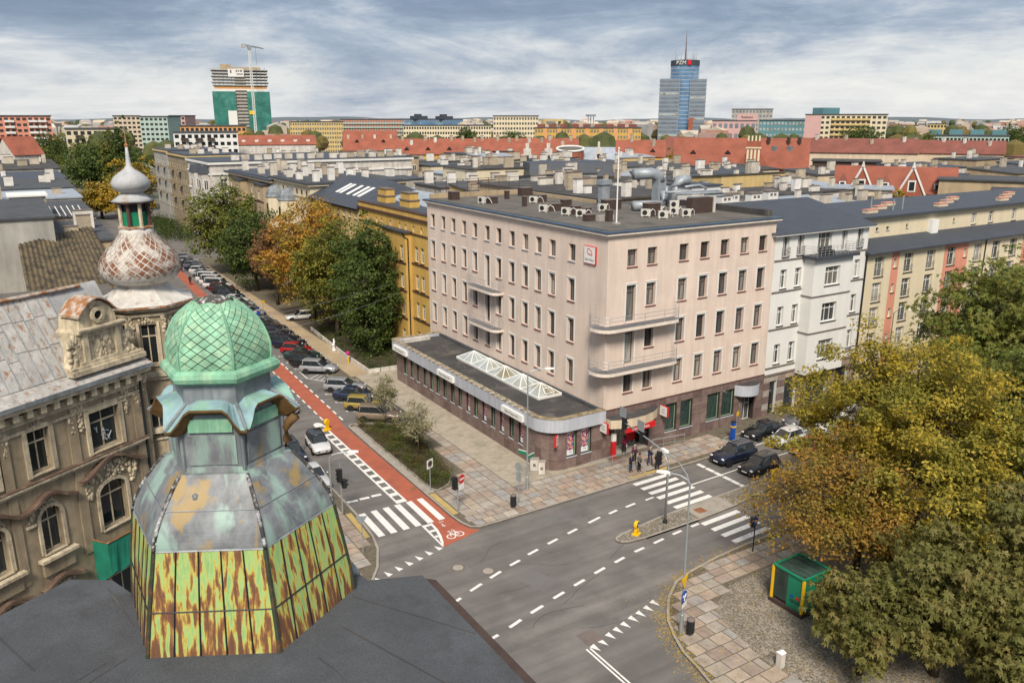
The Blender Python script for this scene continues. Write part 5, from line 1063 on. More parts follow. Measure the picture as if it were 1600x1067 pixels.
# balcony wrapped in green netting
b = B(); OF.bx(b, 3.35, 5.7, 9.65, 9.85, 0, 1.0); bal = b.obj('balcony', MAT['stucco'], old)
b = B(); n = 10
for i in range(n):
    q0, q1 = 3.2 + 2.6 * i / n, 3.2 + 2.6 * (i + 1) / n; w0, w1 = .06 * math.sin(i * 2.1), .06 * math.sin((i + 1) * 2.1)
    b.quad(OF.p(q0, 9.0 + w0 * 2, 1.1 + w0), OF.p(q1, 9.0 + w1 * 2, 1.1 + w1), OF.p(q1, 10.6, 1.05), OF.p(q0, 10.6, 1.05))
b.quad(OF.p(3.2, 8.2, .02), OF.p(3.2, 9.0, 1.1), OF.p(3.2, 10.6, 1.05), OF.p(3.2, 10.55, .02)); b.quad(OF.p(5.8, 9.0, 1.1), OF.p(5.8, 8.6, .02), OF.p(5.8, 10.55, .02), OF.p(5.8, 10.6, 1.05)); b.obj('safety_netting', MAT['greennet'], bal)
b = B(); b.tube([OF.p(3.2, 10.6, .02), OF.p(3.2, 10.62, 1.06), OF.p(5.8, 10.62, 1.06), OF.p(5.8, 10.6, .02)], .04, 6); b.obj('balcony_rail', MAT['rust'], bal)
# mansard roof in metal sheets
zr0, zr1, dep = 18.5, 22.0, 2.1
rp = lambda q_, f, lift=0.0: OF.p(q_, zr0 + (zr1 - zr0) * f + lift * .45, -.15 - dep * f + lift * .9)
b = B(); b.quad(rp(-26, 0), rp(7, 0), rp(7, 1), rp(-26, 1)); b.quad(rp(-26, 1), rp(7, 1), OF.p(7, 18.6, -9), OF.p(-26, 18.6, -9)); b.quad(OF.p(-26, 18, -14), OF.p(-26, 18.5, 0), OF.p(-26, 21.9, -2.05), OF.p(-26, 18.6, -9)); orf = b.obj('roof', MAT['paleroof'], old)
for i in range(19):
    q0 = 4.3 - (i + 1) * .52; off = rnd.uniform(-.06, .06); cuts = [0, .34 + off, .68 + off, 1.0]
    for j in range(3):
        b = B(); g = .02; a, c = cuts[j] + .004, cuts[j + 1] - .004; t_ = .03 + rnd.uniform(0, .012)
        b.add([rp(q0 + g, a, .005), rp(q0 + .52 - g, a, .005), rp(q0 + .52 - g, c, .005), rp(q0 + g, c, .005), rp(q0 + g, a, t_), rp(q0 + .52 - g, a, t_), rp(q0 + .52 - g, c, t_), rp(q0 + g, c, t_)], [(4, 5, 6, 7), (0, 1, 5, 4), (1, 2, 6, 5), (2, 3, 7, 6), (3, 0, 4, 7)]); b.obj('roof_sheet', MAT['mansard'], orf)
b = B()
for i in range(20): b.tube([rp(4.3 - i * .52, 0, .05), rp(4.3 - i * .52, 1, .05)], .018, 4)
b.obj('standing_seams', MAT['zinc'], orf)
b = B(); b.tube([OF.p(-26, 21.95, -2.05), OF.p(6, 21.95, -2.05)], .09, 6); b.obj('ridge_roll', MAT['rustedge'], orf)
# ornate pediment dormer
DF = Face(*OF.p(.32, 0)[:2], 33.7)
pd = [(3.0, 18.5), (6.75, 18.5), (6.72, 18.85), (6.35, 19.1), (6.05, 19.55), (5.92, 20.3), (5.7, 20.42), (5.62, 20.9), (5.35, 21.3), (5.0, 21.55), (4.6, 21.65), (4.25, 21.55), (3.95, 21.25), (3.75, 20.85), (3.7, 20.42), (3.5, 20.3), (3.45, 19.6), (3.2, 19.1), (3.0, 18.85)]
b = B(); f3 = [DF.p(a, c, .12) for a, c in pd]; f4 = [DF.p(a, c, -1.2) for a, c in pd]; n = len(pd); b.add(f3 + f4, [tuple(range(n))] + [(i, i + n, (i + 1) % n + n, (i + 1) % n) for i in range(n)]); dm = b.obj('pediment_dormer', MAT['stucco_l'], old)
prof(DF, dm, 2.9, 6.85, ((18.5, 18.72, .42), (18.722, 18.84, .3)), MAT['stucco_l'], 'dormer_ledge'); prof(DF, dm, 3.5, 6.0, ((18.842, 19.0, .24),), MAT['stucco_l'], 'dormer_ledge'); prof(DF, dm, 3.5, 6.0, ((20.3, 20.42, .32), (20.422, 20.5, .4)), MAT['stucco_l'], 'dormer_ledge')
prof(DF, dm, 3.75, 4.0, ((19.0, 20.3, .24),), MAT['stucco_l'], 'dormer_pilaster'); prof(DF, dm, 5.45, 5.7, ((19.0, 20.3, .24),), MAT['stucco_l'], 'dormer_pilaster')
ornament(DF, dm, 4.1, 5.35, 19.05, 20.15, 80, .17, 'relief'); ornament(DF, dm, 3.1, 3.7, 18.85, 20.1, 40, .17, 'volute'); ornament(DF, dm, 5.75, 6.5, 18.85, 19.8, 34, .17, 'volute'); ornament(DF, dm, 3.8, 4.2, 20.5, 21.2, 12, .1, 'volute'); ornament(DF, dm, 5.0, 5.5, 20.5, 21.1, 12, .1, 'volute')
b = B(); b.T = Matrix.Translation(DF.p(4.65, 20.98, .13)) @ Matrix.Rotation(DF.a, 4, 'Z') @ Matrix.Rotation(R(90), 4, 'X'); b.lathe([(0, .02), (.22, .02)], 14, mi=1); b.lathe([(.2, 0), (.2, .14), (.36, .12), (.36, 0)], 14, mi=0); b.obj('oculus', [MAT['stucco_l'], MAT['dark']], dm)
b = B(); P_ = [(3.62 + 2.06 * i / 12, 21.0 + .72 * math.sin(math.pi * i / 12)) for i in range(13)]
for (a, c), (d, e) in zip(P_, P_[1:]): b.add([DF.p(a, c, .3), DF.p(d, e, .3), DF.p(d, e + .07, .3), DF.p(a, c + .07, .3), DF.p(a, c, -1.0), DF.p(d, e, -1.0), DF.p(d, e + .07, -1.0), DF.p(a, c + .07, -1.0)], [(0, 1, 2, 3), (3, 2, 6, 7), (0, 4, 5, 1)])
b.obj('dormer_hood', MAT['rustedge'], dm)
# tower
TC = (5.55, 44.0); a0 = R(-97.5 + 22.5)
def octo(r_, n=8, ph=0): return [(TC[0] + r_ * math.cos(a0 + ph + 2 * math.pi * i / n), TC[1] + r_ * math.sin(a0 + ph + 2 * math.pi * i / n)) for i in range(n)]
o8 = octo(1.92); b = B()
for i in range(8):
    (x0, y0), (x1, y1) = o8[i], o8[(i + 1) % 8]; Fo = Face(x0, y0, math.degrees(math.atan2(y1 - y0, x1 - x0))); l_ = math.hypot(x1 - x0, y1 - y0)
    wn = [(l_ / 2 - .38, 17.75, .76, 2.05), (l_ / 2 - .38, 13.9, .76, 2.1)]
    wall(b, Fo, 0, l_, 0, 20.5, wn, .2)
tw = b.obj('tower_wall', MAT['stucco'], old)
for i in range(8):
    (x0, y0), (x1, y1) = o8[i], o8[(i + 1) % 8]; Fo = Face(x0, y0, math.degrees(math.atan2(y1 - y0, x1 - x0))); l_ = math.hypot(x1 - x0, y1 - y0)
    if Fo.n.y > .5: continue
    for z, h in ((17.75, 2.05), (13.9, 2.1)): win(Fo, tw, l_ / 2, z, .76, h, 'old', .16)
    prof(Fo, tw, l_ / 2 - .52, l_ / 2 - .4, ((17.6, 19.9, .07),), MAT['stucco_l'], 'tower_trim'); prof(Fo, tw, l_ / 2 + .4, l_ / 2 + .52, ((17.6, 19.9, .07),), MAT['stucco_l'], 'tower_trim')
    ornament(Fo, tw, l_ / 2 - .4, l_ / 2 + .4, 19.85, 20.15, 14, .07, 'tower_ornament'); ornament(Fo, tw, -.12, .12, 18.9, 20.2, 16, .1, 'tower_ornament', taper=.5)
for z0, z1, r_ in ((20.22, 20.34, 2.05), (17.0, 17.2, 2.1), (17.2, 17.42, 2.25), (20.5, 20.62, 2.22), (14.2, 14.45, 2.12)):
    b = B(); b.prism(octo(r_), z0, z1); b.obj('tower_cornice', MAT['stucco_l'], tw)
b = B(); b.lathe([(2.0, 20.62), (2.42, 20.66), (2.42, 20.76)], 8, TC, a0); b.obj('eave_edge', MAT['rustedge'], old)
b = B(); b.lathe([(2.40, 20.765), (1.85, 20.98), (1.45, 21.25), (1.2, 21.5), (1.18, 21.62)], 8, TC, a0); b.obj('flared_skirt', MAT['whiterust'], old)
prf = [(1.18, 21.62), (1.5, 21.72), (1.78, 21.98), (1.9, 22.3), (1.88, 22.62), (1.72, 22.98), (1.45, 23.32), (1.15, 23.62), (.92, 23.9), (.80, 24.12), (.78, 24.3)]
b = B(); b.lathe(prf, 24, TC, a0); on = b.obj('onion_dome', MAT['whiterust'], old, smooth=True)
def prad(z):
    for (r0, z0), (r1, z1) in zip(prf, prf[1:]):
        if z0 <= z <= z1: return r0 + (r1 - r0) * (z - z0) / (z1 - z0)
    return prf[-1][0]
b = B(); zs = np.linspace(22.0, 24.2, 13); nA = 26
for j in range(1, 12):
    for i in range(nA):
        ph = (i + .5 * (j % 2)) * 2 * math.pi / nA; hw = math.pi / nA * .8
        pts = []
        for da, z in ((-hw, zs[j]), (0, zs[j] - (zs[1] - zs[0]) * .8), (hw, zs[j]), (0, zs[j] + (zs[1] - zs[0]) * .8)):
            z = min(max(z, 21.7), 24.29); r_ = prad(z) + .022; pts.append((TC[0] + r_ * math.cos(ph + da), TC[1] + r_ * math.sin(ph + da), z))
        b.poly(pts)
b.obj('metal_scales', MAT['tiles_rust'], on, kind='stuff')
b = B(); b.lathe([(.78, 24.3), (.86, 24.34), (.86, 24.42), (.7, 24.44)], 8, TC, a0); b.obj('lantern_base', MAT['rustedge'], old)
for i in range(8):
    a = a0 + 2 * math.pi * i / 8; x, y = TC[0] + .68 * math.cos(a), TC[1] + .68 * math.sin(a); b = B(); b.tube([(x, y, 24.4), (x, y, 25.52)], .095, 6); b.obj('lantern_post', MAT['brown'] if i % 3 else MAT['stucco_l'], old)
b = B(); b.lathe([(.58, 24.44), (.58, 25.5)], 8, TC, a0); b.lathe([(.60, 24.45), (.60, 25.12)], 8, TC, a0, mi=1); b.obj('lantern_infill', [MAT['dark'], MAT['greenpaint']], old)
b = B(); b.lathe([(.75, 25.5), (1.02, 25.56), (1.02, 25.62)], 8, TC, a0); b.obj('lantern_eave', MAT['brown'], old)
b = B(); b.lathe([(1.02, 25.625), (.75, 25.78), (.52, 25.98), (.5, 26.05), (.7, 26.12), (.86, 26.3), (.9, 26.5), (.78, 26.72), (.5, 26.98), (.24, 27.15), (.13, 27.3), (.09, 27.75), (.06, 28.2)], 16, TC, a0); b.obj('small_onion', MAT['paleroof'], old, smooth=True)
b = B(); b.tube([(*TC, 28.1), (*TC, 29.1)], [.05, .012], 6); lump(b, (*TC, 28.25), .1, .1, .1); b.obj('spire', MAT['rustedge'], old)

# ================================================================ near roof with the copper turret
own = thing('corner_building', 'grey felt roof of the near corner building with a copper turret', 'building', (5, 10, 0))
RP = [(7.35, -16), (7.35, 15.88), (6.16, 16.35), (5.7, 19.3), (3.4, 20.7), (1.5, 19.3), (1.33, 18.72), (1.03, 19.55), (.18, 20.11), (-1.24, 19.29), (-26, 4.6), (-26, -16)]
b = B(); b.prism(offs(RP, -.35), 0, 18.75); b.obj('wall', MAT['stucco'], own)
b = B(); b.prism(RP, 18.78, 18.98); oroof = b.obj('roof', MAT['bitumen_g'], own)
b = B(); b.box(7.36, -16, 18.55, 7.62, 15.7, 18.86); b.add([(7.36, 15.7, 18.86), (7.62, 15.7, 18.86), (7.36, 15.95, 18.86), (7.36, 15.7, 18.55), (7.62, 15.7, 18.55), (7.36, 15.95, 18.55)], [(0, 1, 2), (5, 4, 3), (1, 4, 5, 2), (0, 3, 4, 1)]); b.obj('gutter', MAT['brickdark'], oroof)
b = B(); b.box(5.55, 16.7, 18.99, 6.1, 17.2, 19.06); b.obj('lead_sheet', MAT['zinc'], oroof)
for p, q_ in (((7.3, 13.2), (5.6, 15.9)), ((7.2, 9.0), (5.0, 14.9)), ((6.3, 7.0), (4.2, 14.2)), ((.9, 16.2), (-8.0, 11.0)), ((1.0, 14.6), (-6, 9.0)), ((3.0, 14.0), (3.4, 6.0)), ((-1.5, 19.0), (1.0, 12.0)), ((-4.5, 17.2), (-1.0, 9.0)), ((1.2, 17.3), (.9, 19.2)), ((-7, 15.8), (-3, 7))):
    d = Vector(q_) - Vector(p); n = Vector((-d.y, d.x)).normalized() * .016; b = B(); b.prism([(p[0] - n.x, p[1] - n.y), (q_[0] - n.x, q_[1] - n.y), (q_[0] + n.x, q_[1] + n.y), (p[0] + n.x, p[1] + n.y)], 18.981, 18.988 + rnd.uniform(0, .003)); b.obj('felt_lap', MAT['bitumen'], oroof)
for x, y, w_, l_, a in ((4.6, 11.4, 1.0, 2.4, .1), (-1.4, 15.2, 2.2, 1.0, .5), (-4.2, 13.6, 1.0, 2.0, .55)):
    ca_, sa_ = math.cos(a), math.sin(a); b = B(); b.prism([(x + u * ca_ - v * sa_, y + u * sa_ + v * ca_) for u, v in ((0, 0), (w_, 0), (w_, l_), (0, l_))], 18.979, 18.990 + rnd.uniform(0, .004)); b.obj('felt_patch', MAT['bitumen_g'], oroof)
CX, CY = 3.51, 17.4
hexv = lambda r_, z, k: (CX + r_ * math.cos(R(-88 + 60 * k)), CY + r_ * math.sin(R(-88 + 60 * k)), z)
MAT['verdigris'] = M('verdigris_copper', (0.215, 0.455, 0.31), 0.7, 0.2, 1.6, streak=0.42, sk=4.0, c2=(0.30, 0.50, 0.33), c2t=0.55, c2s=2.2)
MAT['vtile'] = RAND('verdigris_tile', [(0, (.20, .40, .27)), (.3, (.23, .45, .30)), (.6, (.28, .48, .33)), (.8, (.30, .48, .31)), (1, (.22, .43, .30))], .75, .38, 3.5, bump=.3, bs=18)
MAT['verdiblue'] = M('blue_green_copper', (0.255, 0.40, 0.43), 0.6, 0.25, 1.5, streak=0.3, sk=3.0, c2=(0.25, 0.44, 0.34), c2t=0.54, c2s=1.8)
def RUSTGREEN(name):
    m, t, b = mk(name); pos = nd(t, 'ShaderNodeNewGeometry').outputs['Position']
    mp = nd(t, 'ShaderNodeMapping', {'Vector': pos, 'Scale': (10.0, 10.0, .22)}); n = nd(t, 'ShaderNodeTexNoise', {'Vector': mp.outputs[0], 'Scale': 1.0, 'Detail': 3.0, 'Roughness': .5, 'Distortion': .25})
    n2 = nd(t, 'ShaderNodeTexNoise', {'Vector': pos, 'Scale': 14.0, 'Detail': 5.0, 'Roughness': .7})
    sz = nd(t, 'ShaderNodeSeparateXYZ', {0: pos}).outputs[2]
    drip = ramp(t, math_(t, 'DIVIDE', math_(t, 'SUBTRACT', sz, 18.9), 2.3), [(0.0, .16), (.16, .085), (.40, .02), (.5, .055), (.62, .02), (1.0, .0)])   # rust that has run down and pooled at the sheet ends
    f = math_(t, 'ADD', math_(t, 'ADD', n.outputs[0], math_(t, 'MULTIPLY', math_(t, 'SUBTRACT', n2.outputs[0], .5), .10)), drip)
    c = ramp(t, f, [(.32, (.20, .36, .13)), (.47, (.31, .44, .15)), (.525, (.42, .36, .07)), (.565, (.31, .16, .04)), (.63, (.15, .066, .03)), (.78, (.105, .05, .028))])
    t.links.new(c, b.inputs['Base Color']); b.inputs['Roughness'].default_value = .75; return m
MAT['oxide'] = M('dark_oxide', (.035, .045, .03), .8, .3, 3.0, c2=(.14, .06, .025), c2t=.56, c2s=4.0)
MAT['rustgreen'] = RUSTGREEN('green_paint_rust_runs')
def ZINCRUN(name):
    m, t, b = mk(name); pos = nd(t, 'ShaderNodeNewGeometry').outputs['Position']
    mp = nd(t, 'ShaderNodeMapping', {'Vector': pos, 'Scale': (1.5, 1.5, .35)}); n = nd(t, 'ShaderNodeTexNoise', {'Vector': mp.outputs[0], 'Scale': 1.0, 'Detail': 5.0, 'Roughness': .55, 'Distortion': .4})
    n2 = nd(t, 'ShaderNodeTexNoise', {'Vector': pos, 'Scale': 2.2, 'Detail': 8.0, 'Roughness': .7})
    g = ramp(t, n2.outputs[0], [(.3, (.095, .102, .11)), (.5, (.165, .178, .19)), (.7, (.25, .268, .28))])
    c = mixc(t, ramp(t, n.outputs[0], [(.50, 0.0), (.60, .8)]), g, (.29, .43, .37)); c = mixc(t, ramp(t, n.outputs[0], [(.36, .75), (.425, 0.0)]), c, (.33, .22, .06))
    t.links.new(c, b.inputs['Base Color']); b.inputs['Roughness'].default_value = .58; b.inputs['Metallic'].default_value = .12; return m
MAT['ridge'] = M('patchy_ridge', (.05, .045, .04), .7, .3, 3.0, c2=(.45, .46, .47), c2t=.54, c2s=5.0)
MAT['zincrun'] = ZINCRUN('zinc_with_runs')
# lower flare in painted sheets
low = [(2.92, 18.9), (2.60, 19.9), (2.30, 21.12)]
def hp(k, u, f):
    """point on turret face k: u across, f down the lower flare (0 bottom, 1 top)"""
    z = 18.9 + 2.22 * f; r_ = 2.19 + .45 * (1 - f) ** 1.1; vr = lambda j: r_ * (1 - (1 - f) * {4: .075, 1: .03}.get(j % 6, 0)) + .03 * math.sin(math.pi * f); a = Vector(hexv(vr(k), z, k)); c = Vector(hexv(vr(k + 1), z, k + 1)); return a.lerp(c, u)
b = B(); 
for k in range(6):
    for j in range(8): b.quad(*[tuple(hp(k, u, f)) for u, f in ((0, j / 8), (1, j / 8), (1, (j + 1) / 8), (0, (j + 1) / 8))])
flare = b.obj('lower_flare', MAT['greenpaint'], own)
for k in range(6):
    nrm = Vector((math.cos(R(-58 + 60 * k)), math.sin(R(-58 + 60 * k)), .22)).normalized()
    for r_, (f0, f1) in enumerate(((.0, .45), (.45, 1.0))):
        for i in range(5):
            b = B(); u0, u1 = i / 5 + .008, (i + 1) / 5 - .008; fs = np.linspace(f0 + .006, f1 - .006, 4); vs = []
            for f in fs: vs += [tuple(hp(k, u0, f) + nrm * .018), tuple(hp(k, u1, f) + nrm * .018)]
            fc = [(2 * j, 2 * j + 1, 2 * j + 3, 2 * j + 2) for j in range(3)]; b.add(vs, fc); b.obj('painted_sheet', MAT['rustgreen'], flare)
    b = B()
    for i in range(1, 5): b.tube([hp(k, i / 5, f) + nrm * .02 for f in (0, .25, .45, .7, 1)], .016, 4)
    b.tube([hp(k, 0, .45) + nrm * .025, hp(k, 1, .45) + nrm * .025], .018, 4); b.obj('standing_seams', MAT['dark'], flare)
    b = B(); b.tube([Vector(hp(k, 0, f)) for f in np.linspace(0, 1, 7)], .055, 6); b.obj('ridge_roll', MAT['oxide'], flare)
b = B(); b.tube([hp(k, 0, .02) for k in range(7)], .03, 5); b.obj('foot_flashing', MAT['oxide'], flare)
# zinc bell
bell = [(1.35 + .84 * (1 - (k / 18) ** 1.5), 21.125 + 1.33 * k / 18) for k in range(19)] + [(1.24, 22.47), (1.22, 22.56)]
b = B(); b.lathe(bell, 6, (CX, CY), R(-88)); bl_ = b.obj('zinc_bell', MAT['zincrun'], own)
for k in range(6):
    b = B(); b.tube([hexv(r_ + .01, z, k) for r_, z in bell[:19]], .042, 6); b.obj('ridge_roll', MAT['ridge'], bl_, smooth=True)
b = B(); b.tube([hexv(2.19, 21.12, k) for k in range(7)], .025, 4); b.tube([hexv(1.86, 21.86, k) for k in range(7)], .012, 4); b.obj('sheet_joint', MAT['zinc'], bl_)
b = B(); lump(b, tuple(Vector(hexv(1.62, 22.05, 5)).lerp(Vector(hexv(1.62, 22.05, 6)), .3)), .09, .09, .11, 8); b.obj('dent', MAT['zinc'], bl_, smooth=True)
MAT['goldbrown'] = M('ochre_moulding', (0.15, 0.085, 0.03), 0.7, 0.3, 3.0, streak=0.3, sk=4.0)
# body with framed panels
b = B(); b.lathe([(1.2, 22.5), (1.2, 23.7)], 6, (CX, CY), R(-88)); body = b.obj('turret_body', MAT['zinc'], own)
for k in range(6):
    A_, C_ = Vector(hexv(1.2, 0, k)), Vector(hexv(1.2, 0, k + 1)); Fh = Face(A_.x, A_.y, math.degrees(math.atan2(C_.y - A_.y, C_.x - A_.x)))
    b = B(); Fh.bx(b, .12, 1.08, 22.62, 23.25, .004, .03); b.obj('body_panel', MAT['zincrun'], body)
    b = B(); Fh.bx(b, .16, 1.04, 23.34, 23.62, .004, .06); b.obj('copper_apron', MAT['verdigris'], body)
    b = B(); b.tube([hexv(1.21, 22.5, k), hexv(1.21, 23.45, k)], .045, 6); b.obj('corner_post', MAT['zinc'], body)
    b = B(); v0 = Vector(hexv(1, 0, k)) - Vector((CX, CY, 0)); b.tube([(CX + v0.x * q_, CY + v0.y * q_, z) for q_, z in ((1.24, 22.58), (1.30, 22.7), (1.26, 22.84), (1.27, 23.0), (1.36, 23.14), (1.5, 23.28))], [.07, .11, .07, .085, .10, .12], 8)
    if k in (1, 2): b.obj('carved_bracket', MAT['goldbrown'], body, smooth=True)
# wavy eaves
for k in range(6):
    n = 14; out = []; inn_ = []
    for i in range(n + 1):
        t_ = i / n; e = min(t_, 1 - t_); wv = 0.5 - 0.5 * math.cos(math.pi * min(1, max(0, (e - .04) / .24))); z = 23.47 + .42 * wv; r_ = 1.60 - .12 * wv
        a = Vector(hexv(r_, z, k)); c = Vector(hexv(r_, z, k + 1)); p = a.lerp(c, t_); out.append(p)
        a = Vector(hexv(1.02, 23.97, k)); c = Vector(hexv(1.02, 23.97, k + 1)); inn_.append(a.lerp(c, t_) + Vector((0, 0, -.10 + .1 * wv)))
    b = B()
    for i in range(n): b.quad(tuple(out[i]), tuple(out[i + 1]), tuple(inn_[i + 1]), tuple(inn_[i]))
    ev = b.obj('wavy_eave', MAT['verdiblue'], own)
    b = B()
    for i in range(n):
        a, c = out[i], out[i + 1]; cen = Vector((CX, CY, 0)); da = (cen - Vector((a.x, a.y, 0))).normalized() * .2; dc = (cen - Vector((c.x, c.y, 0))).normalized() * .2; dn = Vector((0, 0, -.05)); d2 = Vector((0, 0, -.17))
        b.quad(tuple(a + Vector((0, 0, -.003))), tuple(a + dn), tuple(c + dn), tuple(c + Vector((0, 0, -.003)))); b.quad(tuple(a + dn), tuple(a + d2 + da), tuple(c + d2 + dc), tuple(c + dn)); b.quad(tuple(a + d2 + da), tuple(a + d2 + da * 3.0), tuple(c + d2 + dc * 3.0), tuple(c + d2 + dc))
    b.obj('eave_moulding', MAT['goldbrown'], ev)
    b = B(); b.tube([tuple(out[0] + Vector((0, 0, .02))), tuple(inn_[0] + Vector((0, 0, .02)))], .035, 6); b.obj('hip_roll', MAT['zinc'], ev)
b = B(); b.lathe([(1.03, 23.75), (1.03, 24.36)], 6, (CX, CY), R(-88)); b.obj('drum', MAT['zinc'], own)
b = B()
rim = []
for k in range(7):
    c = Vector(hexv(1.09, 24.46, k)); d = (Vector((c.x - CX, c.y - CY, 0))).normalized(); rim.append([tuple(c + d * .16 * math.cos(a) / math.cos(R(30)) * .9 + Vector((0, 0, .15 * math.sin(a)))) for a in np.linspace(0, 2 * math.pi, 11)[:-1]])
b.loft(rim, cap=False); b.obj('rim_roll', MAT['verdigris'], own)
# tiled dome
dprf = [(1.04, 24.56), (1.07, 24.7), (1.06, 24.93), (.99, 25.2), (.86, 25.45), (.66, 25.66), (.41, 25.82)]
ll = [0]
for (r0, z0), (r1, z1) in zip(dprf, dprf[1:]): ll.append(ll[-1] + math.hypot(r1 - r0, z1 - z0))
def dp(v):
    s_ = v * ll[-1]
    for i in range(len(ll) - 1):
        if s_ <= ll[i + 1] + 1e-9:
            f = (s_ - ll[i]) / (ll[i + 1] - ll[i]); return dprf[i][0] + (dprf[i + 1][0] - dprf[i][0]) * f, dprf[i][1] + (dprf[i + 1][1] - dprf[i][1]) * f
    return dprf[-1]
def dpt(k, u, v, lift=0):
    r_, z = dp(min(max(v, 0), 1)); a, c = Vector(hexv(r_, z, k)), Vector(hexv(r_, z, k + 1)); p = a.lerp(c, u); bow = math.sin(math.pi * u) * .05
    n_ = Vector((p.x - CX, p.y - CY, (z - 24.3) * .8)).normalized(); return p + n_ * (lift + bow)
b = B()
for k in range(6):
    for j in range(10):
        for i in range(4): b.quad(*[tuple(dpt(k, u, v)) for u, v in ((i / 4, j / 10), ((i + 1) / 4, j / 10), ((i + 1) / 4, (j + 1) / 10), (i / 4, (j + 1) / 10))])
dome = b.obj('dome_shell', MAT['dark'], own)
nu, nv_ = 4, 8; back = B()
for k in range(6):
    for j in range(0, 2 * nv_ + 1):
        for i in range(nu + 1):
            uc = (i + .5) / nu if j % 2 else i / nu
            if uc > 1.001: continue
            vc = j / (2 * nv_); hu, hv = .5 / nu * .90, .5 / nv_ * .90
            pts = [(uc - hu, vc), (uc, vc - hv), (uc + hu, vc), (uc, vc + hv)]
            pts = [(min(max(u, .012), .988), min(max(v, .004), .996)) for u, v in pts]
            ar = sum(pts[m][0] * pts[(m + 1) % 4][1] - pts[(m + 1) % 4][0] * pts[m][1] for m in range(4)) / 2
            if abs(ar) < 1e-4: continue
            V3 = [tuple(dpt(k, u, v, .016)) for u, v in pts]; V4 = [tuple(dpt(k, u, v, .0)) for u, v in pts]
            tgt = B() if k in (5, 0, 1, 4) else back
            tgt.add(V3 + V4, [(0, 1, 2, 3), (0, 4, 5, 1), (1, 5, 6, 2), (2, 6, 7, 3), (3, 7, 4, 0)])
            if tgt is not back: tgt.obj('copper_tile', MAT['vtile'], dome)
back.obj('copper_tiles', MAT['verdigris'], dome, kind='stuff')
for k in range(6): b = B(); b.tube([dpt(k, 0, v, .02) for v in np.linspace(0, 1, 9)], .03, 6); b.obj('dome_rib', MAT['verdigris'], dome)
MAT['droppings'] = M('cap_with_droppings', (0.075, 0.07, 0.065), 0.8, 0.2, 3.0, c2=(0.6, 0.58, 0.54), c2t=0.58, c2s=9.0)
b = B(); b.lathe([(.45, 25.80), (.3, 25.88), (.18, 25.94), (0, 25.98)], 12, (CX, CY)); b.obj('dome_cap', MAT['droppings'], dome, smooth=True)
# ================================================================ roofscape of the blocks behind
def pol(az, d): return d * math.sin(R(az)), d * math.cos(R(az))
ORD = ['first', 'second', 'third', 'fourth', 'fifth', 'sixth', 'seventh', 'eighth', 'ninth', 'tenth', 'eleventh', 'twelfth', 'thirteenth', 'fourteenth']
WCOL = {'tan': 'tan', 'cream': 'cream', 'creamy': 'peach', 'concrete': 'grey', 'whitedirty': 'off-white', 'yellow2': 'pale yellow'}
def roofblock(label, cx_, cy_, rz, w_, d, z, wm, rm, nch, nwin=0, group=None, para=.5, lean=0.0, chm='chim', floors=(1,)):
    """tenement: walls, roof > chimneys, windows in the top storeys of the near side"""
    t_ = thing('tenement', label, 'building', (cx_, cy_, 0), rz, group); T = Matrix.LocRotScale(Vector((cx_, cy_, 0)), Matrix.Rotation(rz, 3, 'Z').to_euler(), None)
    b = B(); b.T = T; zl = z + lean
    b.add([(-w_ / 2, -d / 2, 0), (w_ / 2, -d / 2, 0), (w_ / 2, d / 2, 0), (-w_ / 2, d / 2, 0), (-w_ / 2, -d / 2, z), (w_ / 2, -d / 2, z), (w_ / 2, d / 2, zl), (-w_ / 2, d / 2, zl)], [(0, 1, 5, 4), (1, 2, 6, 5), (2, 3, 7, 6), (3, 0, 4, 7)]); b.obj('wall', MAT[wm], t_)
    b = B(); b.T = T; o_ = .25
    b.add([(-w_ / 2 - o_, -d / 2 - o_, z), (w_ / 2 + o_, -d / 2 - o_, z), (w_ / 2 + o_, d / 2 + o_, zl), (-w_ / 2 - o_, d / 2 + o_, zl), (-w_ / 2 - o_, -d / 2 - o_, z + .22), (w_ / 2 + o_, -d / 2 - o_, z + .22), (w_ / 2 + o_, d / 2 + o_, zl + .22), (-w_ / 2 - o_, d / 2 + o_, zl + .22)], [(3, 2, 1, 0), (4, 5, 6, 7), (0, 1, 5, 4), (1, 2, 6, 5), (2, 3, 7, 6), (3, 0, 4, 7)]); rf = b.obj('roof', MAT[rm], t_)
    for k in range(nch):
        x, y = rnd.uniform(-w_ / 2 + .8, w_ / 2 - .8), rnd.uniform(-d / 2 + .6, d / 2 - .6); p = T @ Vector((x, y, 0)); zz_ = z + lean * (y / d + .5) + .2
        chimney(rf, p.x, p.y, zz_, rnd.choice((.9, 1.5, 2.2)), rnd.choice((.6, .8)), rnd.choice((.9, 1.3, 1.7, 2.2)), chm)
    if nwin:
        a = T @ Vector((-w_ / 2, -d / 2, 0)); F_ = Face(a.x, a.y, math.degrees(rz))
        for f in floors:
            for k in range(nwin): farwin(F_, t_, w_ * (k + .5) / nwin, z - 1.2 - f * 3.2 + 1.0, min(1.1, w_ / nwin * .5), 1.6, rnd.choice(('white', 'white', 'brown')))
        a = T @ Vector((-w_ / 2, d / 2, 0)); F_ = Face(a.x, a.y, math.degrees(rz) - 90); n2 = max(1, int(nwin * d / w_))
        for k in range(n2): farwin(F_, t_, d * (k + .5) / n2, z - 3.4, min(1.1, d / n2 * .5), 1.6, 'white')
    return t_
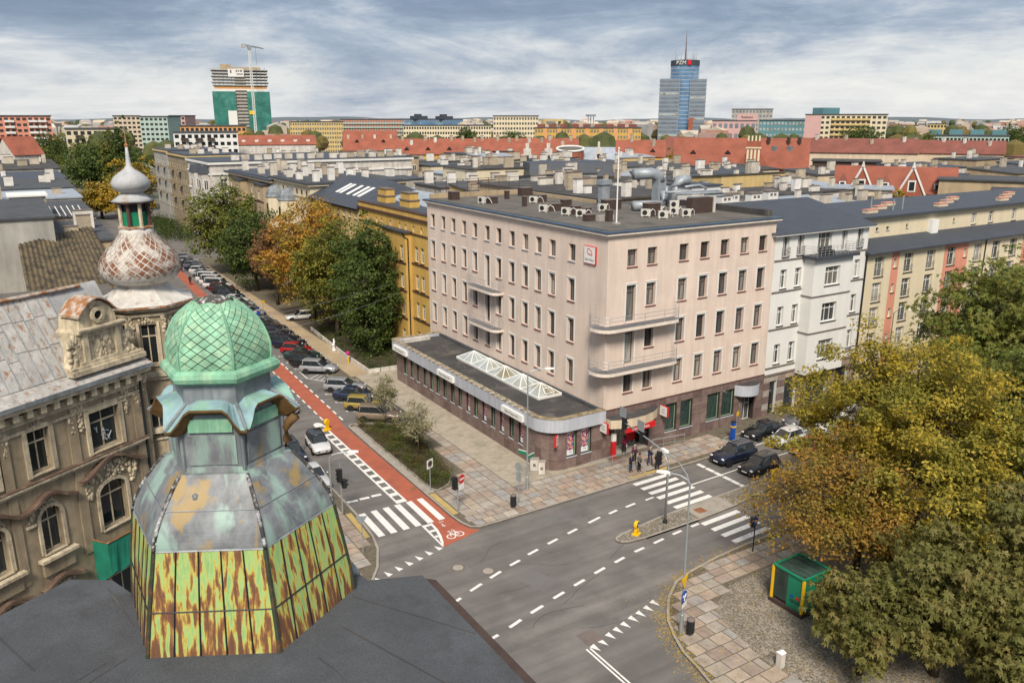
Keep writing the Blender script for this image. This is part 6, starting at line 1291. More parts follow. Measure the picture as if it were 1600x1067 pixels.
# the wall and roof right behind the bank
roofblock('tan gabled back house whose long blank wall rises behind the bank roof', 64.5, 88, 0, 13, 28, 20.5, 'tan', 'bitumen', 9, 0)
cnt = 0
rowsN = [(101, 62, 112, 11, 17.6), (118, 64, 124, 11, 17.6), (136, 66, 128, 11, 17.9), (155, 68, 140, 12, 17.6), (174, 66, 150, 12, 17.8), (212, 70, 170, 13, 17.8), (232, 66, 166, 13, 17.4), (252, 64, 150, 14, 17.0)]
for ri, (y, xa, xb, dd, zb) in enumerate(rowsN):
    x = xa; k = 0
    while x < xb:
        w_ = rnd.uniform(12, 20); wm = rnd.choice(['tan', 'cream', 'creamy', 'concrete', 'whitedirty', 'tan', 'yellow2']); rm = rnd.choice(['bitumen', 'bitumen_g', 'darkroof', 'bitumen', 'greyroof']); n = rnd.randint(4, 8); z = zb + rnd.uniform(-1.6, 1.7)
        rn = {'bitumen': 'black felt roof', 'bitumen_g': 'grey felt roof', 'darkroof': 'dark slate-blue roof', 'greyroof': 'pale metal roof'}[rm]
        roofblock('%s tenement, %s, %s from left in %s rooftop row' % (WCOL[wm], rn, ORD[k], ORD[ri]), x + w_ / 2, y + rnd.uniform(-3, 3), R(rnd.uniform(-4, 4)), w_ - rnd.uniform(.5, 3), dd + rnd.uniform(-1, 4), z, wm, rm, n, rnd.choice((0, 4, 5, 6)), 'tenements in the rooftop rows', lean=rnd.choice((0, 0, 1.2, -1.2)), chm='chim'); x += w_; k += 1
# blocks right of the flagpole, seen past the white house roof
k = 0
for x, y, w_, d, z, wm, rm, n in ((88, 78, 16, 9, 17.0, 'creamy', 'bitumen_g', 6), (106, 76, 15, 9, 16.0, 'tan', 'bitumen', 5), (94, 92, 18, 10, 17.2, 'tan', 'bitumen', 6), (114, 90, 16, 10, 15.8, 'concrete', 'greyroof', 5), (124, 106, 18, 11, 16.4, 'tan', 'bitumen', 6), (143, 118, 17, 11, 15.8, 'tan', 'greyroof', 4), (122, 128, 16, 10, 17.4, 'whitedirty', 'bitumen_g', 6), (142, 138, 18, 10, 17.4, 'concrete', 'darkroof', 6), (160, 150, 20, 11, 17.0, 'creamy', 'bitumen', 6), (136, 96, 14, 9, 15.0, 'concrete', 'bitumen', 4), (174, 132, 20, 11, 16.6, 'creamy', 'bitumen_g', 5), (186, 116, 18, 12, 16.8, 'cream', 'darkroof', 5), (205, 128, 20, 12, 17.2, 'whitedirty', 'darkroof', 5), (212, 108, 22, 12, 17.0, 'tan', 'bitumen_g', 5), (236, 112, 24, 12, 17.6, 'whitedirty', 'darkroof', 4), (240, 134, 22, 12, 18.4, 'tan', 'bitumen_g', 4), (262, 124, 22, 12, 18.8, 'creamy', 'tile_d', 4)):
    roofblock('%s tenement %s in the scattered rooftops behind the white house' % (WCOL[wm], ORD[k % 14] + (' from the bank' if k < 14 else ' farther out')), x, y, R(rnd.uniform(-8, 8)), w_, d, z, wm, rm, n, rnd.choice((3, 4, 5)), 'tenements behind the white house', lean=rnd.choice((0, .8))); k += 1
def hb(name, label, az, D, w_, d, ze, zr, wall, roof, cat='building', kind='gable', rot=0.0, over=.4):
    """building turned to face down its bearing, ridge along the front"""
    x, y = pol(az, D); rz = R(-az + rot); t_ = thing(name, label, cat, (x, y, 0), rz); T = Matrix.LocRotScale(Vector((x, y, 0)), Matrix.Rotation(rz, 3, 'Z').to_euler(), None)
    b = B(); b.T = T; b.box(-w_ / 2, 0, 0, w_ / 2, d, ze); 
    if kind == 'gable': b.add([(-w_ / 2, 0, ze), (-w_ / 2, d, ze), (-w_ / 2, d / 2, zr), (w_ / 2, 0, ze), (w_ / 2, d, ze), (w_ / 2, d / 2, zr)], [(0, 2, 1), (3, 4, 5)])
    b.obj('wall', MAT[wall], t_)
    b = B(); b.T = T; o_ = over
    if kind == 'gable':
        b.add([(-w_ / 2 - o_, -o_, ze - .2), (w_ / 2 + o_, -o_, ze - .2), (w_ / 2 + o_, d / 2, zr), (-w_ / 2 - o_, d / 2, zr), (-w_ / 2 - o_, d + o_, ze - .2), (w_ / 2 + o_, d + o_, ze - .2), (-w_ / 2 - o_, -o_, ze), (w_ / 2 + o_, -o_, ze), (w_ / 2 + o_, d / 2, zr + .25), (-w_ / 2 - o_, d / 2, zr + .25), (-w_ / 2 - o_, d + o_, ze), (w_ / 2 + o_, d + o_, ze)],
              [(6, 7, 8, 9), (9, 8, 11, 10), (0, 1, 7, 6), (1, 2, 8, 7), (2, 5, 11, 8), (3, 0, 6, 9), (4, 3, 9, 10)])
    else: b.box(-w_ / 2 - o_, -o_, ze, w_ / 2 + o_, d + o_, ze + .3)
    rf = b.obj('roof', MAT[roof], t_)
    return t_, rf, T, Face(*(T @ Vector((-w_ / 2, 0, 0))).xy, math.degrees(rz))
def roofpts(T, w_, d, ze, zr, n, par, mat='chim', h=1.8):
    for k in range(n):
        x = w_ * ((k + .5) / n - .5) + rnd.uniform(-1, 1); f = rnd.choice((.62, .8, .9)); p = T @ Vector((x, d / 2 * f, 0)); chimney(par, p.x, p.y, ze + (zr - ze) * f, .9, .7, h, mat)
def dormers(T, w_, d, ze, zr, n, par, f=.3, mat='tile'):
    for k in range(n):
        x = w_ * ((k + .5) / n - .5); y = d / 2 * f; z = ze + (zr - ze) * f; b = B(); b.T = T; s_ = .8
        b.add([(x - s_, y - .9, z), (x + s_, y - .9, z), (x, y - .9, z + .95), (x - s_, y + 1.2, z + .4), (x + s_, y + 1.2, z + .4), (x, y + 1.8, z + 1.0)], [(0, 1, 2)], 1); b.add([(x - s_ - .1, y - 1, z), (x, y - 1, z + 1.05), (x, y + 1.8, z + 1.05), (x - s_ - .1, y + 1.2, z + .35)], [(0, 1, 2, 3)], 0); b.add([(x + s_ + .1, y - 1, z), (x, y - 1, z + 1.05), (x, y + 1.8, z + 1.05), (x + s_ + .1, y + 1.2, z + .35)], [(3, 2, 1, 0)], 0); b.obj('dormer', [MAT[mat], MAT['dark']], par)
t_, rf, T, F_ = hb('long_house', 'long orange tiled roof above a yellow wall, left of the drum', 27.6, 300, 38, 14, 17.2, 22.2, 'yellow', 'tile'); roofpts(T, 38, 14, 17.2, 22.2, 9, rf); dormers(T, 38, 14, 17.2, 22.2, 5, rf)
for k in range(10): farwin(F_, t_, 2 + k * 3.7, 13.8, 1.2, 1.8)
t_, rf, T, F_ = hb('long_house', 'orange tiled wing with white chimneys next to the stepped gables', 33.4, 285, 30, 14, 16.8, 22.6, 'brick', 'tile'); roofpts(T, 30, 14, 16.8, 22.6, 8, rf)
t_, rf, T, F_ = hb('long_house', 'broad orange hipped roof with two dark round dormers at centre left', 22.3, 372, 23, 15, 16.0, 24.0, 'yellow2', 'tile'); dormers(T, 23, 15, 16, 24, 2, rf, .45, 'darkroof'); roofpts(T, 23, 15, 16, 24, 4, rf)
t_, rf, T, F_ = hb('long_house', 'low long orange roof with small white skylights at the left skyline', 16.2, 420, 37, 12, 17.4, 21.4, 'whitedirty', 'tile')
for k in range(6):
    p = T @ Vector((-15 + k * 6, 2.0, 0)); b = B(); b.box(p.x - .8, p.y - .5, 18.6, p.x + .8, p.y + .5, 19.6); b.obj('skylight', MAT['whitewall'], rf)
t_, rf, T, F_ = hb('long_house', 'orange tiled roof between the long roof and far slab blocks', 24.6, 395, 26, 12, 14.5, 18.6, 'yellow2', 'tile'); roofpts(T, 26, 12, 14.5, 18.6, 5, rf)
def stepped(T, x, y, z0, w_, h, par, mat='whitedirty', nm='stepped_gable'):
    P_ = [(-.5, 0), (.5, 0), (.5, .3), (.36, .3), (.36, .55), (.22, .55), (.22, .78), (.1, .78), (.1, 1.0), (-.1, 1.0), (-.1, .78), (-.22, .78), (-.22, .55), (-.36, .55), (-.36, .3), (-.5, .3)]
    b = B(); b.T = T; n = len(P_); f3 = [(x + a * w_, y, z0 + c * h) for a, c in P_]; f4 = [(x + a * w_, y + .5, z0 + c * h) for a, c in P_]
    b.add(f3 + f4, [tuple(range(n)), tuple(range(2 * n - 1, n - 1, -1))] + [(i, i + n, (i + 1) % n + n, (i + 1) % n) for i in range(n)]); o = b.obj(nm, MAT[mat], par)
    b = B(); b.T = T; b.box(x - .5, y - .06, z0 + h * .35, x + .5, y - .01, z0 + h * .35 + 1.2); b.obj('gable_window', MAT['pane_d'], o)
t_, rf, T, F_ = hb('gabled_house', 'red brick house with two white stepped gables left of the brick drum', 33.65, 262, 14, 12, 16.5, 21.5, 'brick', 'tile'); stepped(T, -3.3, -.6, 14.5, 5.4, 7.6, t_); stepped(T, 3.3, -.6, 14.5, 5.4, 7.6, t_)
x, y = pol(35.86, 262); t_ = thing('brick_drum', 'round brick drum with a slanted oval glass top among the roofs', 'drum', (x, y, 0)); b = B(); n = 24
ring0 = [(x + 4.2 * math.cos(a), y + 4.2 * math.sin(a), 0) for a in np.linspace(0, 2 * math.pi, n + 1)[:-1]]; sl = lambda px, py: 20.4 + ((px - x) * math.sin(R(35.86)) + (py - y) * math.cos(R(35.86))) * .16
b.loft([ring0, [(px, py, sl(px, py)) for px, py, _ in ring0]], cap=False); b.obj('drum_wall', MAT['brick'], t_)
b = B(); b.poly([(px, py, sl(px, py) - .3) for px, py, _ in ring0]); b.obj('glass_top', MAT['bitumen_b'], t_)
b = B(); b.tube([(px, py, sl(px, py)) for px, py, _ in ring0 + ring0[:1]], .35, 6); b.obj('drum_rim', MAT['whitewall'], t_)
t_, rf, T, F_ = hb('gabled_house', 'blue-grey slate mansard with a white curved gable right of the drum', 37.75, 262, 10, 11, 16.5, 20.5, 'whitedirty', 'greyroof'); stepped(T, .2, -.6, 15, 3.4, 7.6, t_)
t_, rf, T, F_ = hb('long_house', 'orange hipped roof over a yellow wall behind the flagpole', 40.6, 282, 16, 16, 17.3, 22.2, 'yellow', 'tile'); dormers(T, 16, 16, 17.3, 22.2, 2, rf); roofpts(T, 16, 16, 17.3, 22.2, 2, rf, h=2.6)
t_, rf, T, F_ = hb('long_house', 'brown hipped roofed grey house between the orange roofs and the hall', 43.2, 330, 10, 10, 15.5, 22.3, 'concrete', 'tile_d')
for k in range(3): farwin(F_, t_, 2 + k * 3, 12.5, 1.8, 2.2)
# brick hall with steep roof and striped gable tower
t_, rf, T, F_ = hb('brick_hall', 'large brick hall with a steep orange-red roof and cream striped gable tower', 45.2, 250, 20.5, 22, 14.4, 23.6, 'brick', 'tile_b', over=.6); dormers(T, 20, 22, 14.4, 23.6, 2, rf, .55, 'tile_b')
x, y = pol(47.95, 246); Tt = Matrix.LocRotScale(Vector((x, y, 0)), Matrix.Rotation(R(-47.95), 3, 'Z').to_euler(), None); b = B(); b.T = Tt; b.box(-2.0, 0, 0, 2.0, 3, 23.4); tw = b.obj('gable_tower', MAT['brick'], t_)
for k in range(4):
    b = B(); b.T = Tt; xx = -1.5 + k * 1.0; b.box(xx - .28, -.12, 15.5, xx + .28, -.01, 21.0); b.obj('cream_stripe', MAT['cream'], tw); b = B(); b.T = Tt; b.box(xx - .22, .8, 23.4, xx + .22, 1.4, 24.8); b.obj('pinnacle', MAT['cream'], tw)
b = B(); b.T = Tt; b.box(-2.15, -.2, 21.3, 2.15, -.01, 21.7); b.obj('cream_band', MAT['cream'], tw)
for s_ in (-1, 1): b = B(); b.T = Tt; b.add([(s_ * 2.0, .5, 13), (s_ * 6.5, .5, 13), (s_ * 2.0, .5, 20), (s_ * 2.0, 1, 13), (s_ * 6.5, 1, 13), (s_ * 2.0, 1, 20)], [(0, 1, 2), (5, 4, 3), (1, 4, 5, 2)]); b.obj('gable_shoulder', MAT['brick'], tw)
t_, rf, T, F_ = hb('brick_hall', 'second steep orange roof right of the striped gable tower', 49.9, 262, 13.5, 20, 15.0, 23.4, 'brick', 'tile_b', over=.5)
for k in range(2): p = T @ Vector((-3 + k * 4.5, 6.0, 0)); b = B(); b.box(p.x - .6, p.y - .6, 19.4, p.x + .6, p.y + .6, 21.4); b.obj('roof_window', MAT['zinc'], rf)
roofpts(T, 13, 20, 15, 23.4, 3, rf, 'brickdark', 2.2)
t_, rf, T, F_ = hb('long_house', 'very long maroon tiled roof with ochre wall left of the far teal row', 54.3, 300, 36, 14, 18.6, 22.8, 'creamy', 'tile_d'); roofpts(T, 36, 14, 18.6, 22.8, 4, rf)
t_, rf, T, F_ = hb('brick_hall', 'dark sooty brick back house below the long maroon roof', 53.7, 240, 17, 12, 18.3, 18.6, 'brickdark', 'bitumen', kind='flat')
t_, rf, T, F_ = hb('long_house', 'maroon hipped roof wing at the right end of the long roof', 59.6, 312, 30, 14, 18.4, 22.2, 'creamy', 'tile_d'); roofpts(T, 30, 14, 18.4, 22.2, 4, rf)
# red tiled house with two white-edged gables
t_, rf, T, F_ = hb('gabled_house', 'red tiled brick house with two white-edged ornate gables and skylights', 56.6, 190, 23, 12, 14.6, 19.4, 'brick', 'tile_b')
for xx in (-6.2, 3.4):
    b = B(); b.T = T; b.add([(xx - 2.6, -.5, 14.0), (xx + 2.6, -.5, 14.0), (xx, -.5, 19.6), (xx - 2.6, .4, 14.0), (xx + 2.6, .4, 14.0), (xx, 3.5, 19.6)], [(0, 1, 2), (0, 2, 5, 3), (1, 4, 5, 2)]); g_ = b.obj('gable', MAT['brick'], t_)
    for s_ in (-1, 1): b = B(); b.T = T; b.tube([(xx + s_ * 2.75, -.6, 14.0), (xx, -.6, 19.9)], .22, 5); b.obj('gable_edge', MAT['whitewall'], g_)
    b = B(); b.T = T; b.tube([(xx, -.6, 19.7), (xx, -.6, 20.9)], [.45, .1], 6); b.obj('gable_finial', MAT['whitedirty'], g_)
    b = B(); b.T = T; b.box(xx - .5, -.58, 15.1, xx + .5, -.51, 16.9); b.obj('gable_window', MAT['pane_d'], g_); b = B(); b.T = T; b.box(xx - .75, -.56, 14.9, xx + .75, -.505, 17.2); b.obj('window_surround', MAT['whitewall'], g_)
for xx in (-10, -1.6, 8.2):
    b = B(); b.T = T; b.box(xx - .7, .6, 15.0, xx + .7, 2.6, 16.6); o = b.obj('dormer', MAT['whitewall'], rf); b = B(); b.T = T; b.lathe([(1.15, 16.6), (0, 18.4)], 4, (xx, 1.4), R(45)); b.obj('dormer_cap', MAT['tile_d'], o); b = B(); b.T = T; b.box(xx - .4, .54, 15.2, xx + .4, .59, 16.4); b.obj('dormer_window', MAT['pane_d'], o)
for xx in (6.1, 10.2): b = B(); b.T = T; b.add([(xx - .8, 1.3, 15.85), (xx + .8, 1.3, 15.85), (xx + .8, 2.9, 17.1), (xx - .8, 2.9, 17.1)], [(0, 1, 2, 3)]); b.obj('roof_window', MAT['pane'], rf)
for k in range(6): farwin(F_, t_, 2 + k * 3.8, 10.8, 1.4, 2.4)
t_, rf, T, F_ = hb('gabled_house', 'tan blank gable wall right of the red tiled gables', 61.4, 188, 15, 14, 17.6, 18, 'tan', 'bitumen_g', kind='flat')
t_, rf, T, F_ = hb('gabled_house', 'tan firewall sloping down in front of the red tiled house', 54.4, 172, 13, 8, 16.4, 17, 'creamy', 'greyroof', kind='flat'); roofpts(T, 13, 8, 16.4, 16.4, 3, rf)
t_, rf, T, F_ = hb('gabled_house', 'pale green low house at the right edge of the picture', 63.0, 178, 6, 8, 16.4, 17, 'greenframe', 'bitumen', kind='flat')
# dark mansard row
t_, rf, T, F_ = hb('mansard_row', 'long dark mansard roof above a cream wall with arched windows', 36.0, 172, 17, 12, 17.6, 18, 'cream', 'bitumen', kind='flat', rot=12); 
b = B(); b.T = T; b.loft([[(-9, -.5, 17.95), (9, -.5, 17.95), (9, 12, 17.95), (-9, 12, 17.95)], [(-8.6, 1.2, 20.6), (8.6, 1.2, 20.6), (8.6, 11, 20.6), (-8.6, 11, 20.6)]]); b.obj('mansard', MAT['darkroof'], t_)
for k in range(7): farwin(F_, t_, 1.6 + k * 2.3, 15.3, 1.1, 1.8, 'brown')
# ---- left side: roofs along the west side of the street
k = 0
for x0, y0, x1, y1, z, wm, rm, n, lean, lb in ((-14, 60, 7.0, 80, 15.0, 'concrete', 'bitumen_b', 2, 0, 'low grey house behind the mansard roof at the left edge'), (-22, 100, 4.6, 124, 19.3, 'concrete', 'bitumen_g', 3, 0, 'house with tall pale concrete gable wall at the left edge'), (5.2, 104, 10.5, 122, 16.0, 'tan', 'bitumen_g', 4, .4, 'narrow house with grey sloping roof beside the onion tower'), (-20, 126, 11, 150, 16.6, 'creamy', 'bitumen_g', 7, 0, 'cream terraced house left of the small onion dome'), (-20, 152, 11.5, 170, 17.0, 'whitedirty', 'greyroof', 7, 0, 'house with pale green-grey terrace roof left of the park trees'), (-20, 172, 12, 200, 17.2, 'whitedirty', 'bitumen_g', 8, 0, 'white house with black roof window row in the left roofs'), (-22, 203, 13, 232, 17.0, 'creamy', 'darkroof', 8, 0, 'sixth cream roof along the left side of the street'), (-26, 236, 14, 270, 17.4, 'whitedirty', 'bitumen', 9, .8, 'white chimneyed roof before the red gable on the left'), (-30, 276, 14, 310, 16.6, 'concrete', 'darkroof', 9, 0, 'grey house at the far left below the salmon tower block'), (-60, 110, -24, 150, 17.5, 'tan', 'bitumen', 8, 0, 'tan house at the far left edge behind the concrete gable')):
    roofblock(lb, (x0 + x1) / 2, (y0 + y1) / 2, 0, x1 - x0, y1 - y0, z, wm, rm, n, 0, 'roofs along the west side of the street', lean=lean)
cg = thing('corrugated_roof', 'steep brown corrugated roof behind the metal mansard', 'roof', (2, 88, 12)); b = B(); n = 36
cr_ = lambda i, f: ((1.0 + 8.0 * i / n, 96.5 - 14.5 * f + 6 * i / n * (1 - f) * 2.2, 17.1 - 3.4 * f + .17 * (i % 2)))
for i in range(n): b.quad(cr_(i, 1), cr_(i + 1, 1), cr_(i + 1, 0), cr_(i, 0))
MAT['corr'] = M('corrugated_sheet', (0.135, 0.105, 0.06), 0.85, 0.3, 0.8, c2=(0.05, 0.042, 0.032), c2t=0.52, c2s=1.0); b.obj('sheets', MAT['corr'], cg)
b = B(); b.prism([(1.0, 82), (9, 82), (9, 108), (1.0, 97)], 0, 13.6); b.obj('walls', MAT['concrete'], cg)
b = B(); b.box(-2.6, 79.2, 13, -1.6, 80.2, 18.8); b.obj('chimney', MAT['chim'], cg); b = B(); b.box(-2.8, 79.0, 18.8, -1.4, 80.4, 19.0); b.obj('chimney_cap', MAT['chimtop'], cg)
fc = thing('roof_cabin', 'timber clad rooftop cabin with glass roof on the left houses', 'cabin', (3, 128, 16.8)); b = B(); b.box(1.2, 128, 16.7, 5.4, 134, 19.4); b.obj('timber_wall', MAT['tan'], fc); b = B(); b.box(.9, 127.7, 19.4, 5.7, 134.3, 19.6); b.obj('cabin_roof', MAT['whitewall'], fc)
for q_ in range(6): b = B(); b.tube([(5.6 + q_ * .7, 127.6, 18.0), (6.0 + q_ * .7, 125.2, 16.9)], .06, 5); b.obj('glazing_bar', MAT['whitewall'], fc)
x, y = pol(1.9, 330); t_, rf, T, F_ = hb('gabled_house', 'house with a steep red tiled gable roof on the left skyline', 1.9, 345, 10, 14, 17.0, 23.0, 'whitedirty', 'tile', rot=25)
# ================================================================ skyline
def slabblock(name, label, az, D, w_, d, z, wall, nf, nc, glass='pane_d', rot=0.0, z0=4.0, bands=None, cat='apartment block', roofm='bitumen_g', split=0):
    x, y = pol(az, D); rz = R(-az + rot); t_ = thing(name, label, cat, (x, y, 0), rz); T = Matrix.LocRotScale(Vector((x, y, 0)), Matrix.Rotation(rz, 3, 'Z').to_euler(), None)
    b = B(); b.T = T; b.box(-w_ / 2, 0, 0, w_ / 2, d, z); b.obj('wall', MAT[wall], t_); b = B(); b.T = T; b.box(-w_ / 2 - .4, -.4, z, w_ / 2 + .4, d + .4, z + .6); b.obj('roof_edge', MAT[roofm], t_)
    fh = (z - z0) / nf; b = B(); b.T = T
    for f in range(nf):
        zz_ = z0 + f * fh + fh * .3
        for c in range(nc):
            xx = -w_ / 2 + w_ * (c + .5) / nc; hw = w_ / nc * .31; b.box(xx - hw, -.12, zz_, xx + hw, .05, zz_ + fh * .45)
        n2 = max(2, int(nc * d / w_))
        for c in range(n2): yy = d * (c + .5) / n2; hw = d / n2 * .28; b.box(-w_ / 2 - .12, yy - hw, zz_, -w_ / 2 + .05, yy + hw, zz_ + fh * .45)
    b.obj('windows', MAT[glass], t_, kind='stuff')
    if bands:
        b = B(); b.T = T
        for f in range(nf): b.box(-w_ / 2 - .05, -.9, z0 + f * fh - .1, w_ / 2 + .05, -.15, z0 + f * fh + fh * .28)
        b.obj('balcony_bands', MAT[bands], t_, kind='stuff')
    return t_, T
MAT['mint'] = M('mint_render', (.36, .46, .41), .85, .08, .2); MAT['orangewall'] = M('orange_render', (.58, .30, .12), .85, .08, .2); MAT['blueglass'] = M('blue_glass', (.09, .19, .32), .12, .35, .12, spec=.8, c2=(.25, .38, .5), c2t=.58, c2s=.08)
MAT['greyglass'] = M('grey_glass', (.16, .19, .22), .2, .3, .15, spec=.6); MAT['rosewall'] = M('rose_render', (.52, .33, .31), .85, .06, .2); MAT['teal'] = M('teal_panel', (.10, .22, .25), .5, .15, .1)
def balc(T, par, cols, z0, nf, fh, w_, mat):
    for c in cols:
        b = B(); b.T = T
        for f in range(nf): b.box(c - w_ / 2, -1.3, z0 + f * fh, c + w_ / 2, -.02, z0 + f * fh + fh * .35)
        b.obj('balcony_stack', MAT[mat], par, kind='stuff')
t_, T = slabblock('tower_block', 'salmon tower block with white balconies at the far left skyline', 1.92, 520, 25, 14, 30.6, 'salmon', 9, 9); balc(T, t_, (-7, 4, 8), 4, 9, 2.95, 4.5, 'whitewall')
t_, T = slabblock('apartment_block', 'pale yellow five storey block with dark balconies behind the left trees', 5.42, 430, 22, 11, 24.8, 'cream', 6, 8); balc(T, t_, (-5.5, 1, 7), 4, 6, 3.4, 3.2, 'brickdark')
slabblock('tower_block', 'mint green tower block behind the poplar', 8.92, 560, 17, 20, 30.4, 'mint', 9, 6, rot=-24); slabblock('tower_block', 'pinkish tower block just right of the mint one', 10.3, 600, 10, 20, 31, 'rosewall', 9, 4, rot=-20); slabblock('tower_block', 'beige tower block left of the mint one', 7.4, 640, 17, 12, 31.0, 'creamy', 9, 6)
t_, T = slabblock('apartment_block', 'white block with dark balconies below the unfinished tower', 11.9, 400, 27, 11, 23.4, 'whitewall', 6, 10); balc(T, t_, (-9, -3, 2), 4, 6, 3.2, 3.0, 'brickdark')
slabblock('apartment_block', 'long orange topped block behind the white block', 12.4, 490, 34, 10, 25.4, 'orangewall', 6, 14)
slabblock('apartment_block', 'yellow checkered slab block left of the red framed slab', 18.86, 650, 39, 12, 26.9, 'yellow2', 7, 22, 'pane'); t_, T = slabblock('apartment_block', 'long slab block with red frame and green balconies', 22.5, 680, 50, 12, 28.4, 'salmon', 8, 24, 'pane', bands='mint')
slabblock('office_block', 'dark blue glass office with rooftop plant left of the cream blocks', 26.4, 900, 68, 20, 28.2, 'blueglass', 6, 30, 'greyglass', cat='office block'); slabblock('apartment_block', 'long cream five storey slab in front of the dark office', 27.5, 600, 62, 13, 24.6, 'cream', 6, 34, 'pane'); slabblock('apartment_block', 'tall cream slab with ribbon windows at the centre skyline', 32.14, 600, 32, 13, 31.0, 'cream', 8, 16, 'pane')
for a, dz in ((25.6, 3.2), (27.3, 3.0)): x, y = pol(a, 905); t2 = thing('plant_room', 'dark rooftop plant room on the blue office, %s one' % ('left' if a < 26 else 'right'), 'plant room', (x, y, 28.8)); b = B(); b.box(x - 8, y - 5, 28.7, x + 8, y + 5, 28.8 + dz); b.obj('walls', MAT['darkroof'], t2); b = B(); b.box(x - 4, y - 3, 28.8 + dz, x + 2, y + 3, 29.8 + dz + 1); b.obj('upper_box', MAT['darkroof'], t2)
t_, T = slabblock('apartment_block', 'long yellow and orange block with red rooftop boxes left of the glass tower', 37.0, 560, 70, 12, 23.2, 'yellow', 5, 36, 'pane')
for k in range(9): b = B(); b.T = T; xx = -31 + k * 7.6; b.box(xx - 2.4, 2, 23.8, xx + 2.4, 9, 25.9); b.obj('rooftop_box', MAT['tile_d'], t_)
for k in range(7): b = B(); b.T = T; xx = -28 + k * 9.3; b.box(xx - 1.4, -.3, 5, xx + 1.4, -.125, 23); b.obj('orange_stripe', MAT['orangewall'], t_)
x, y = pol(34.6, 650); t_ = thing('roof_portal', 'ochre portal frame structure on the skyline right of the cream slab', 'portal', (x, y, 20)); b = B(); b.box(x - 9, y - 2, 0, x - 7, y + 2, 29); b.box(x + 7, y - 2, 0, x + 9, y + 2, 29); b.box(x - 7, y - 2, 27.4, x + 7, y + 2, 29); b.obj('frame', MAT['yellow2'], t_)
x, y = pol(37.2, 900); t_ = thing('water_tower', 'steel water tower frame on the centre skyline', 'water tower', (x, y, 0)); b = B()
for dx in (-3.5, 0, 3.5): b.tube([(x + dx, y, 0), (x + dx, y, 32)], .4, 5)
b.obj('legs', MAT['steel'], t_); b = B(); b.box(x - 4.5, y - 3, 31.5, x + 4.5, y + 3, 33.5); b.obj('platform', MAT['steel'], t_)
MAT['paletnet'] = M('pale_netting', (.035, .165, .135), .85, .35, .12, c2=(.07, .24, .20), c2t=.55, c2s=.1)
# unfinished tower wrapped in green netting, with crane
az = 14.27; x, y = pol(az, 900); rz = R(-az); T = Matrix.LocRotScale(Vector((x, y, 0)), Matrix.Rotation(rz, 3, 'Z').to_euler(), None); t_ = thing('unfinished_tower', 'unfinished concrete tower half wrapped in green netting', 'tower', (x, y, 0), rz)
for s_ in (-1, 1): b = B(); b.T = T; b.box(s_ * 16.5 - 11, -1, 0, s_ * 16.5 + 11, 30, 55.5); b.obj('green_netting', MAT['paletnet'], t_)
b = B(); b.T = T; b.box(-5.4, .5, 0, 5.4, 28, 78); b.obj('lift_core', MAT['concrete'], t_)
for f in range(18): b = B(); b.T = T; b.box(-5.5, -.8, 2 + f * 3.2, 5.5, 1.2, 2.5 + f * 3.2); b.obj('core_slab', MAT['kerb'], t_)
b = B(); b.T = T; b.box(-25, .2, 55.6, 25, 28, 58.0); b.obj('white_band', MAT['whitewall'], t_); b = B(); b.T = T; b.box(-25, .2, 58.0, 25, 28, 60.4); b.obj('timber_band', MAT['orangewall'], t_)
for f in range(6): 
    z = 61 + f * 2.9; w_ = 26.5 + (f % 2) * .8; b = B(); b.T = T; b.box(-w_, -1.0, z, w_, 29, z + .9); b.obj('floor_slab', MAT['concrete'], t_)
    for k in range(13): b = B(); b.T = T; xx = -24 + k * 4; b.box(xx - .35, .4, z + .9, xx + .35, 1.1, z + 2.9); b.obj('column', MAT['concrete'], t_)
b = B(); b.T = T; b.box(-18, 4, 75.8, -8, 20, 81.5); b.box(-8, 5, 75.8, 20, 20, 79.2); b.obj('roof_core', MAT['tan'], t_)
b = B(); b.T = T; b.box(-11, -1.6, 69.5, 4, -1.1, 77); sg = b.obj('banner', MAT['whitewall'], t_)
for x0, x1, z0, z1 in ((-9, -7.6, 73, 76), (-3.6, -2.2, 74.2, 76), (-1.4, -.4, 74.2, 76), (.4, 2.6, 74.4, 76), (-3, 3, 71.6, 72.6)): b = B(); b.T = T; b.box(x0, -1.75, z0, x1, -1.62, z1); b.obj('print_mark', MAT['chimtop'], sg)
b = B(); b.T = T; b.box(-14, -1.6, 20, -5.5, -1.1, 37); sg = b.obj('banner', MAT['whitewall'], t_)
b = B(); b.T = T; b.box(6.5, -1.6, 33.5, 11.5, -1.1, 37); b.obj('yellow_banner', MAT['yellowpaint'], t_)
x, y = pol(14.98, 880); t_ = thing('tower_crane', 'tower crane standing in front of the unfinished tower', 'crane', (x, y, 0)); b = B()
for dx, dy in ((-.9, -.9), (.9, -.9), (.9, .9), (-.9, .9)): b.tube([(x + dx, y + dy, 0), (x + dx, y + dy, 96)], .22, 4)
for k in range(38):
    z = k * 2.5; b.tube([(x - .9, y - .9, z), (x + .9, y - .9, z + 2.5)], .12, 4); b.tube([(x + .9, y - .9, z), (x - .9, y - .9, z + 2.5)], .12, 4)
b.obj('mast', MAT['whitewall'], t_)
b = B(); b.tube([(x - 6.5, y, 99.0), (x + 13, y - 3, 95.5)], .5, 4); b.tube([(x - 6.5, y, 97.5), (x + 13, y - 3, 95.2)], .3, 4); b.obj('jib', MAT['steel'], t_); b = B(); b.box(x - 7, y - 1.2, 95.5, x - 3.5, y + 1.2, 99); b.obj('counterweight', MAT['concrete'], t_); b = B(); b.box(x - 1.6, y - 1.8, 94.5, x + 1.6, y + 1.2, 97.5); b.obj('cab', MAT['steel'], t_)
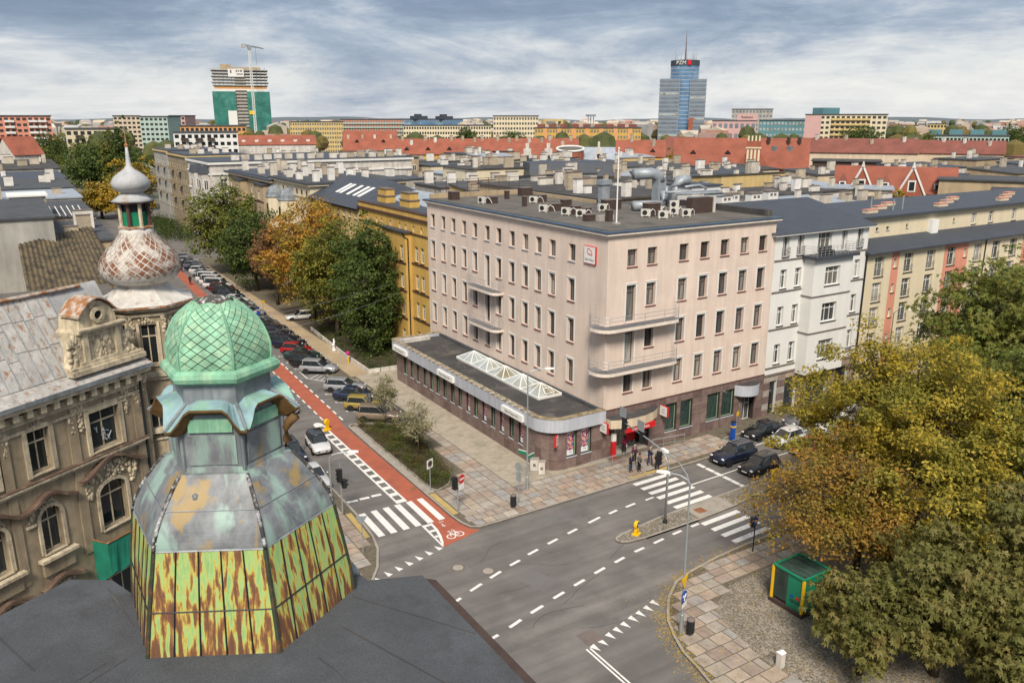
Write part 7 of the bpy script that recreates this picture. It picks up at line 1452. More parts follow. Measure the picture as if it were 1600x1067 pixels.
b = B(); b.tube([(x + 5.5, y - 1.5, 96.8), (x + 5.5, y - 1.5, 80)], .1, 4); b.obj('hoist_rope', MAT['dark'], t_)
MAT['wing'] = M('blue_grey_panel', (.20, .245, .30), .5, .12, .05)
# glass tower with drum and mast
az = 43.19; x, y = pol(az, 800); rz = R(-az); T = Matrix.LocRotScale(Vector((x, y, 0)), Matrix.Rotation(rz, 3, 'Z').to_euler(), None); t_ = thing('glass_tower', 'tall office tower with blue glass drum between two ribbed grey wings', 'tower', (x, y, 0), rz)
for s_, zt, x0, x1 in ((-1, 64.7, -21, -2.6), (1, 64.2, 6.2, 21)):
    b = B(); b.T = T; b.box(x0, 0, 0, x1, 30, zt); wg = b.obj('wing', MAT['wing'], t_)
    for f in range(17): b = B(); b.T = T; z = 2.2 + f * 3.72; b.box(x0 + .6, -.25, z, x1 - .6, -.01, z + 1.9); b.obj('window_band', MAT['greyglass'] if (f * 7 + s_) % 5 else MAT['skyglass'], wg)
    for f in range(17): b = B(); b.T = T; z = 2.2 + f * 3.72; xs = x0 - .2 if s_ < 0 else x1 + .02; b.box(xs, 1, z, xs + .18, 29, z + 1.9); b.obj('window_band', MAT['greyglass'], wg)
b = B(); b.T = T; b.lathe([(13, 0), (13, 76.0)], 32, (1, 13.5)); b.obj('glass_drum', MAT['blueglass'], t_, smooth=False)
b = B(); b.T = T
for f in range(22): z = 2 + f * 3.4; b.lathe([(13.06, z), (13.12, z + .1), (13.12, z + .35), (13.06, z + .45)], 32, (1, 13.5))
b.obj('drum_mullions', MAT['fascia'], t_, kind='stuff')
b = B(); b.T = T; b.lathe([(13.2, 76.0), (13.2, 81.0), (11, 81.2)], 32, (1, 13.5)); cr_ = b.obj('drum_crown', MAT['darkroof'], t_)
letter('PZM', MAT['whitewall'], cr_, tuple(T @ Vector((-2.6, .05, 78.4))), rz, 4.6)
b = B(); b.T = T; b.box(3.4, -.2, 76.6, 6.2, .1, 80.6); b.obj('red_sign', MAT['redpaint'], cr_)
b = B(); b.T = T; b.tube([(1, 13, 81), (1, 13, 96), (1, 13, 107)], [1.1, .5, .15], 6); b.obj('mast', MAT['chimtop'], t_)
for xx, h in ((-8, 10), (-6.5, 5), (-3, 6), (5, 5), (7, 7), (9, 9), (10.5, 6), (3, 6), (8, 6)): b = B(); b.T = T; b.tube([(xx, 8, 81), (xx, 8, 81 + h)], [.35, .1], 5); b.obj('antenna', MAT['steel'], t_)
b = B(); b.T = T; b.box(6.6, -6, 0, 10.6, -2, 30); b.obj('brick_chimney', MAT['brick'], t_)
# right of the glass tower
t_, T = slabblock('shopping_centre', 'rose coloured shopping centre with stepped roofs right of the glass tower', 46.6, 700, 34, 20, 27.5, 'rosewall', 3, 8, 'greyglass', cat='shopping centre'); b = B(); b.T = T; b.box(2, 4, 28, 18, 18, 33); b.obj('upper_block', MAT['rosewall'], t_); letter('Radisson', MAT['text'], t_, tuple(T @ Vector((10, 3.8, 30.5))), R(-46.6), 2.6)
slabblock('office_block', 'grey glass office behind the rose shopping centre', 47.7, 760, 34, 18, 37.0, 'concrete', 9, 12, 'greyglass', cat='office block'); slabblock('office_block', 'teal glass office block left of the cream tower', 49.75, 620, 34, 16, 28.0, 'teal', 6, 14, 'skyglass', cat='office block')
t_, T = slabblock('tower_block', 'wide cream tower block with yellow balconies on the right skyline', 53.4, 560, 47, 14, 31.6, 'cream', 9, 16); b = B(); b.T = T; 
for f in range(9): b.box(-8, -1.3, 4 + f * 3.05, 14, -.15, 5.2 + f * 3.05)
b.obj('balcony_bands', MAT['yellow2'], t_, kind='stuff')
b = B(); b.T = T; b.box(-23.6, -.2, 4, -14, -.01, 31); b.obj('brick_side', MAT['rosewall'], t_)
x, y = pol(52.2, 575); t2 = thing('plant_room', 'teal rooftop plant room above the cream tower block', 'plant room', (x, y, 31)); b = B(); b.box(x - 8, y - 4, 30, x + 8, y + 4, 36); b.obj('walls', MAT['teal'], t2)
slabblock('apartment_block', 'white far block on the wooded skyline at right', 57.4, 900, 33, 12, 22.5, 'whitewall', 5, 12); slabblock('apartment_block', 'pale yellow far block right of the white one', 58.6, 860, 16, 12, 24.5, 'yellow2', 5, 6)
t_, T = slabblock('terrace_row', 'long pale teal terrace row with dark roofs near the right edge', 60.2, 480, 38, 12, 21.0, 'mint', 4, 22, cat='terrace'); 
for k in range(4): b = B(); b.T = T; xx = -14 + k * 9.5; b.box(xx - 3, 2, 21.6, xx + 3, 10, 24.0); b.obj('attic', MAT['teal'], t_)
# distant mass of houses and woods, low hills
MAT['distant'] = RAND('distant_houses', [(0, (.40, .38, .34)), (.25, (.48, .40, .30)), (.45, (.34, .33, .33)), (.6, (.42, .20, .14)), (.8, (.50, .46, .38)), (1, (.27, .29, .32))], .9, .2, .05, island=True)
r2 = random.Random(5); b = B()
for k in range(520):
    a = r2.uniform(-4, 66); D = r2.uniform(640, 2100); x, y = pol(a, D); w_ = r2.uniform(8, 24); d = r2.uniform(8, 16); z = r2.uniform(13, 21) + D * .0028; T = Matrix.LocRotScale(Vector((x, y, 0)), Matrix.Rotation(r2.uniform(0, 3.1), 3, 'Z').to_euler(), None); b.T = T
    b.box(-w_ / 2, -d / 2, -1, w_ / 2, d / 2, z)
    if r2.random() < .5: b.add([(-w_ / 2, -d / 2, z + .02), (w_ / 2, -d / 2, z + .02), (w_ / 2, d / 2, z + .02), (-w_ / 2, d / 2, z + .02), (-w_ / 2, 0, z + 3), (w_ / 2, 0, z + 3)], [(0, 1, 5, 4), (2, 3, 4, 5), (0, 4, 3), (1, 2, 5)])
o = b.obj('distant_city', MAT['distant'], kind='stuff'); tag(o, 'mass of distant houses below the skyline', 'houses')
MAT['farwood'] = RAND('distant_trees', [(0, (.05, .065, .025)), (.5, (.075, .085, .03)), (.8, (.13, .11, .03)), (1, (.10, .07, .025))], .9, .3, .2, island=True)
b = B()
for k in range(900):
    a = r2.uniform(-4, 66); D = r2.uniform(380, 2300); x, y = pol(a, D); s_ = r2.uniform(3.5, 7); lump(b, (x, y, 9 + r2.uniform(0, 7) + D * .0022), s_, s_, s_ * 1.1, 7)
o = b.obj('distant_woods', MAT['farwood'], kind='stuff'); tag(o, 'distant trees scattered between the far houses', 'trees')
b = B(); n = 120; v = []
MAT['hill'] = M('hazy_wooded_hills', (.12, .145, .16), .95, .2, .004)  # distance haze is painted into this pale bluish base colour
for i in range(n + 1):
    a = -8 + 80 * i / n; h = 26 + 5 * math.sin(i * .35) + 5 * math.sin(i * .13 + 2) + 2 * math.sin(i * .9) + r2.uniform(-1, 1); x, y = pol(a, 3600); x2, y2 = pol(a, 4600); x0, y0 = pol(a, 3000); v.append(((x0, y0, -.1), (x, y, h), (x2, y2, h + 4)))
for i in range(n):
    for j in range(2): b.quad(v[i][j], v[i + 1][j], v[i + 1][j + 1], v[i][j + 1])
struct('hills', b, MAT['hill'])
# ================================================================ trees and planting
def leaf_mesh(name, C, out, size, mat, rs, fan=0, asp=.55, droop=.35):
    """C: leaf centres, out: outward directions; returns a mesh of small leaf faces"""
    n = len(C); up = np.array([0, 0, 1.0]); nr = out * .55 + up * .55 + rs.normal(size=(n, 3)) * .55; nr /= np.linalg.norm(nr, axis=1)[:, None] + 1e-9
    tmp = rs.normal(size=(n, 3)); t1 = np.cross(nr, tmp); t1 /= np.linalg.norm(t1, axis=1)[:, None] + 1e-9; t2 = np.cross(nr, t1)
    s_ = size * rs.uniform(.6, 1.35, n)[:, None]
    if not fan:
        V = np.stack([C + t1 * s_, C + t2 * s_ * asp + nr * s_ * .12, C - t1 * s_, C - t2 * s_ * asp + nr * s_ * .12], 1).reshape(-1, 3)
    else:
        parts = []
        for k in range(fan):
            a = (k - (fan - 1) / 2) * .85; d = t1 * math.cos(a) + t2 * math.sin(a); e = -t1 * math.sin(a) + t2 * math.cos(a); L_ = s_ * (1.35 - .22 * abs(k - (fan - 1) / 2)); dn = np.array([0, 0, -1.0]) * L_ * droop
            parts.append(np.stack([C, C + d * L_ * .62 + e * L_ * .24 + dn * .35, C + d * L_ * 1.15 + dn * 1.2, C + d * L_ * .62 - e * L_ * .24 + dn * .35], 1))
        V = np.stack(parts, 1).reshape(-1, 3)
    m = len(V) // 4; me = bpy.data.meshes.new(name); me.vertices.add(len(V)); me.vertices.foreach_set('co', V.astype(np.float32).ravel()); me.loops.add(len(V)); me.loops.foreach_set('vertex_index', np.arange(len(V), dtype=np.int32))
    me.polygons.add(m); me.polygons.foreach_set('loop_start', np.arange(0, len(V), 4, dtype=np.int32)); me.polygons.foreach_set('loop_total', np.full(m, 4, dtype=np.int32)); me.materials.append(mat); me.update(calc_edges=True); return me
def tree(name, label, x, y, zc, rx, rz_, mat, ncl, per, size, tr=.28, fan=0, seed=1, group=None, cat='tree', low=.75, cs=.11, base=0.1, bare=False, lean=(0, 0), thick=1.0):
    rs = np.random.RandomState(seed); t_ = thing(name, label, cat, (x, y, base), 0, group)
    d = rs.normal(size=(ncl, 3)); d /= np.linalg.norm(d, axis=1)[:, None]; r_ = rs.uniform(0, 1, ncl) ** (1 / 2.4); ph = rs.uniform(0, 6.28, 4)
    az = np.arctan2(d[:, 1], d[:, 0]); lob = 1 + .16 * np.sin(3 * az + ph[0]) + .11 * np.sin(5 * az + ph[1] + 3 * d[:, 2]) + .10 * np.sin(7 * d[:, 2] + ph[2] + 2 * az)
    dz = np.where(d[:, 2] < 0, d[:, 2] * low, d[:, 2]); P_ = np.stack([d[:, 0] * r_ * rx * lob, d[:, 1] * r_ * rx * lob, dz * r_ * rz_ * lob], 1); P_[:, 0] += lean[0]; P_[:, 1] += lean[1]
    cen = np.array([x, y, zc]); CL = P_ + cen
    # trunk and limbs
    b = B(); fork = zc - rz_ * low * .55; top = Vector((x + lean[0] * .3, y + lean[1] * .3, max(fork, 1.2)))
    b.tube([(x, y, base - .1), (x + rs.normal() * .1, y + rs.normal() * .1, top.z * .5), top], [tr * 1.35, tr, tr * .8], 8)
    nl = 9; tips = []
    for k in range(nl):
        c = CL[rs.randint(ncl)]; tip = Vector(c); mid = top.lerp(tip, .5) + Vector((rs.normal() * .4, rs.normal() * .4, .5)); b.tube([top + Vector((0, 0, -.2)), mid, tip], [tr * .6, tr * .33, tr * .08], 6); tips += [mid, top.lerp(tip, .8), tip]
    b.tube([top + Vector((0, 0, -.2)), (x + lean[0], y + lean[1], zc + rz_ * .5), (x + lean[0], y + lean[1], zc + rz_ * .85)], [tr * .7, tr * .3, tr * .05], 6)
    tp = np.array([tuple(q_) for q_ in tips])
    for c in CL[:min(ncl, 160)]:
        j = np.argmin(((tp - c) ** 2).sum(1)); a = Vector(tp[j]); e = Vector(c); b.tube([a, a.lerp(e, .5) + Vector((rs.normal() * .15, rs.normal() * .15, .12)), e], [tr * .14, tr * .08, tr * .03], 4, cap=False)
    b.obj('trunk', MAT['bark'], t_, smooth=True)
    if bare: return t_
    n = ncl * per; idx = np.repeat(np.arange(ncl), per); g_ = rs.normal(size=(n, 3)); g_ /= np.linalg.norm(g_, axis=1)[:, None] + 1e-9; g_ *= (rs.uniform(0, 1, n) ** .45)[:, None]
    sp = np.array([cs * rx, cs * rx, cs * rx * .62]) * 1.9; C = CL[idx] + g_ * sp * rs.uniform(.6, 1.25, ncl)[idx][:, None]; C[:, 2] = np.maximum(C[:, 2], base + .25)
    out = (C - cen) * np.array([1, 1, rx / rz_]); out = out / (np.linalg.norm(out, axis=1)[:, None] + 1e-9) * .5 + g_ * .6
    me = leaf_mesh('crown', C, out, size, mat, rs, fan); put('crown', me, t_); return t_
LM = MAT
LM['lf_yellow'] = LEAF('maple_autumn', [(0, (.10, .10, .022)), (.3, (.22, .19, .03)), (.55, (.42, .32, .04)), (.8, (.60, .45, .06)), (1, (.72, .58, .14))], (.24, .235, .04), .28, .3)
LM['lf_orange'] = LEAF('sparse_orange', [(0, (.206, .135, .032)), (.4, (.317, .206, .039)), (.75, (.413, .191, .039)), (1, (.539, .350, .063))], (.222, .191, .039), .25, .5)
LM['lf_chest'] = LEAF('chestnut_olive', [(0, (.107, .113, .028)), (.45, (.170, .164, .045)), (.75, (.232, .187, .062)), (1, (.306, .226, .102))], (.136, .141, .034), .22, .5)
LM['lf_green'] = LEAF('chestnut_green', [(0, (.091, .121, .028)), (.5, (.167, .183, .037)), (.85, (.251, .212, .045)), (1, (.334, .228, .061))], (.129, .167, .033), .22, .35)
LM['lf_dark'] = LEAF('deep_green', [(0, (.044, .076, .019)), (.5, (.083, .124, .028)), (.9, (.138, .159, .034)), (1, (.304, .262, .055))], (.069, .110, .025), .22, .35)
LM['lf_dorange'] = LEAF('rust_orange', [(0, (.254, .135, .029)), (.4, (.413, .206, .034)), (.8, (.572, .317, .047)), (1, (.667, .476, .079))], (.317, .270, .039), .25, .3)
LM['lf_ygreen'] = LEAF('yellow_green', [(0, (.103, .117, .025)), (.5, (.207, .200, .034)), (.85, (.345, .290, .041)), (1, (.497, .400, .069))], (.138, .159, .028), .25, .3)
LM['lf_brown'] = LEAF('brown_red', [(0, (.138, .076, .041)), (.5, (.221, .117, .055)), (1, (.304, .179, .069))], None, .2)
LM['lf_gold'] = LEAF('golden', [(0, (.276, .207, .028)), (.6, (.442, .290, .034)), (1, (.552, .400, .069))], (.221, .193, .034), .25, .12)
LM['lf_grey'] = LEAF('grey_green', [(0, (.166, .172, .083)), (.5, (.262, .248, .138)), (1, (.386, .331, .207))], None, .2)
tree('maple_tree', 'broad yellow autumn maple, largest crown at the right of the crossing', 51.4, 30.4, 8.8, 7.3, 6.6, LM['lf_yellow'], 520, 170, .12, .42, 0, 3, cs=.08)
tree('maple_tree', 'sparse orange-brown tree reaching over the green kiosk', 44.9, 29.0, 5.9, 5.3, 3.9, LM['lf_orange'], 360, 60, .105, .2, 0, 8, cs=.11, lean=(-2.6, .1))
tree('maple_tree', 'yellow-green tree filling the gap behind the kiosk and maple', 46.5, 25.6, 6.2, 5.8, 5.4, LM['lf_yellow'], 300, 140, .125, .32, 0, 12, cs=.095)
tree('chestnut_tree', 'small olive chestnut nearest the stone post, lower right', 36.5, 22.6, 3.7, 2.6, 2.5, LM['lf_chest'], 210, 30, .17, .16, 5, 21, cs=.15)
tree('chestnut_tree', 'olive brown chestnut at the bottom right, second from the post', 39.9, 20.4, 4.9, 3.6, 3.3, LM['lf_chest'], 380, 30, .175, .22, 5, 22, cs=.13)
tree('chestnut_tree', 'olive chestnut cut off by the lower right corner of the picture', 40.6, 16.2, 3.6, 3.2, 2.8, LM['lf_chest'], 260, 30, .175, .2, 5, 23, cs=.14)
tree('chestnut_tree', 'brown-green chestnut behind the lower right ones', 47.0, 20.6, 5.8, 4.4, 4.2, LM['lf_chest'], 260, 24, .18, .25, 5, 24, cs=.12)
tree('chestnut_tree', 'green chestnut rising before the cream block at the right', 76.0, 38.2, 10.6, 6.4, 6.6, LM['lf_green'], 420, 24, .23, .4, 5, 25, cs=.10)
tree('chestnut_tree', 'dark green chestnut at the right edge below the green one', 63.0, 28.4, 8.0, 6.2, 6.2, LM['lf_green'], 360, 24, .22, .38, 5, 26, cs=.10)
tree('chestnut_tree', 'green chestnut at the right edge beyond the others', 90.5, 40.5, 10.8, 6.6, 6.2, LM['lf_green'], 330, 22, .25, .4, 5, 27, cs=.10)
tree('chestnut_tree', 'shaded green tree low at the right edge of the picture', 54.0, 22.6, 6.4, 4.8, 5.4, LM['lf_ygreen'], 280, 50, .16, .3, 0, 28, cs=.11)
# trees along the side street
tree('linden_tree', 'dense dark green tree beside the ochre house and low white wall', 38.6, 96.8, 8.5, 4.9, 8.4, LM['lf_dark'], 520, 50, .19, .35, 0, 31, low=.95, cs=.13, group='trees along the side street')
tree('linden_tree', 'yellow-green tree right behind the dark green one', 37.6, 106.5, 9.2, 5.2, 7.2, LM['lf_ygreen'], 420, 46, .20, .32, 0, 32, cs=.13, group='trees along the side street')
tree('linden_tree', 'tall orange autumn tree in front of the skylit roof', 37.6, 116.5, 10.4, 6.2, 7.8, LM['lf_dorange'], 460, 48, .21, .36, 0, 33, cs=.12, group='trees along the side street')
tree('linden_tree', 'small brown-red tree between the orange and the green tree', 36.4, 131, 8.2, 3.9, 5.0, LM['lf_brown'], 220, 40, .20, .22, 0, 34, cs=.15, group='trees along the side street')
tree('linden_tree', 'medium green tree left of the brown-red one', 36.6, 144, 7.6, 5.4, 6.6, LM['lf_dark'], 360, 38, .24, .3, 0, 35, cs=.13, group='trees along the side street')
tree('linden_tree', 'large rounded olive chestnut before the white corner house', 37.0, 163, 9.2, 7.2, 8.0, LM['lf_green'], 460, 42, .27, .38, 0, 36, cs=.11, group='trees along the side street')
tree('young_tree', 'bare leafless tree in front of the white corner house', 41.0, 199, 5.0, 4.0, 3.4, LM['lf_brown'], 60, 10, .2, .18, 0, 37, cs=.12)
tree('young_tree', 'small grey-green tree in the flower bed by the parking', 29.6, 71.6, 3.3, 1.45, 1.75, LM['lf_grey'], 130, 22, .085, .05, 0, 38, cs=.15)
tree('young_tree', 'small grey-green tree standing over the bed of shrubs', 28.7, 62.2, 3.4, 1.5, 1.9, LM['lf_grey'], 140, 22, .085, .05, 0, 39, cs=.15)
# park and background trees
bgt = [('golden tree behind the small onion dome', 39, 300, 9, 8, 7, 'lf_gold', 41), ('golden-green tree left of the small onion dome', 26, 278, 6, 6, 5, 'lf_gold', 42), ('low golden tree at the street end', 34, 268, 4.5, 5, 4, 'lf_gold', 43), ('large dark park tree in the middle of the left park', 31, 350, 11, 11, 9.5, 'lf_dark', 44), ('dark park tree at the left of the park', 14, 372, 12, 9, 9, 'lf_green', 45), ('dark park tree on the right of the park', 46, 372, 11, 9, 9, 'lf_dark', 46), ('brownish park tree before the pale yellow block', 36, 400, 13, 9, 8, 'lf_green', 47), ('far park tree under the salmon tower', 22, 430, 14, 11, 9, 'lf_dark', 48), ('rounded tree at the foot of the unfinished tower', 108, 430, 15, 8, 7, 'lf_ygreen', 49), ('green willow showing above the white stair hut', 136, 137, 11.5, 6.5, 4.8, 'lf_ygreen', 50), ('yellow bush tree behind the dark roof of the white house', 122, 95, 10.5, 4.5, 4.0, 'lf_gold', 51), ('second yellow bush tree behind the cream block', 140, 97, 10.5, 5, 4.2, 'lf_ygreen', 52), ('third yellow bush tree before the red gables', 155, 101, 11, 5, 4, 'lf_gold', 53), ('fourth yellow bush tree by the tan gable wall', 168, 96, 11, 4, 3.2, 'lf_gold', 54), ('tree between the brown hipped house and the hall', 208, 222, 13, 5, 7, 'lf_gold', 55), ('dark pair tree before the long cream slab', 210, 382, 18, 6, 7, 'lf_dark', 56), ('green tree before the tall cream slab', 232, 372, 17, 9, 6, 'lf_dark', 57), ('tree cluster right of the cream tower block', 420, 300, 17, 12, 8, 'lf_dark', 58), ('dark tree left of the pale teal row', 395, 250, 16, 10, 7, 'lf_green', 59), ('round tree before the pale teal row', 372, 222, 14, 6, 5, 'lf_brown', 60), ('dark tree at the right skyline edge', 520, 270, 17, 14, 9, 'lf_dark', 61)]
for lb, x, y, zc, rx, rz_, mt, sd in bgt: tree('park_tree', lb, x, y, zc, rx, rz_, LM[mt], 210, 26, .30 + rx * .02, .4, 0, sd, cs=.13, group='park and background trees')
tree('poplar_tree', 'tall narrow poplar behind the golden tree at left', 40, 332, 14.5, 3.4, 13.5, LM['lf_dark'], 260, 28, .38, .4, 0, 70, cs=.2, low=.95)
tree('poplar_tree', 'second narrow poplar left of the first one', 36.5, 338, 13, 2.8, 12.5, LM['lf_green'], 220, 28, .38, .4, 0, 71, cs=.2, low=.95)
# bed of low shrubs
rs = np.random.RandomState(4); pts = []; tries = 0
while len(pts) < 420:
    x, y = rs.uniform(26.9, 31), rs.uniform(55.3, 72.6)
    if inside(x, y, bedP): pts.append((x, y))
pts = np.array(pts); hh = .25 + .35 * np.abs(np.sin(pts[:, 0] * 1.7 + pts[:, 1] * .9)) + rs.uniform(0, .2, len(pts))
per = 60; idx = np.repeat(np.arange(len(pts)), per); g_ = rs.normal(size=(len(idx), 3)) * np.array([.24, .24, .3]); C = np.stack([pts[idx, 0] + g_[:, 0], pts[idx, 1] + g_[:, 1], .2 + hh[idx] * rs.uniform(.1, 1, len(idx)) + np.abs(g_[:, 2]) * .2], 1)
LM['lf_shrub'] = LEAF('shrub_mix', [(0, (.045, .06, .015)), (.5, (.085, .11, .025)), (.85, (.14, .15, .035)), (1, (.22, .17, .04))], (.13, .09, .035), .15, .6)
o = put('bed_planting', leaf_mesh('bed_planting', C, np.abs(g_), .05, LM['lf_shrub'], rs), kind='stuff'); tag(o, 'low green shrubs and ground cover filling the flower bed', 'shrubs')
pts = np.stack([rs.uniform(35.2, 42.2, 300), rs.uniform(88.8, 112, 300)], 1); idx = np.repeat(np.arange(300), 40); g_ = rs.normal(size=(len(idx), 3)) * .3; C = np.stack([pts[idx, 0] + g_[:, 0], pts[idx, 1] + g_[:, 1], .25 + np.abs(g_[:, 2])], 1)
o = put('garden_planting', leaf_mesh('garden_planting', C, np.abs(g_), .07, LM['lf_dark'], rs), kind='stuff'); tag(o, 'dark ground cover under the garden trees', 'shrubs')
pts = np.stack([rs.uniform(33, 41, 120), rs.uniform(215, 262, 120)], 1); idx = np.repeat(np.arange(120), 60); g_ = rs.normal(size=(len(idx), 3)) * np.array([1.1, 1.1, .9]); C = np.stack([pts[idx, 0] + g_[:, 0], pts[idx, 1] + g_[:, 1], .4 + np.abs(g_[:, 2]) * 1.3], 1)
o = put('street_end_shrubs', leaf_mesh('street_end_shrubs', C, np.abs(g_), .2, LM['lf_dark'], rs), kind='stuff'); tag(o, 'dark hedge mass at the far end of the side street', 'shrubs')
# ================================================================ vehicles
def PAINT(name, c, met=.25):
    m = M(name, c, .28, .04, .6, metal=met, spec=.5, coat=.7); return m
CAR = {k: PAINT('car_' + k, c) for k, c in dict(black=(.012, .013, .016), navy=(.012, .018, .042), white=(.66, .66, .65), silver=(.33, .34, .36), grey=(.12, .125, .135), red=(.36, .012, .014), gold=(.36, .27, .065), tan=(.25, .195, .14), green=(.015, .05, .04), blue=(.02, .032, .07), darkred=(.09, .012, .016)).items()}
MAT['tyre'] = M('tyre', (.014, .014, .014), .9, .1); MAT['rim'] = M('alloy_rim', (.38, .38, .39), .35, .1, metal=.7); MAT['lampglass'] = M('headlamp', (.62, .64, .66), .1, .05, spec=.8); MAT['taillamp'] = M('tail_lamp', (.30, .012, .012), .2, .05, spec=.6); MAT['carglass'] = M('car_glass', (.022, .028, .032), .05, .2, spec=.8); MAT['plate'] = M('number_plate', (.62, .62, .58), .5, .02)
KIND = dict(
    hatch=dict(L=4.0, W=.87, H=1.5, st=[(-.5, .36, .72, .82), (-.488, .28, .90, .93), (-.45, .26, .97, .98), (-.3, .25, .97, 1), (0, .25, .95, 1), (.2, .25, .93, 1), (.3, .25, .91, .99), (.4, .26, .83, .97), (.465, .27, .73, .92), (.492, .3, .63, .84), (.5, .36, .55, .76)], base=(-.47, .25), roof=(-.40, .06)),
    suv=dict(L=4.45, W=.92, H=1.66, st=[(-.5, .42, .82, .84), (-.488, .34, 1.0, .94), (-.45, .32, 1.07, .98), (-.3, .31, 1.07, 1), (0, .31, 1.05, 1), (.2, .31, 1.03, 1), (.28, .31, 1.02, .99), (.4, .32, .97, .97), (.465, .33, .86, .93), (.492, .36, .74, .86), (.5, .42, .64, .78)], base=(-.475, .23), roof=(-.43, .04)),
    sedan=dict(L=4.6, W=.9, H=1.45, st=[(-.5, .36, .76, .82), (-.488, .28, .92, .93), (-.44, .26, .97, .97), (-.3, .25, .96, 1), (0, .25, .93, 1), (.2, .25, .91, 1), (.28, .25, .89, .99), (.4, .26, .82, .97), (.465, .27, .73, .92), (.492, .3, .63, .84), (.5, .36, .55, .76)], base=(-.38, .22), roof=(-.23, .03)),
    wagon=dict(L=4.6, W=.9, H=1.48, st=[(-.5, .36, .76, .84), (-.488, .28, .93, .94), (-.45, .26, .97, .98), (-.3, .25, .96, 1), (0, .25, .93, 1), (.2, .25, .91, 1), (.28, .25, .89, .99), (.4, .26, .82, .97), (.465, .27, .73, .92), (.492, .3, .63, .84), (.5, .36, .55, .76)], base=(-.47, .22), roof=(-.42, .03)),
    van=dict(L=5.0, W=.95, H=1.98, st=[(-.5, .40, 1.0, .94), (-.492, .32, 1.1, .97), (-.45, .30, 1.12, .99), (-.3, .30, 1.12, 1), (0, .30, 1.11, 1), (.2, .30, 1.1, 1), (.3, .30, 1.08, .99), (.4, .31, 1.0, .97), (.465, .32, .88, .93), (.492, .35, .76, .88), (.5, .42, .66, .8)], base=(-.49, .33), roof=(-.475, .19)))
CARMESH = {}
def car_parts(kind):
    if kind in CARMESH: return CARMESH[kind]
    K = KIND[kind]; L, W, H = K['L'], K['W'], K['H']; P_ = []; slot = 'BODY'
    b = B(); rings = []
    for x, zl, zt, k in K['st']:
        w_ = W * k; zm = zl + (zt - zl) * .55; rings.append([(x * L, y, z) for y, z in ((-w_ * .84, zl), (-w_ * .985, zl + .15), (-w_, zm), (-w_ * .965, zt - .09), (-w_ * .86, zt - .012), (0, zt + .025), (w_ * .86, zt - .012), (w_ * .965, zt - .09), (w_, zm), (w_ * .985, zl + .15), (w_ * .84, zl))])
    b.loft(rings); P_.append(('body', b.mesh('body', CAR['white'], True), (0, 0, 0), slot))
    def belt(x):
        for a, c in zip(K['st'], K['st'][1:]):
            if a[0] <= x <= c[0]: return a[2] + (c[2] - a[2]) * (x - a[0]) / (c[0] - a[0])
        return .9
    x0, x1 = K['base']; r0, r1 = K['roof']; wb, wr = W * .885, W * .70
    def plan(xa, xb, w_, z, z2=None): 
        z2 = z if z2 is None else z2; e = .10 * (xb - xa) * L
        return [(xa * L, -w_ * .82, z), (xa * L + e, -w_, z), ((xa + xb) / 2 * L, -w_ * 1.01, (z + z2) / 2), (xb * L - e, -w_ * .97, z2), (xb * L, -w_ * .78, z2), (xb * L, w_ * .78, z2), (xb * L - e, w_ * .97, z2), ((xa + xb) / 2 * L, w_ * 1.01, (z + z2) / 2), (xa * L + e, w_, z), (xa * L, w_ * .82, z)]
    bs_, rf_ = plan(x0, x1, wb, belt(x0) - .03, belt(x1) - .03), plan(r0, r1, wr, H - .05, H - .05)
    b = B(); b.loft([bs_, rf_]); P_.append(('windows', b.mesh('windows', MAT['carglass']), (0, 0, 0), None))
    b = B(); b.loft([plan(r0 - .008, r1 + .012, wr + .02, H - .055), plan(r0, r1, wr * .98, H - .02), plan(r0 + .03, r1 - .03, wr * .8, H)]); P_.append(('roof_panel', b.mesh('roof_panel', CAR['white'], True), (0, 0, 0), slot))
    for i in (1, 3, 6, 8):
        b = B(); a, c = Vector(bs_[i]), Vector(rf_[i]); b.tube([a, a.lerp(c, .5), c], .04, 5); P_.append(('pillar', b.mesh('pillar', CAR['white'], True), (0, 0, 0), slot))
    for i in (2, 7): b = B(); a, c = Vector(bs_[i]), Vector(rf_[i]); b.tube([a, c], .032, 4); P_.append(('pillar', b.mesh('pillar', MAT['dark']), (0, 0, 0), None))
    wr_ = .33 if kind in ('suv', 'van') else .305; b = B(); b.T = Matrix.Rotation(R(90), 4, 'X'); b.lathe([(wr_ * .62, -.1), (wr_ * .95, -.105), (wr_, -.07), (wr_, .07), (wr_ * .95, .105), (wr_ * .62, .1)], 18); ty = b.mesh('wheel', MAT['tyre'], True)
    b = B(); b.T = Matrix.Rotation(R(90), 4, 'X'); b.lathe([(0, -.10), (wr_ * .66, -.09), (wr_ * .66, .09), (0, .10)], 14); rm = b.mesh('rim', MAT['rim'])
    for sx in (-.30, .315):
        for sy in (-1, 1): P_.append(('wheel', ty, (sx * L, sy * (W - .10), wr_), ('rim', rm)))
        for sy in (-1, 1):
            b = B(); b.T = Matrix.Translation((sx * L, sy * (W - .015), wr_ + .015)) @ Matrix.Rotation(R(90), 4, 'X'); b.lathe([(wr_ + .07, -.035), (wr_ + .07, .028), (0, .030)] if sy < 0 else [(0, -.030), (wr_ + .07, -.028), (wr_ + .07, .035)], 18); P_.append(('wheel_arch', b.mesh('wheel_arch', MAT['dark']), (0, 0, 0), None))
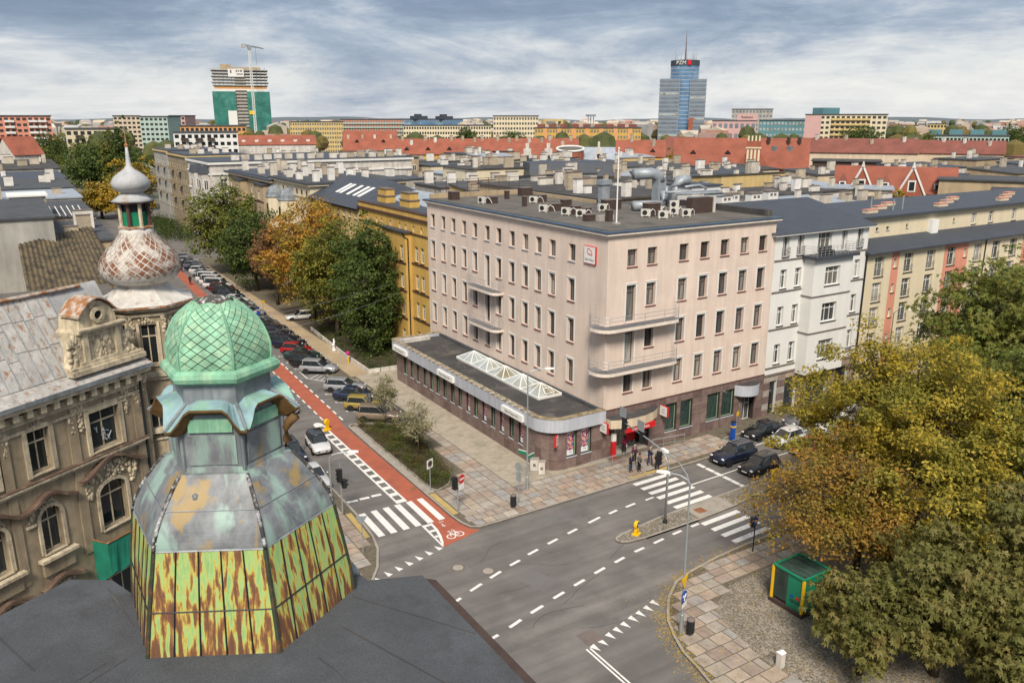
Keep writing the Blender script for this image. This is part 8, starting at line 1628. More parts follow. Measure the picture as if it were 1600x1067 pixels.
    for sy in (-1, 1):
        b = B(); zt = K['st'][8][2]; b.T = Matrix.Translation((.462 * L, sy * W * .68, zt - .06)) @ Matrix.Rotation(R(-22 * sy), 4, 'Z'); lump(b, (0, 0, 0), .13, .20, .085, 8); P_.append(('headlight', b.mesh('headlight', MAT['lampglass'], True), (0, 0, 0), None))
        b = B(); zt = K['st'][1][2]; b.box(-.493 * L, sy * W * .80 - .10, zt - .26, -.470 * L, sy * W * .80 + .10, zt - .05); P_.append(('tail_light', b.mesh('tail_light', MAT['taillamp']), (0, 0, 0), None))
        b = B(); lump(b, ((x1 - .07) * L, sy * (W + .09), belt(x1) + .07), .09, .10, .07, 6); P_.append(('mirror', b.mesh('mirror', CAR['white'], True), (0, 0, 0), slot))
        b = B(); b.box(-.2 * L, sy * (W * .985) - .012, .27 if kind != 'suv' else .33, .22 * L, sy * (W * .985) + .012, .40 if kind != 'suv' else .47); P_.append(('sill_trim', b.mesh('sill_trim', MAT['dark']), (0, 0, 0), None))
        for xd in (-.02, -.21, .18): 
            b = B(); b.box(xd * L - .006, sy * (W + .001) - .004, .45, xd * L + .006, sy * (W + .001) + .004, belt(0) - .1); P_.append(('door_gap', b.mesh('door_gap', MAT['dark']), (0, 0, 0), None))
    b = B(); b.box(.485 * L, -W * .45, .40, .503 * L, W * .45, .54); P_.append(('grille', b.mesh('grille', MAT['dark']), (0, 0, 0), None))
    b = B(); b.box(.5035 * L, -.26, .42, .508 * L, .26, .52); P_.append(('number_plate', b.mesh('number_plate', MAT['plate']), (0, 0, 0), None))
    b = B(); b.box(-.508 * L, -.26, .60, -.5 * L, .26, .71); P_.append(('number_plate', b.mesh('number_plate', MAT['plate']), (0, 0, 0), None))
    CARMESH[kind] = P_; return P_
def car(kind, colr, x, y, deg, label, group='cars parked along the side street', z=0.0, far=False, roofcol=None):
    t_ = thing('van' if kind == 'van' else 'car', label, 'van' if kind == 'van' else 'car', (x, y, z), R(deg), group)
    for nm, me, loc, ex in car_parts(kind):
        if far and nm in ('door_gap', 'sill_trim', 'number_plate', 'wheel_arch'): continue
        o = put(nm, me, t_, loc, local=True)
        if ex == 'BODY': o.material_slots[0].link = 'OBJECT'; o.material_slots[0].material = CAR[roofcol if (roofcol and nm in ('roof_panel', 'pillar')) else colr]
        elif ex: put(ex[0], ex[1], o, local=True)
    return t_
def parked(kind, colr, rx, ry, label, deg=-39, far=False):
    d = Vector((math.cos(R(deg)), math.sin(R(deg)))); n = Vector((-d.y, d.x)); c = Vector((rx, ry)) + d * 1.3 + n * .78; return car(kind, colr, c.x, c.y, deg, label, far=far)
parked('suv', 'tan', 28.15, 73.42, 'bronze crossover parked nearest the flower bed'); parked('hatch', 'gold', 28.11, 77.3, 'gold hatchback next to the bronze crossover'); parked('sedan', 'blue', 28.45, 80.75, 'dark blue saloon next to the gold hatchback'); parked('wagon', 'silver', 28.6, 84.1, 'silver estate car beside the hatched marking')
parked('suv', 'silver', 28.39, 92.2, 'silver-grey coupe crossover just past the hatched marking'); parked('suv', 'black', 28.2, 95.7, 'black off-roader next to the silver crossover'); parked('sedan', 'green', 28.5, 98.7, 'dark green saloon between the red car and the black off-roader'); parked('hatch', 'red', 28.7, 101.8, 'bright red hatchback in the parked row'); parked('suv', 'navy', 28.8, 105.3, 'dark navy crossover behind the red hatchback')
for k, (kd, cl_, lb) in enumerate((('wagon', 'black', 'black estate car fifth behind the silver crossover'), ('wagon', 'navy', 'navy estate sixth behind the silver crossover'), ('sedan', 'black', 'black saloon seventh behind the silver crossover'), ('hatch', 'grey', 'grey hatchback eighth behind the silver crossover'))): parked(kd, cl_, 28.95 + k * .1, 108.6 + k * 3.3, lb)
far_ = [('sedan', 'silver', 'silver saloon beside the yellow sign post'), ('hatch', 'grey', 'grey hatchback behind the yellow sign post'), ('wagon', 'silver', 'pale estate car two past the yellow sign post'), ('sedan', 'white', 'white saloon three past the yellow sign post'), ('wagon', 'blue', 'blue-grey estate before the dark pair of crossovers'), ('suv', 'black', 'black crossover before the white vans'), ('suv', 'darkred', 'dark red crossover touching the white vans'), ('van', 'white', 'nearest of the white vans'), ('van', 'white', 'middle white van of the group'), ('van', 'white', 'farthest white van of the group'), ('hatch', 'grey', 'grey car just beyond the white vans'), ('sedan', 'silver', 'silver car second beyond the white vans'), ('hatch', 'white', 'white car third beyond the white vans'), ('sedan', 'navy', 'navy car fourth beyond the white vans'), ('hatch', 'grey', 'grey car fifth beyond the white vans'), ('sedan', 'black', 'black car sixth beyond the white vans'), ('hatch', 'silver', 'silver car seventh beyond the white vans'), ('hatch', 'blue', 'blue car at the far end of the parked row')]
for k, (kd, cl_, lb) in enumerate(far_): parked(kd, cl_, 29.2 + k * .09, 126.5 + k * 3.45, lb, far=True)
car('hatch', 'white', 21.95, 69.3, -96, 'white small crossover with black roof driving beside the cycle lane', 'cars driving on the side street', roofcol='black'); car('hatch', 'white', 22.5, 81.0, -90, 'white hatchback coming along the side street behind the turret eaves', 'cars driving on the side street')
car('suv', 'navy', 19.15, 68.3, -90, 'dark car at the west kerb half hidden by the turret', 'cars on the west kerb'); car('sedan', 'white', 19.2, 62.4, -90, 'white car at the west kerb half hidden by the turret', 'cars on the west kerb')
mp = car('suv', 'navy', 52.55, 47.05, 181, 'navy people carrier with silver roof bars waiting at the crossing', 'cars waiting at the crossing')
for yy in (-.45, .45): b = B(); b.tube([(-1.5, yy, 1.66), (-1.4, yy, 1.70), (.0, yy, 1.70), (.15, yy, 1.66)], .025, 5); put('roof_bar', b.mesh('roof_bar', MAT['chrome']), mp, local=True)
car('hatch', 'black', 52.75, 44.25, 184, 'small black hatchback waiting beside the yellow bollard', 'cars waiting at the crossing'); car('hatch', 'white', 59.6, 47.2, 182, 'white hatchback queuing behind the navy people carrier', 'cars waiting at the crossing'); car('hatch', 'red', 59.8, 44.6, 183, 'red hatchback queuing half behind the maple leaves', 'cars waiting at the crossing'); car('sedan', 'black', 59.4, 49.75, 182, 'black saloon parked by the bank side door', 'cars parked by the bank'); car('sedan', 'grey', 65.2, 49.85, 182, 'grey saloon parked behind the black saloon', 'cars parked by the bank'); car('hatch', 'white', 66.5, 47.2, 182, 'white car queuing farther back under the leaves', 'cars waiting at the crossing'); car('hatch', 'silver', 71, 49.9, 182, 'silver car parked in front of the white house', 'cars parked by the bank')
car('wagon', 'white', 36.5, 119.4, 170, 'white car parked in the yard under the orange tree', 'cars in the garden yard')
# ================================================================ street furniture
def pole(par, x, y, z0, z1, r_=.05, r2_=None, mat='steel', name='pole'): b = B(); b.tube([(x, y, z0), (x, y, z1)], [r_, r2_ or r_], 10); return b.obj(name, MAT[mat], par, smooth=False)
def lamp(x, y, h, arms, label, mat='steel'):
    t_ = thing('street_lamp', label, 'street lamp', (x, y, .1), 0, 'street lamps'); pole(t_, x, y, .1, h, .085, .05, mat); b = B(); b.lathe([(.12, .1), (.12, 1.3), (.09, 1.35)], 10, (x, y)); b.obj('base_sleeve', MAT[mat], t_)
    for dx, dy, dz in arms:
        b = B(); b.tube([(x, y, h - .1), (x + dx * .15, y + dy * .15, h + dz * .5), (x + dx * .45, y + dy * .45, h + dz * .9), (x + dx, y + dy, h + dz)], .035, 6); b.obj('arm', MAT[mat], t_)
        a = math.atan2(dy, dx); b = B(); b.T = Matrix.Translation((x + dx, y + dy, h + dz)) @ Matrix.Rotation(a, 4, 'Z'); b.loft([[(-.1, -.06, -.03), (-.1, .06, -.03), (-.1, .06, .05), (-.1, -.06, .05)], [(.15, -.15, -.04), (.15, .15, -.04), (.15, .13, .08), (.15, -.13, .08)], [(.65, -.13, -.03), (.65, .13, -.03), (.65, .1, .04), (.65, -.1, .04)]]); b.obj('lamp_head', MAT['white'], t_)
lamp(33.5, 51.5, 10.2, [(1.35, -.55, .25)], 'tall grey lamp post on the corner of the low annex'); lamp(30.82, 30.57, 9.7, [(-.75, 1.0, .45), (.7, 2.7, .75)], 'tall double-armed lamp post on the near right pavement'); lamp(79.5, 50.6, 9.5, [(1.4, -.6, .3)], 'dark lamp post in front of the white house bay', 'chimtop'); lamp(16.4, 49.6, 7.6, [(1.2, -.5, .3)], 'lamp post beside the turret on the left pavement')
def signal(par, x, y, z, rz, board=False, n=3):
    T = Matrix.Translation((x, y, z)) @ Matrix.Rotation(R(rz), 4, 'Z'); b = B(); b.T = T; b.box(-.17, -.14, 0, .17, .14, .34 * n); o = b.obj('signal_head', MAT['dark'], par)
    for k, c in enumerate(('greenpaint', 'yellowpaint', 'redpaint')[:n]):
        b = B(); b.T = T @ Matrix.Translation((0, -.14, .17 + .34 * k)) @ Matrix.Rotation(R(90), 4, 'X'); b.lathe([(0, .004), (.10, .004)], 12); b.obj('lens', MAT['pane_d'], o)
        b = B(); b.T = T @ Matrix.Translation((0, -.14, .17 + .34 * k)); b.add([(.12 * math.cos(a), -.0, .12 * math.sin(a)) for a in np.linspace(0, math.pi, 7)] + [(.12 * math.cos(a), -.18, .12 * math.sin(a) - .01) for a in np.linspace(0, math.pi, 7)], [(i, i + 1, i + 8, i + 7) for i in range(6)]); b.obj('visor', MAT['dark'], o)
    if board: b = B(); b.T = T; b.box(-.40, .16, .34 * n + .05, .40, .19, .34 * n + .9); b.obj('sign_board', MAT['steel'], o)
    return o
mt = thing('signal_mast', 'curved grey signal mast reaching over the road from the island', 'traffic light', (39.3, 41.32, .12)); b = B()
b.tube([(39.3, 41.32, .1), (39.3, 41.32, 4.6), (39.38, 41.6, 5.25), (39.6, 42.4, 5.55), (40.0, 44.2, 5.6), (40.9, 48.6, 5.55)], [.10, .085, .075, .07, .06, .05], 10); b.obj('mast', MAT['steel'], mt, smooth=True); b = B(); b.lathe([(.2, .1), (.2, .16), (.12, .4)], 10, (39.3, 41.32)); b.obj('base_plate', MAT['dark'], mt)
signal(mt, 40.85, 48.3, 5.0, 90, True); signal(mt, 40.25, 45.4, 4.9, 90, True); signal(mt, 39.55, 42.6, 4.3, 20)
def disc(par, x, y, z, rz, r_, mats, name='sign_plate', t_=.025):
    T = Matrix.Translation((x, y, z)) @ Matrix.Rotation(R(rz), 4, 'Z') @ Matrix.Rotation(R(90), 4, 'X'); b = B(); b.T = T; b.lathe([(0, -t_), (r_, -t_), (r_, 0), (0, .001)], 24); return b.obj(name, MAT[mats], par), T
def board(par, x, y, z, rz, w_, h, mat, name='sign_plate', t_=.025): b = B(); b.T = Matrix.Translation((x, y, z)) @ Matrix.Rotation(R(rz), 4, 'Z'); b.box(-w_ / 2, 0, -h / 2, w_ / 2, t_, h / 2); return b.obj(name, MAT[mat], par)
ne = thing('traffic_sign', 'red no-entry sign with a signal head on the corner pavement', 'traffic sign', (26.85, 51.1, .12)); pole(ne, 26.85, 51.1, .1, 3.1, .055)
o, T = disc(ne, 27.18, 51.0, 2.85, 25, .36, 'redpaint'); b = B(); b.T = T; b.box(-.26, -.07, .004, .26, .07, .012); b.obj('white_bar', MAT['white'], o); board(ne, 27.15, 50.98, 2.22, 25, .6, .42, 'white'); signal(ne, 26.6, 51.05, 2.1, -70, n=3)
zs_ = thing('traffic_sign', 'white square thirty zone sign in front of the flower bed shrubs', 'traffic sign', (26.67, 55.5, .12)); pole(zs_, 26.67, 55.5, .1, 2.95, .035); o = board(zs_, 26.67, 55.45, 2.55, 25, .75, .75, 'white'); T = Matrix.Translation((26.67, 55.45, 2.57)) @ Matrix.Rotation(R(25), 4, 'Z') @ Matrix.Rotation(R(90), 4, 'X'); b = B(); b.T = T; b.lathe([(.21, .002), (.21, .01), (.29, .01), (.29, .002)], 20); b.obj('sign_ring', MAT['grey' if False else 'chimtop'], o); letter('30', MAT['text'], o, (26.675, 55.44, 2.57), R(25), .30)
sp_ = thing('traffic_sign', 'grey pole with two signs seen edge-on near the litter bin', 'traffic sign', (31.65, 49.9, .12)); pole(sp_, 31.65, 49.9, .1, 3.6, .04); disc(sp_, 31.68, 49.95, 3.2, 110, .36, 'steel'); board(sp_, 31.7, 49.95, 2.35, 110, .5, .8, 'steel')
ps = thing('traffic_sign', 'blue pedestrian crossing sign at the right end of the near crossing', 'traffic sign', (41.65, 34.86, .12)); pole(ps, 41.65, 34.86, .1, 2.9, .045, mat='dark'); o = board(ps, 41.68, 34.8, 2.55, 20, .62, .62, 'bluepaint'); b = B(); b.T = Matrix.Translation((41.68, 34.79, 2.53)) @ Matrix.Rotation(R(20), 4, 'Z'); b.add([(-.24, -.006, -.2), (.24, -.006, -.2), (0, -.006, .24)], [(0, 1, 2)]); b.obj('white_triangle', MAT['white'], o)
b = B(); b.T = Matrix.Translation((41.68, 34.78, 2.5)) @ Matrix.Rotation(R(20), 4, 'Z'); b.tube([(-.03, 0, .08), (.0, 0, -.02), (-.08, 0, -.14)], .018, 4); b.tube([(.0, 0, -.02), (.07, 0, -.14)], .018, 4); lump(b, (-.02, 0, .12), .035, .01, .035); b.obj('walking_figure', MAT['text'], o); signal(ps, 41.42, 34.9, 2.1, 60, n=2)
dg_ = thing('traffic_sign', 'yellow give-way triangle over a blue arrow disc on the near lamp post', 'traffic sign', (30.7, 30.42, 2.4)); T = Matrix.Translation((30.72, 30.4, 3.55)) @ Matrix.Rotation(R(22), 4, 'Z'); b = B(); b.T = T; b.add([(-.45, 0, .38), (.45, 0, .38), (0, 0, -.40), (-.45, .025, .38), (.45, .025, .38), (0, .025, -.40)], [(0, 2, 1), (3, 4, 5), (0, 1, 4, 3), (1, 2, 5, 4), (2, 0, 3, 5)]); b.obj('triangle_plate', MAT['yellowpaint'], dg_)
o, T = disc(dg_, 30.74, 30.38, 2.62, 22, .38, 'bluepaint'); b = B(); b.T = T; b.tube([(0, -.26, .01), (0, .0, .01), (-.1, .08, .01), (-.2, .09, .01)], .04, 4); b.tube([(0, .0, .01), (.1, .08, .01), (.2, .09, .01)], .04, 4); b.add([(-.28, .09, .012), (-.17, .2, .012), (-.17, -.01, .012)], [(0, 2, 1)]); b.add([(.28, .09, .012), (.17, .2, .012), (.17, -.01, .012)], [(0, 1, 2)]); b.obj('white_arrows', MAT['white'], o); board(dg_, 30.75, 30.36, 2.08, 22, .62, .24, 'white')
pr_ = thing('traffic_sign', 'grey sign back on a thin pole on the left corner pavement', 'traffic sign', (18.26, 49.1, .12)); pole(pr_, 18.26, 49.1, .1, 3.0, .035); b = B(); b.add([(17.85, 49.2, 2.95), (18.65, 49.0, 2.95), (18.25, 49.1, 2.3), (17.85, 49.23, 2.95), (18.65, 49.03, 2.95), (18.25, 49.13, 2.3)], [(0, 2, 1), (3, 4, 5), (0, 1, 4, 3), (1, 2, 5, 4), (2, 0, 3, 5)]); b.obj('sign_plate', MAT['steel'], pr_)
tl = thing('traffic_light', 'dark signal post beside the turret at the side street stop line', 'traffic light', (19.08, 55.3, .12)); pole(tl, 19.08, 55.3, .1, 4.4, .055); signal(tl, 18.95, 55.15, 3.0, 200); signal(tl, 19.3, 55.2, 2.4, 100, n=2)
bd = thing('traffic_sign', 'blue direction signs half hidden by the orange tree', 'traffic sign', (49.5, 35.3, .12)); pole(bd, 49.5, 35.3, .1, 5.2, .06); board(bd, 49.4, 35.25, 4.6, 20, 1.1, .7, 'bluepaint'); board(bd, 50.6, 35.5, 4.3, 20, 1.0, .6, 'bluepaint')
for x, y, lb in ((36.31, 41.12, 'yellow keep-left bollard at the tip of the traffic island'), (51.96, 42.05, 'yellow bollard on the island beside the black hatchback'), (24.22, 73.3, 'yellow bollard at the head of the white ladder marking')):
    t_ = thing('bollard', lb, 'bollard', (x, y, .12), 0, 'yellow traffic bollards'); b = B(); b.T = Matrix.Translation((x, y, 0)) @ Matrix.Rotation(R(25), 4, 'Z'); b.box(-.32, -.25, .02, .32, .25, .16); b.box(-.19, -.11, .16, .19, .11, .5); b.obj('foot', MAT['yellowpaint'], t_); b = B(); b.T = Matrix.Translation((x, y, .5)) @ Matrix.Rotation(R(25), 4, 'Z'); b.loft([[(-.15, -.09, 0), (.15, -.09, 0), (.15, .09, 0), (-.15, .09, 0)], [(-.15, -.09, .18), (.15, -.09, .18), (.15, .09, .18), (-.15, .09, .18)]]); b.obj('stem', MAT['yellowpaint'], t_)
    T = Matrix.Translation((x, y, .88)) @ Matrix.Rotation(R(25), 4, 'Z') @ Matrix.Rotation(R(90), 4, 'X'); b = B(); b.T = T; b.lathe([(0, -.12), (.27, -.12), (.30, -.08), (.30, .08), (.27, .12), (0, .12)], 20); b.obj('head', MAT['yellowpaint'], t_)
    if lb.startswith('yellow keep'): b = B(); b.T = T; b.lathe([(0, .126), (.22, .126)], 20); o = b.obj('blue_disc', MAT['bluepaint'], t_); b = B(); b.T = T; b.tube([(-.1, .1, .135), (.07, -.09, .135)], .035, 4); b.add([(.12, -.15, .137), (.13, .02, .137), (-.04, -.13, .137)], [(0, 1, 2)]); b.obj('white_arrow', MAT['white'], o)
for x, y, lb in ((30.82, 49.36, 'dark litter bin on the corner pavement near the annex'), (31.0, 30.0, 'dark litter bin beside the near lamp post')):
    t_ = thing('litter_bin', lb, 'litter bin', (x, y, .12)); b = B(); b.lathe([(.20, .35), (.24, .42), (.24, 1.15), (.22, 1.2)], 14, (x, y)); b.obj('drum', MAT['dark'], t_); b = B(); b.lathe([(.25, 1.2), (.26, 1.25), (.15, 1.34), (0, 1.36)], 14, (x, y)); b.obj('hood', MAT['chimtop'], t_); pole(t_, x - .05, y + .2, .1, 1.2, .035, mat='dark', name='post')
for x, y, w_, h, lb in ((36.1, 54.35, .75, 1.15, 'left of two pale utility cabinets against the annex corner'), (36.25, 53.45, .55, 1.2, 'right of two pale utility cabinets, spotted with stickers')):
    t_ = thing('utility_cabinet', lb, 'cabinet', (x, y, .12)); T = Matrix.Translation((x, y, .1)) @ Matrix.Rotation(R(-35), 4, 'Z'); b = B(); b.T = T; b.box(-w_ / 2, -.2, .08, w_ / 2, .2, h); b.obj('body', MAT['whitedirty'], t_); b = B(); b.T = T; b.box(-w_ / 2 - .03, -.23, h, w_ / 2 + .03, .23, h + .06); b.obj('lid', MAT['kerb'], t_); b = B(); b.T = T; b.box(-.12, -.212, .5, .1, -.202, .75); b.obj('sticker', MAT['chimtop'], t_)
for rz, dz, lb in ((20, 0, 'right green street name plate on the annex lamp post'), (-70, .35, 'left green street name plate on the annex lamp post')): 
    t_ = thing('street_name_sign', lb, 'street sign', (33.5, 51.5, 2.9 + dz)); d = Vector((math.cos(R(rz)), math.sin(R(rz)))); c = Vector((33.5, 51.5)) + d * (.5 if rz > 0 else -.5); board(t_, c.x, c.y, 2.95 + dz, rz, .85, .28, 'greenpaint'); board(t_, c.x, c.y - .0, 3.13 + dz, rz, .85, .07, 'white')
# railings at the bank entrance
for pts, lb in (([(39.7, 51.35), (41.0, 51.38), (42.3, 51.42), (43.6, 51.46), (44.4, 51.5)], 'steel handrail of the ramp left of the bank entrance'), ([(47.8, 52.5), (49.0, 52.3), (50.2, 52.12), (51.3, 51.95)], 'steel handrail right of the bank entrance')):
    t_ = thing('handrail', lb, 'handrail', (pts[0][0], pts[0][1], .12))
    for z in (1.08, .98, .45): b = B(); b.tube([(x, y, z + .1) for x, y in pts], .024, 6); b.obj('rail', MAT['chrome'], t_)
    for x, y in pts: pole(t_, x, y, .1, 1.2, .022, mat='chrome', name='post')
tt = thing('bank_totem', 'red and white pillar sign beside the bank entrance', 'sign', (43.6, 52.95, .12)); b = B(); b.box(43.4, 52.8, .1, 43.8, 53.05, 1.75); b.obj('red_part', MAT['redpaint'], tt); b = B(); b.box(43.4, 52.8, 1.752, 43.8, 53.05, 2.45); b.obj('white_part', MAT['white'], tt)
for x, y, h, lb in ((56.05, 50.45, 1.85, 'blue parking meter column with yellow band by the black saloon'), (31.3, 123.9, 1.7, 'blue parking meter far along the parked row')):
    t_ = thing('parking_meter', lb, 'parking meter', (x, y, .12)); b = B(); b.box(x - .19, y - .15, .1, x + .19, y + .15, h); b.obj('column', MAT['bluepaint'], t_); b = B(); b.box(x - .2, y - .16, h * .72, x + .2, y + .16, h * .8); b.obj('yellow_band', MAT['yellowpaint'], t_); b = B(); b.box(x - .21, y - .17, h, x + .21, y + .17, h + .08); b.obj('cap', MAT['dark'], t_)
    pole(t_, x + .95, y + .5, .1, 2.6, .03, name='sign_pole'); board(t_, x + 1.0, y + .45, 2.35, 20, .55, .4, 'yellowpaint')
pk = thing('bollard', 'magenta ball on a yellow post by the white garden wall', 'bollard', (34.2, 93.6, .12)); pole(pk, 34.2, 93.6, .1, 1.15, .06, mat='yellowpaint'); b = B(); MAT['magenta'] = M('magenta', (.45, .02, .16), .4, .05); lump(b, (34.2, 93.6, 1.4), .28, .28, .28, 12); b.obj('ball', MAT['magenta'], pk, smooth=True)
sc_ = thing('garden_sculpture', 'white plaster garden figure by the dark green tree', 'sculpture', (34.6, 99.8, .12)); b = B(); 
for z, r_ in ((.25, .3), (.6, .2), (.95, .25), (1.3, .18), (1.55, .13)): lump(b, (34.6 + rnd.uniform(-.08, .08), 99.8, z), r_, r_, .26, 8)
b.obj('figure', MAT['white'], sc_, smooth=True)
po = thing('stone_post', 'short pale stone post standing on the cobbles at lower right', 'post', (33.27, 25.3, .12)); b = B(); b.box(33.1, 25.12, .1, 33.44, 25.46, 1.05); b.obj('shaft', MAT['whitedirty'], po); b = B(); b.add([(33.06, 25.08, 1.05), (33.48, 25.08, 1.05), (33.48, 25.5, 1.05), (33.06, 25.5, 1.05), (33.2, 25.3, 1.18), (33.4, 25.3, 1.18)], [(0, 1, 5, 4), (1, 2, 5), (2, 3, 4, 5), (3, 0, 4)]); b.obj('cap', MAT['white'], po)
# green kiosk
kk = thing('kiosk', 'green glazed kiosk with yellow corner posts under the orange tree', 'kiosk', (39, 28.9, .12), 0); kx0, kx1, ky0, ky1, kh = 38.0, 40.4, 27.75, 30.05, 2.65
b = B(); b.box(kx0 - .12, ky0 - .12, .1, kx1 + .12, ky1 + .12, .38); b.obj('plinth', MAT['brickdark'], kk)
for x, y in ((kx0, ky0), (kx0, ky1), (kx1, ky0), (kx1, ky1)): b = B(); b.box(x - .07, y - .07, .38, x + .07, y + .07, kh); b.obj('corner_post', MAT['yellowpaint'], kk)
b = B(); b.box(kx0 + .02, ky0 + .08, .39, kx0 + .06, (ky0 + ky1) / 2 - .03, kh - .1); pnl = b.obj('green_panel', MAT['greenpaint'], kk); b = B(); b.box(kx0 + .02, (ky0 + ky1) / 2 + .03, .55, kx0 + .06, ky1 - .08, kh - .1); b.obj('dark_pane', MAT['pane_g'], kk); b = B(); b.box(kx0 + .01, (ky0 + ky1) / 2 - .03, .39, kx0 + .07, (ky0 + ky1) / 2 + .03, kh); b.obj('mullion', MAT['greenpaint'], kk)
b = B(); b.box(kx0 + .08, ky0 + .02, .39, kx1 - .08, ky0 + .06, kh - .1); b.obj('green_panel', MAT['greenpaint'], kk); b = B(); b.box(kx0 + .08, ky1 - .06, .39, kx1 - .08, ky1 - .02, kh - .1); b.obj('green_panel', MAT['greenpaint'], kk); b = B(); b.box(kx1 - .06, ky0 + .08, .39, kx1 - .02, ky1 - .08, kh - .1); b.obj('green_panel', MAT['greenpaint'], kk)
b = B()
for e in ([(kx0, ky0), (kx0, ky1)], [(kx0, ky1), (kx1, ky1)], [(kx1, ky1), (kx1, ky0)], [(kx1, ky0), (kx0, ky0)]): b.tube([(*e[0], kh + .03), (*e[1], kh + .03)], .09, 5)
b.obj('roof_frame', MAT['greenpaint'], kk); b = B(); b.box(kx0, ky0, kh - .09, kx1, ky1, kh - .04); b.obj('roof', MAT['pane_g'], kk)
letter('vpod', MAT['text'], kk, (kx0 - .005, ky0 + .58, .95), R(-90), .36); b = B(); b.box(kx0 - .012, ky0 + .25, 1.15, kx0 + .018, ky0 + .5, 1.3, 0); b.obj('logo_mark', MAT['redpaint'], kk); b = B(); b.box(kx0 - .012, ky0 + .7, 1.15, kx0 + .018, ky0 + .9, 1.3, 0); b.obj('logo_mark', MAT['bluepaint'], kk)
# overhead wires
for a, c, s_, lb in (((8.2, 58, 15.4), (42.7, 97, 9.0), .5, 'thin overhead cable crossing the side street, upper one'), ((8.2, 56, 14.6), (42.7, 94, 8.4), .7, 'thin overhead cable crossing the side street, lower one')):
    A_, C_ = Vector(a), Vector(c); b = B(); b.tube([A_.lerp(C_, k / 14) + Vector((0, 0, -s_ * math.sin(math.pi * k / 14))) for k in range(15)], .014, 4); o = b.obj('overhead_cable', MAT['steel']); tag(o, lb, 'cable')
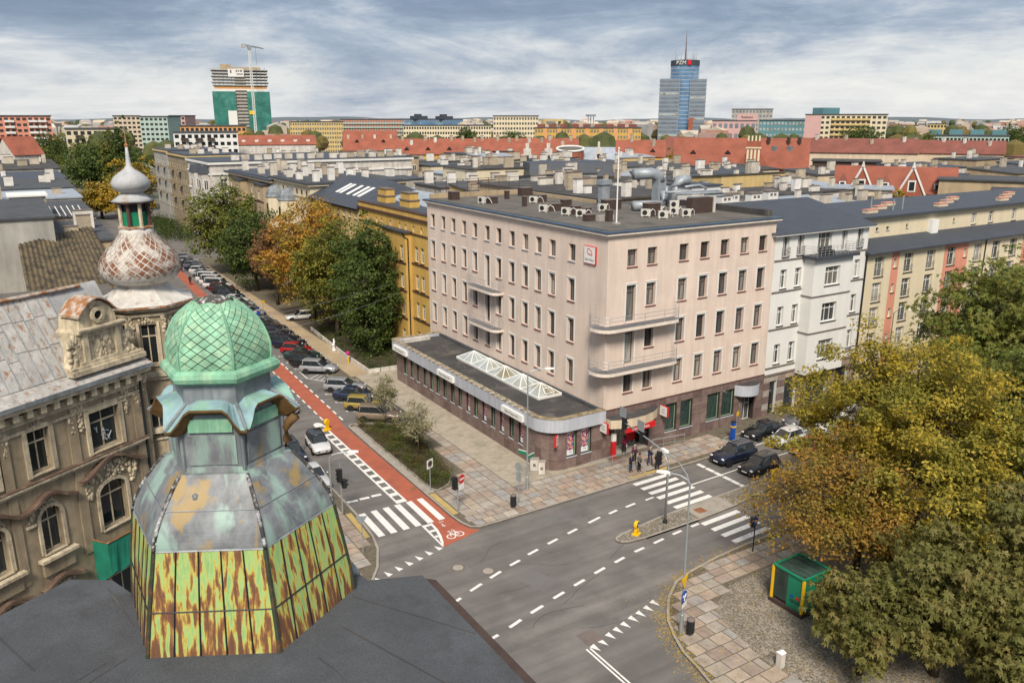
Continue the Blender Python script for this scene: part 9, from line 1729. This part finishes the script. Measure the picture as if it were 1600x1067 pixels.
# ================================================================ people
SKIN = M('skin', (.42, .25, .175), .6, .08); HAIRD = M('dark_hair', (.03, .02, .015), .7, .2); HAIRL = M('grey_hair', (.32, .28, .24), .7, .2)
def skinned(name, mat, verts, edges, rad, par, sub=1):
    bm = bmesh.new(); lay = bm.verts.layers.skin.verify(); vs = []
    for p, r_ in zip(verts, rad): v_ = bm.verts.new(p); v_[lay].radius = (r_, r_) if not hasattr(r_, '__len__') else r_; vs.append(v_)
    vs[0][lay].use_root = True
    for a, c in edges: bm.edges.new((vs[a], vs[c]))
    me = bpy.data.meshes.new(name); bm.to_mesh(me); bm.free(); me.materials.append(mat); o = put(name, me, par, local=True)
    o.modifiers.new('skin', 'SKIN').use_smooth_shade = True; m_ = o.modifiers.new('sub', 'SUBSURF'); m_.levels = sub; m_.render_levels = sub; return o
def person(x, y, deg, label, top, legs, hair, stride=.08, arm=.1, h=1.74, coat=False, skirt=False, bag=False, look=0.0, z=.12):
    t_ = thing('person', label, 'person', (x, y, z), R(deg), 'people by the bank'); k = h / 1.74; s_ = stride
    J = dict(pel=(0, 0, .95), wai=(0, 0, 1.08), che=(.01, 0, 1.3), nec=(.02, 0, 1.47), hb=(.03, 0, 1.54), hd=(.045, .0, 1.63), ht=(.035, 0, 1.71))
    for sd, n in ((1, 'l'), (-1, 'r')):
        f = s_ * sd; J['hip' + n] = (0, .095 * sd, .90); J['kne' + n] = (f * .7 + .02, .10 * sd, .50); J['ank' + n] = (f, .105 * sd, .09); J['toe' + n] = (f + .17, .12 * sd, .03); J['sho' + n] = (0, .19 * sd, 1.42); J['elb' + n] = (-.04 - f * .4, .24 * sd, 1.14); J['wri' + n] = (.10 + arm * (1 if sd > 0 else .4), .22 * sd, .93 + arm * .5); J['pal' + n] = (.15 + arm * (1.1 if sd > 0 else .45), .21 * sd, .87 + arm * .5)
        w_ = Vector(J['pal' + n])
        for i, (dy, dz, dx) in enumerate(((.035, -.07, .035), (.012, -.085, .04), (-.012, -.08, .04), (-.034, -.065, .03), (.045, -.015, .05))): J['f%d%s' % (i, n)] = tuple(w_ + Vector((dx, dy * sd, dz)))
    names = list(J); I = {n: i for i, n in enumerate(names)}; V = [tuple(c * k for c in J[n]) for n in names]
    rad = {'pel': .12, 'wai': .115, 'che': .13, 'nec': .05, 'hb': .062, 'hd': .088, 'ht': .06, 'hip': .085, 'kne': .055, 'ank': .04, 'toe': .032, 'sho': .06, 'elb': .042, 'wri': .03, 'pal': .034}
    rr = [(rad.get(n) or rad.get(n[:3]) or .010) * k for n in names]; E_ = [('pel', 'wai'), ('wai', 'che'), ('che', 'nec'), ('nec', 'hb'), ('hb', 'hd'), ('hd', 'ht')]
    for n in 'lr': E_ += [('pel', 'hip' + n), ('hip' + n, 'kne' + n), ('kne' + n, 'ank' + n), ('ank' + n, 'toe' + n), ('che', 'sho' + n), ('sho' + n, 'elb' + n), ('elb' + n, 'wri' + n), ('wri' + n, 'pal' + n)] + [('pal' + n, 'f%d%s' % (i, n)) for i in range(5)]
    skinned('body', SKIN, V, [(I[a], I[c]) for a, c in E_], rr, t_)
    def sub(nm, mat, E2, grow, trims={}):
        ns = []; 
        for a, c in E2:
            for q_ in (a, c):
                if q_ not in ns: ns.append(q_)
        skinned(nm, mat, [tuple(cc * k for cc in (trims.get(q_) or J[q_])) for q_ in ns], [(ns.index(a), ns.index(c)) for a, c in E2], [((rad.get(q_) or rad.get(q_[:3])) + grow) * k for q_ in ns], t_)
    te = [('pel', 'wai'), ('wai', 'che')]; 
    for n in 'lr': te += [('che', 'sho' + n), ('sho' + n, 'elb' + n), ('elb' + n, 'wri' + n)]
    if coat: J['hem'] = (0, 0, .62); rad['hem'] = .155; te = [('wai', 'pel'), ('pel', 'hem')] + te[1:]
    sub('coat' if coat else 'jacket', top, te, .03)
    le = []
    for n in 'lr': le += [('pel', 'hip' + n), ('hip' + n, 'kne' + n), ('kne' + n, 'ank' + n)]
    if not skirt: sub('trousers', legs, le, .022)
    for n in 'lr': sub('shoe', MAT['dark'], [('ank' + n, 'toe' + n)], .014)
    b = B(); lump(b, (.025 * k, 0, 1.665 * k), .105 * k, .10 * k, .105 * k, 10); lump(b, (-.03 * k, 0, 1.60 * k), .075 * k, .09 * k, .10 * k, 10); put('hair', b.mesh('hair', hair, True), t_, local=True)
    b = B(); 
    for sd in (-1, 1): lump(b, (.132 * k, .032 * sd * k, 1.635 * k), .012, .014, .01)
    put('eyes', b.mesh('eyes', MAT['dark']), t_, local=True); b = B(); lump(b, (.142 * k, 0, 1.605 * k), .016, .012, .02); lump(b, (.128 * k, 0, 1.565 * k), .01, .026, .007); put('nose_and_mouth', b.mesh('nose_and_mouth', SKIN, True), t_, local=True)
    if bag: b = B(); b.T = Matrix.Translation((.16 * k, -.26, .55)); b.box(-.16, -.06, 0, .16, .06, .34); put('handbag', b.mesh('handbag', bag), t_, local=True)
    return t_
CL = {n: M('cloth_' + n, c, .9, .12, 3.0) for n, c in dict(navy=(.018, .022, .045), black=(.014, .014, .016), plum=(.055, .018, .05), blue=(.05, .13, .26), grey=(.10, .10, .11), magenta=(.16, .012, .045), jeans=(.03, .05, .10), white=(.6, .6, .6)).items()}
person(43.0, 49.8, -60, 'person in navy with a pale top waiting at the kerb, leftmost', CL['navy'], CL['jeans'], HAIRL, .05, .3, 1.66); person(43.7, 49.5, -70, 'person in dark grey coat second from left at the kerb', CL['grey'], CL['black'], HAIRD, .04, .12, 1.7); person(44.5, 51.1, -100, 'person in a dark purple jacket standing behind the two at the kerb', CL['plum'], CL['black'], HAIRL, .06, .1, 1.76); person(45.3, 49.95, -80, 'person in dark jacket with blue scarf in mid-step', CL['navy'], CL['jeans'], HAIRL, .16, .1, 1.78); person(45.25, 48.95, -95, 'person all in black nearest the crossing', CL['black'], CL['black'], HAIRD, .05, .28, 1.76); person(45.1, 53.2, 90, 'person in a magenta coat at the bank door with a white bag', CL['magenta'], CL['black'], HAIRD, .05, .05, 1.7, coat=True, bag=CL['white'], z=.16)
person(27.8, 156.7, 80, 'person in dark clothes walking near the white vans', CL['black'], CL['black'], HAIRD, .15, .1, 1.75, z=.005); person(29.0, 171, 60, 'person farther up the side street by the parked cars', CL['navy'], CL['jeans'], HAIRD, .1, .1, 1.75, z=.005)
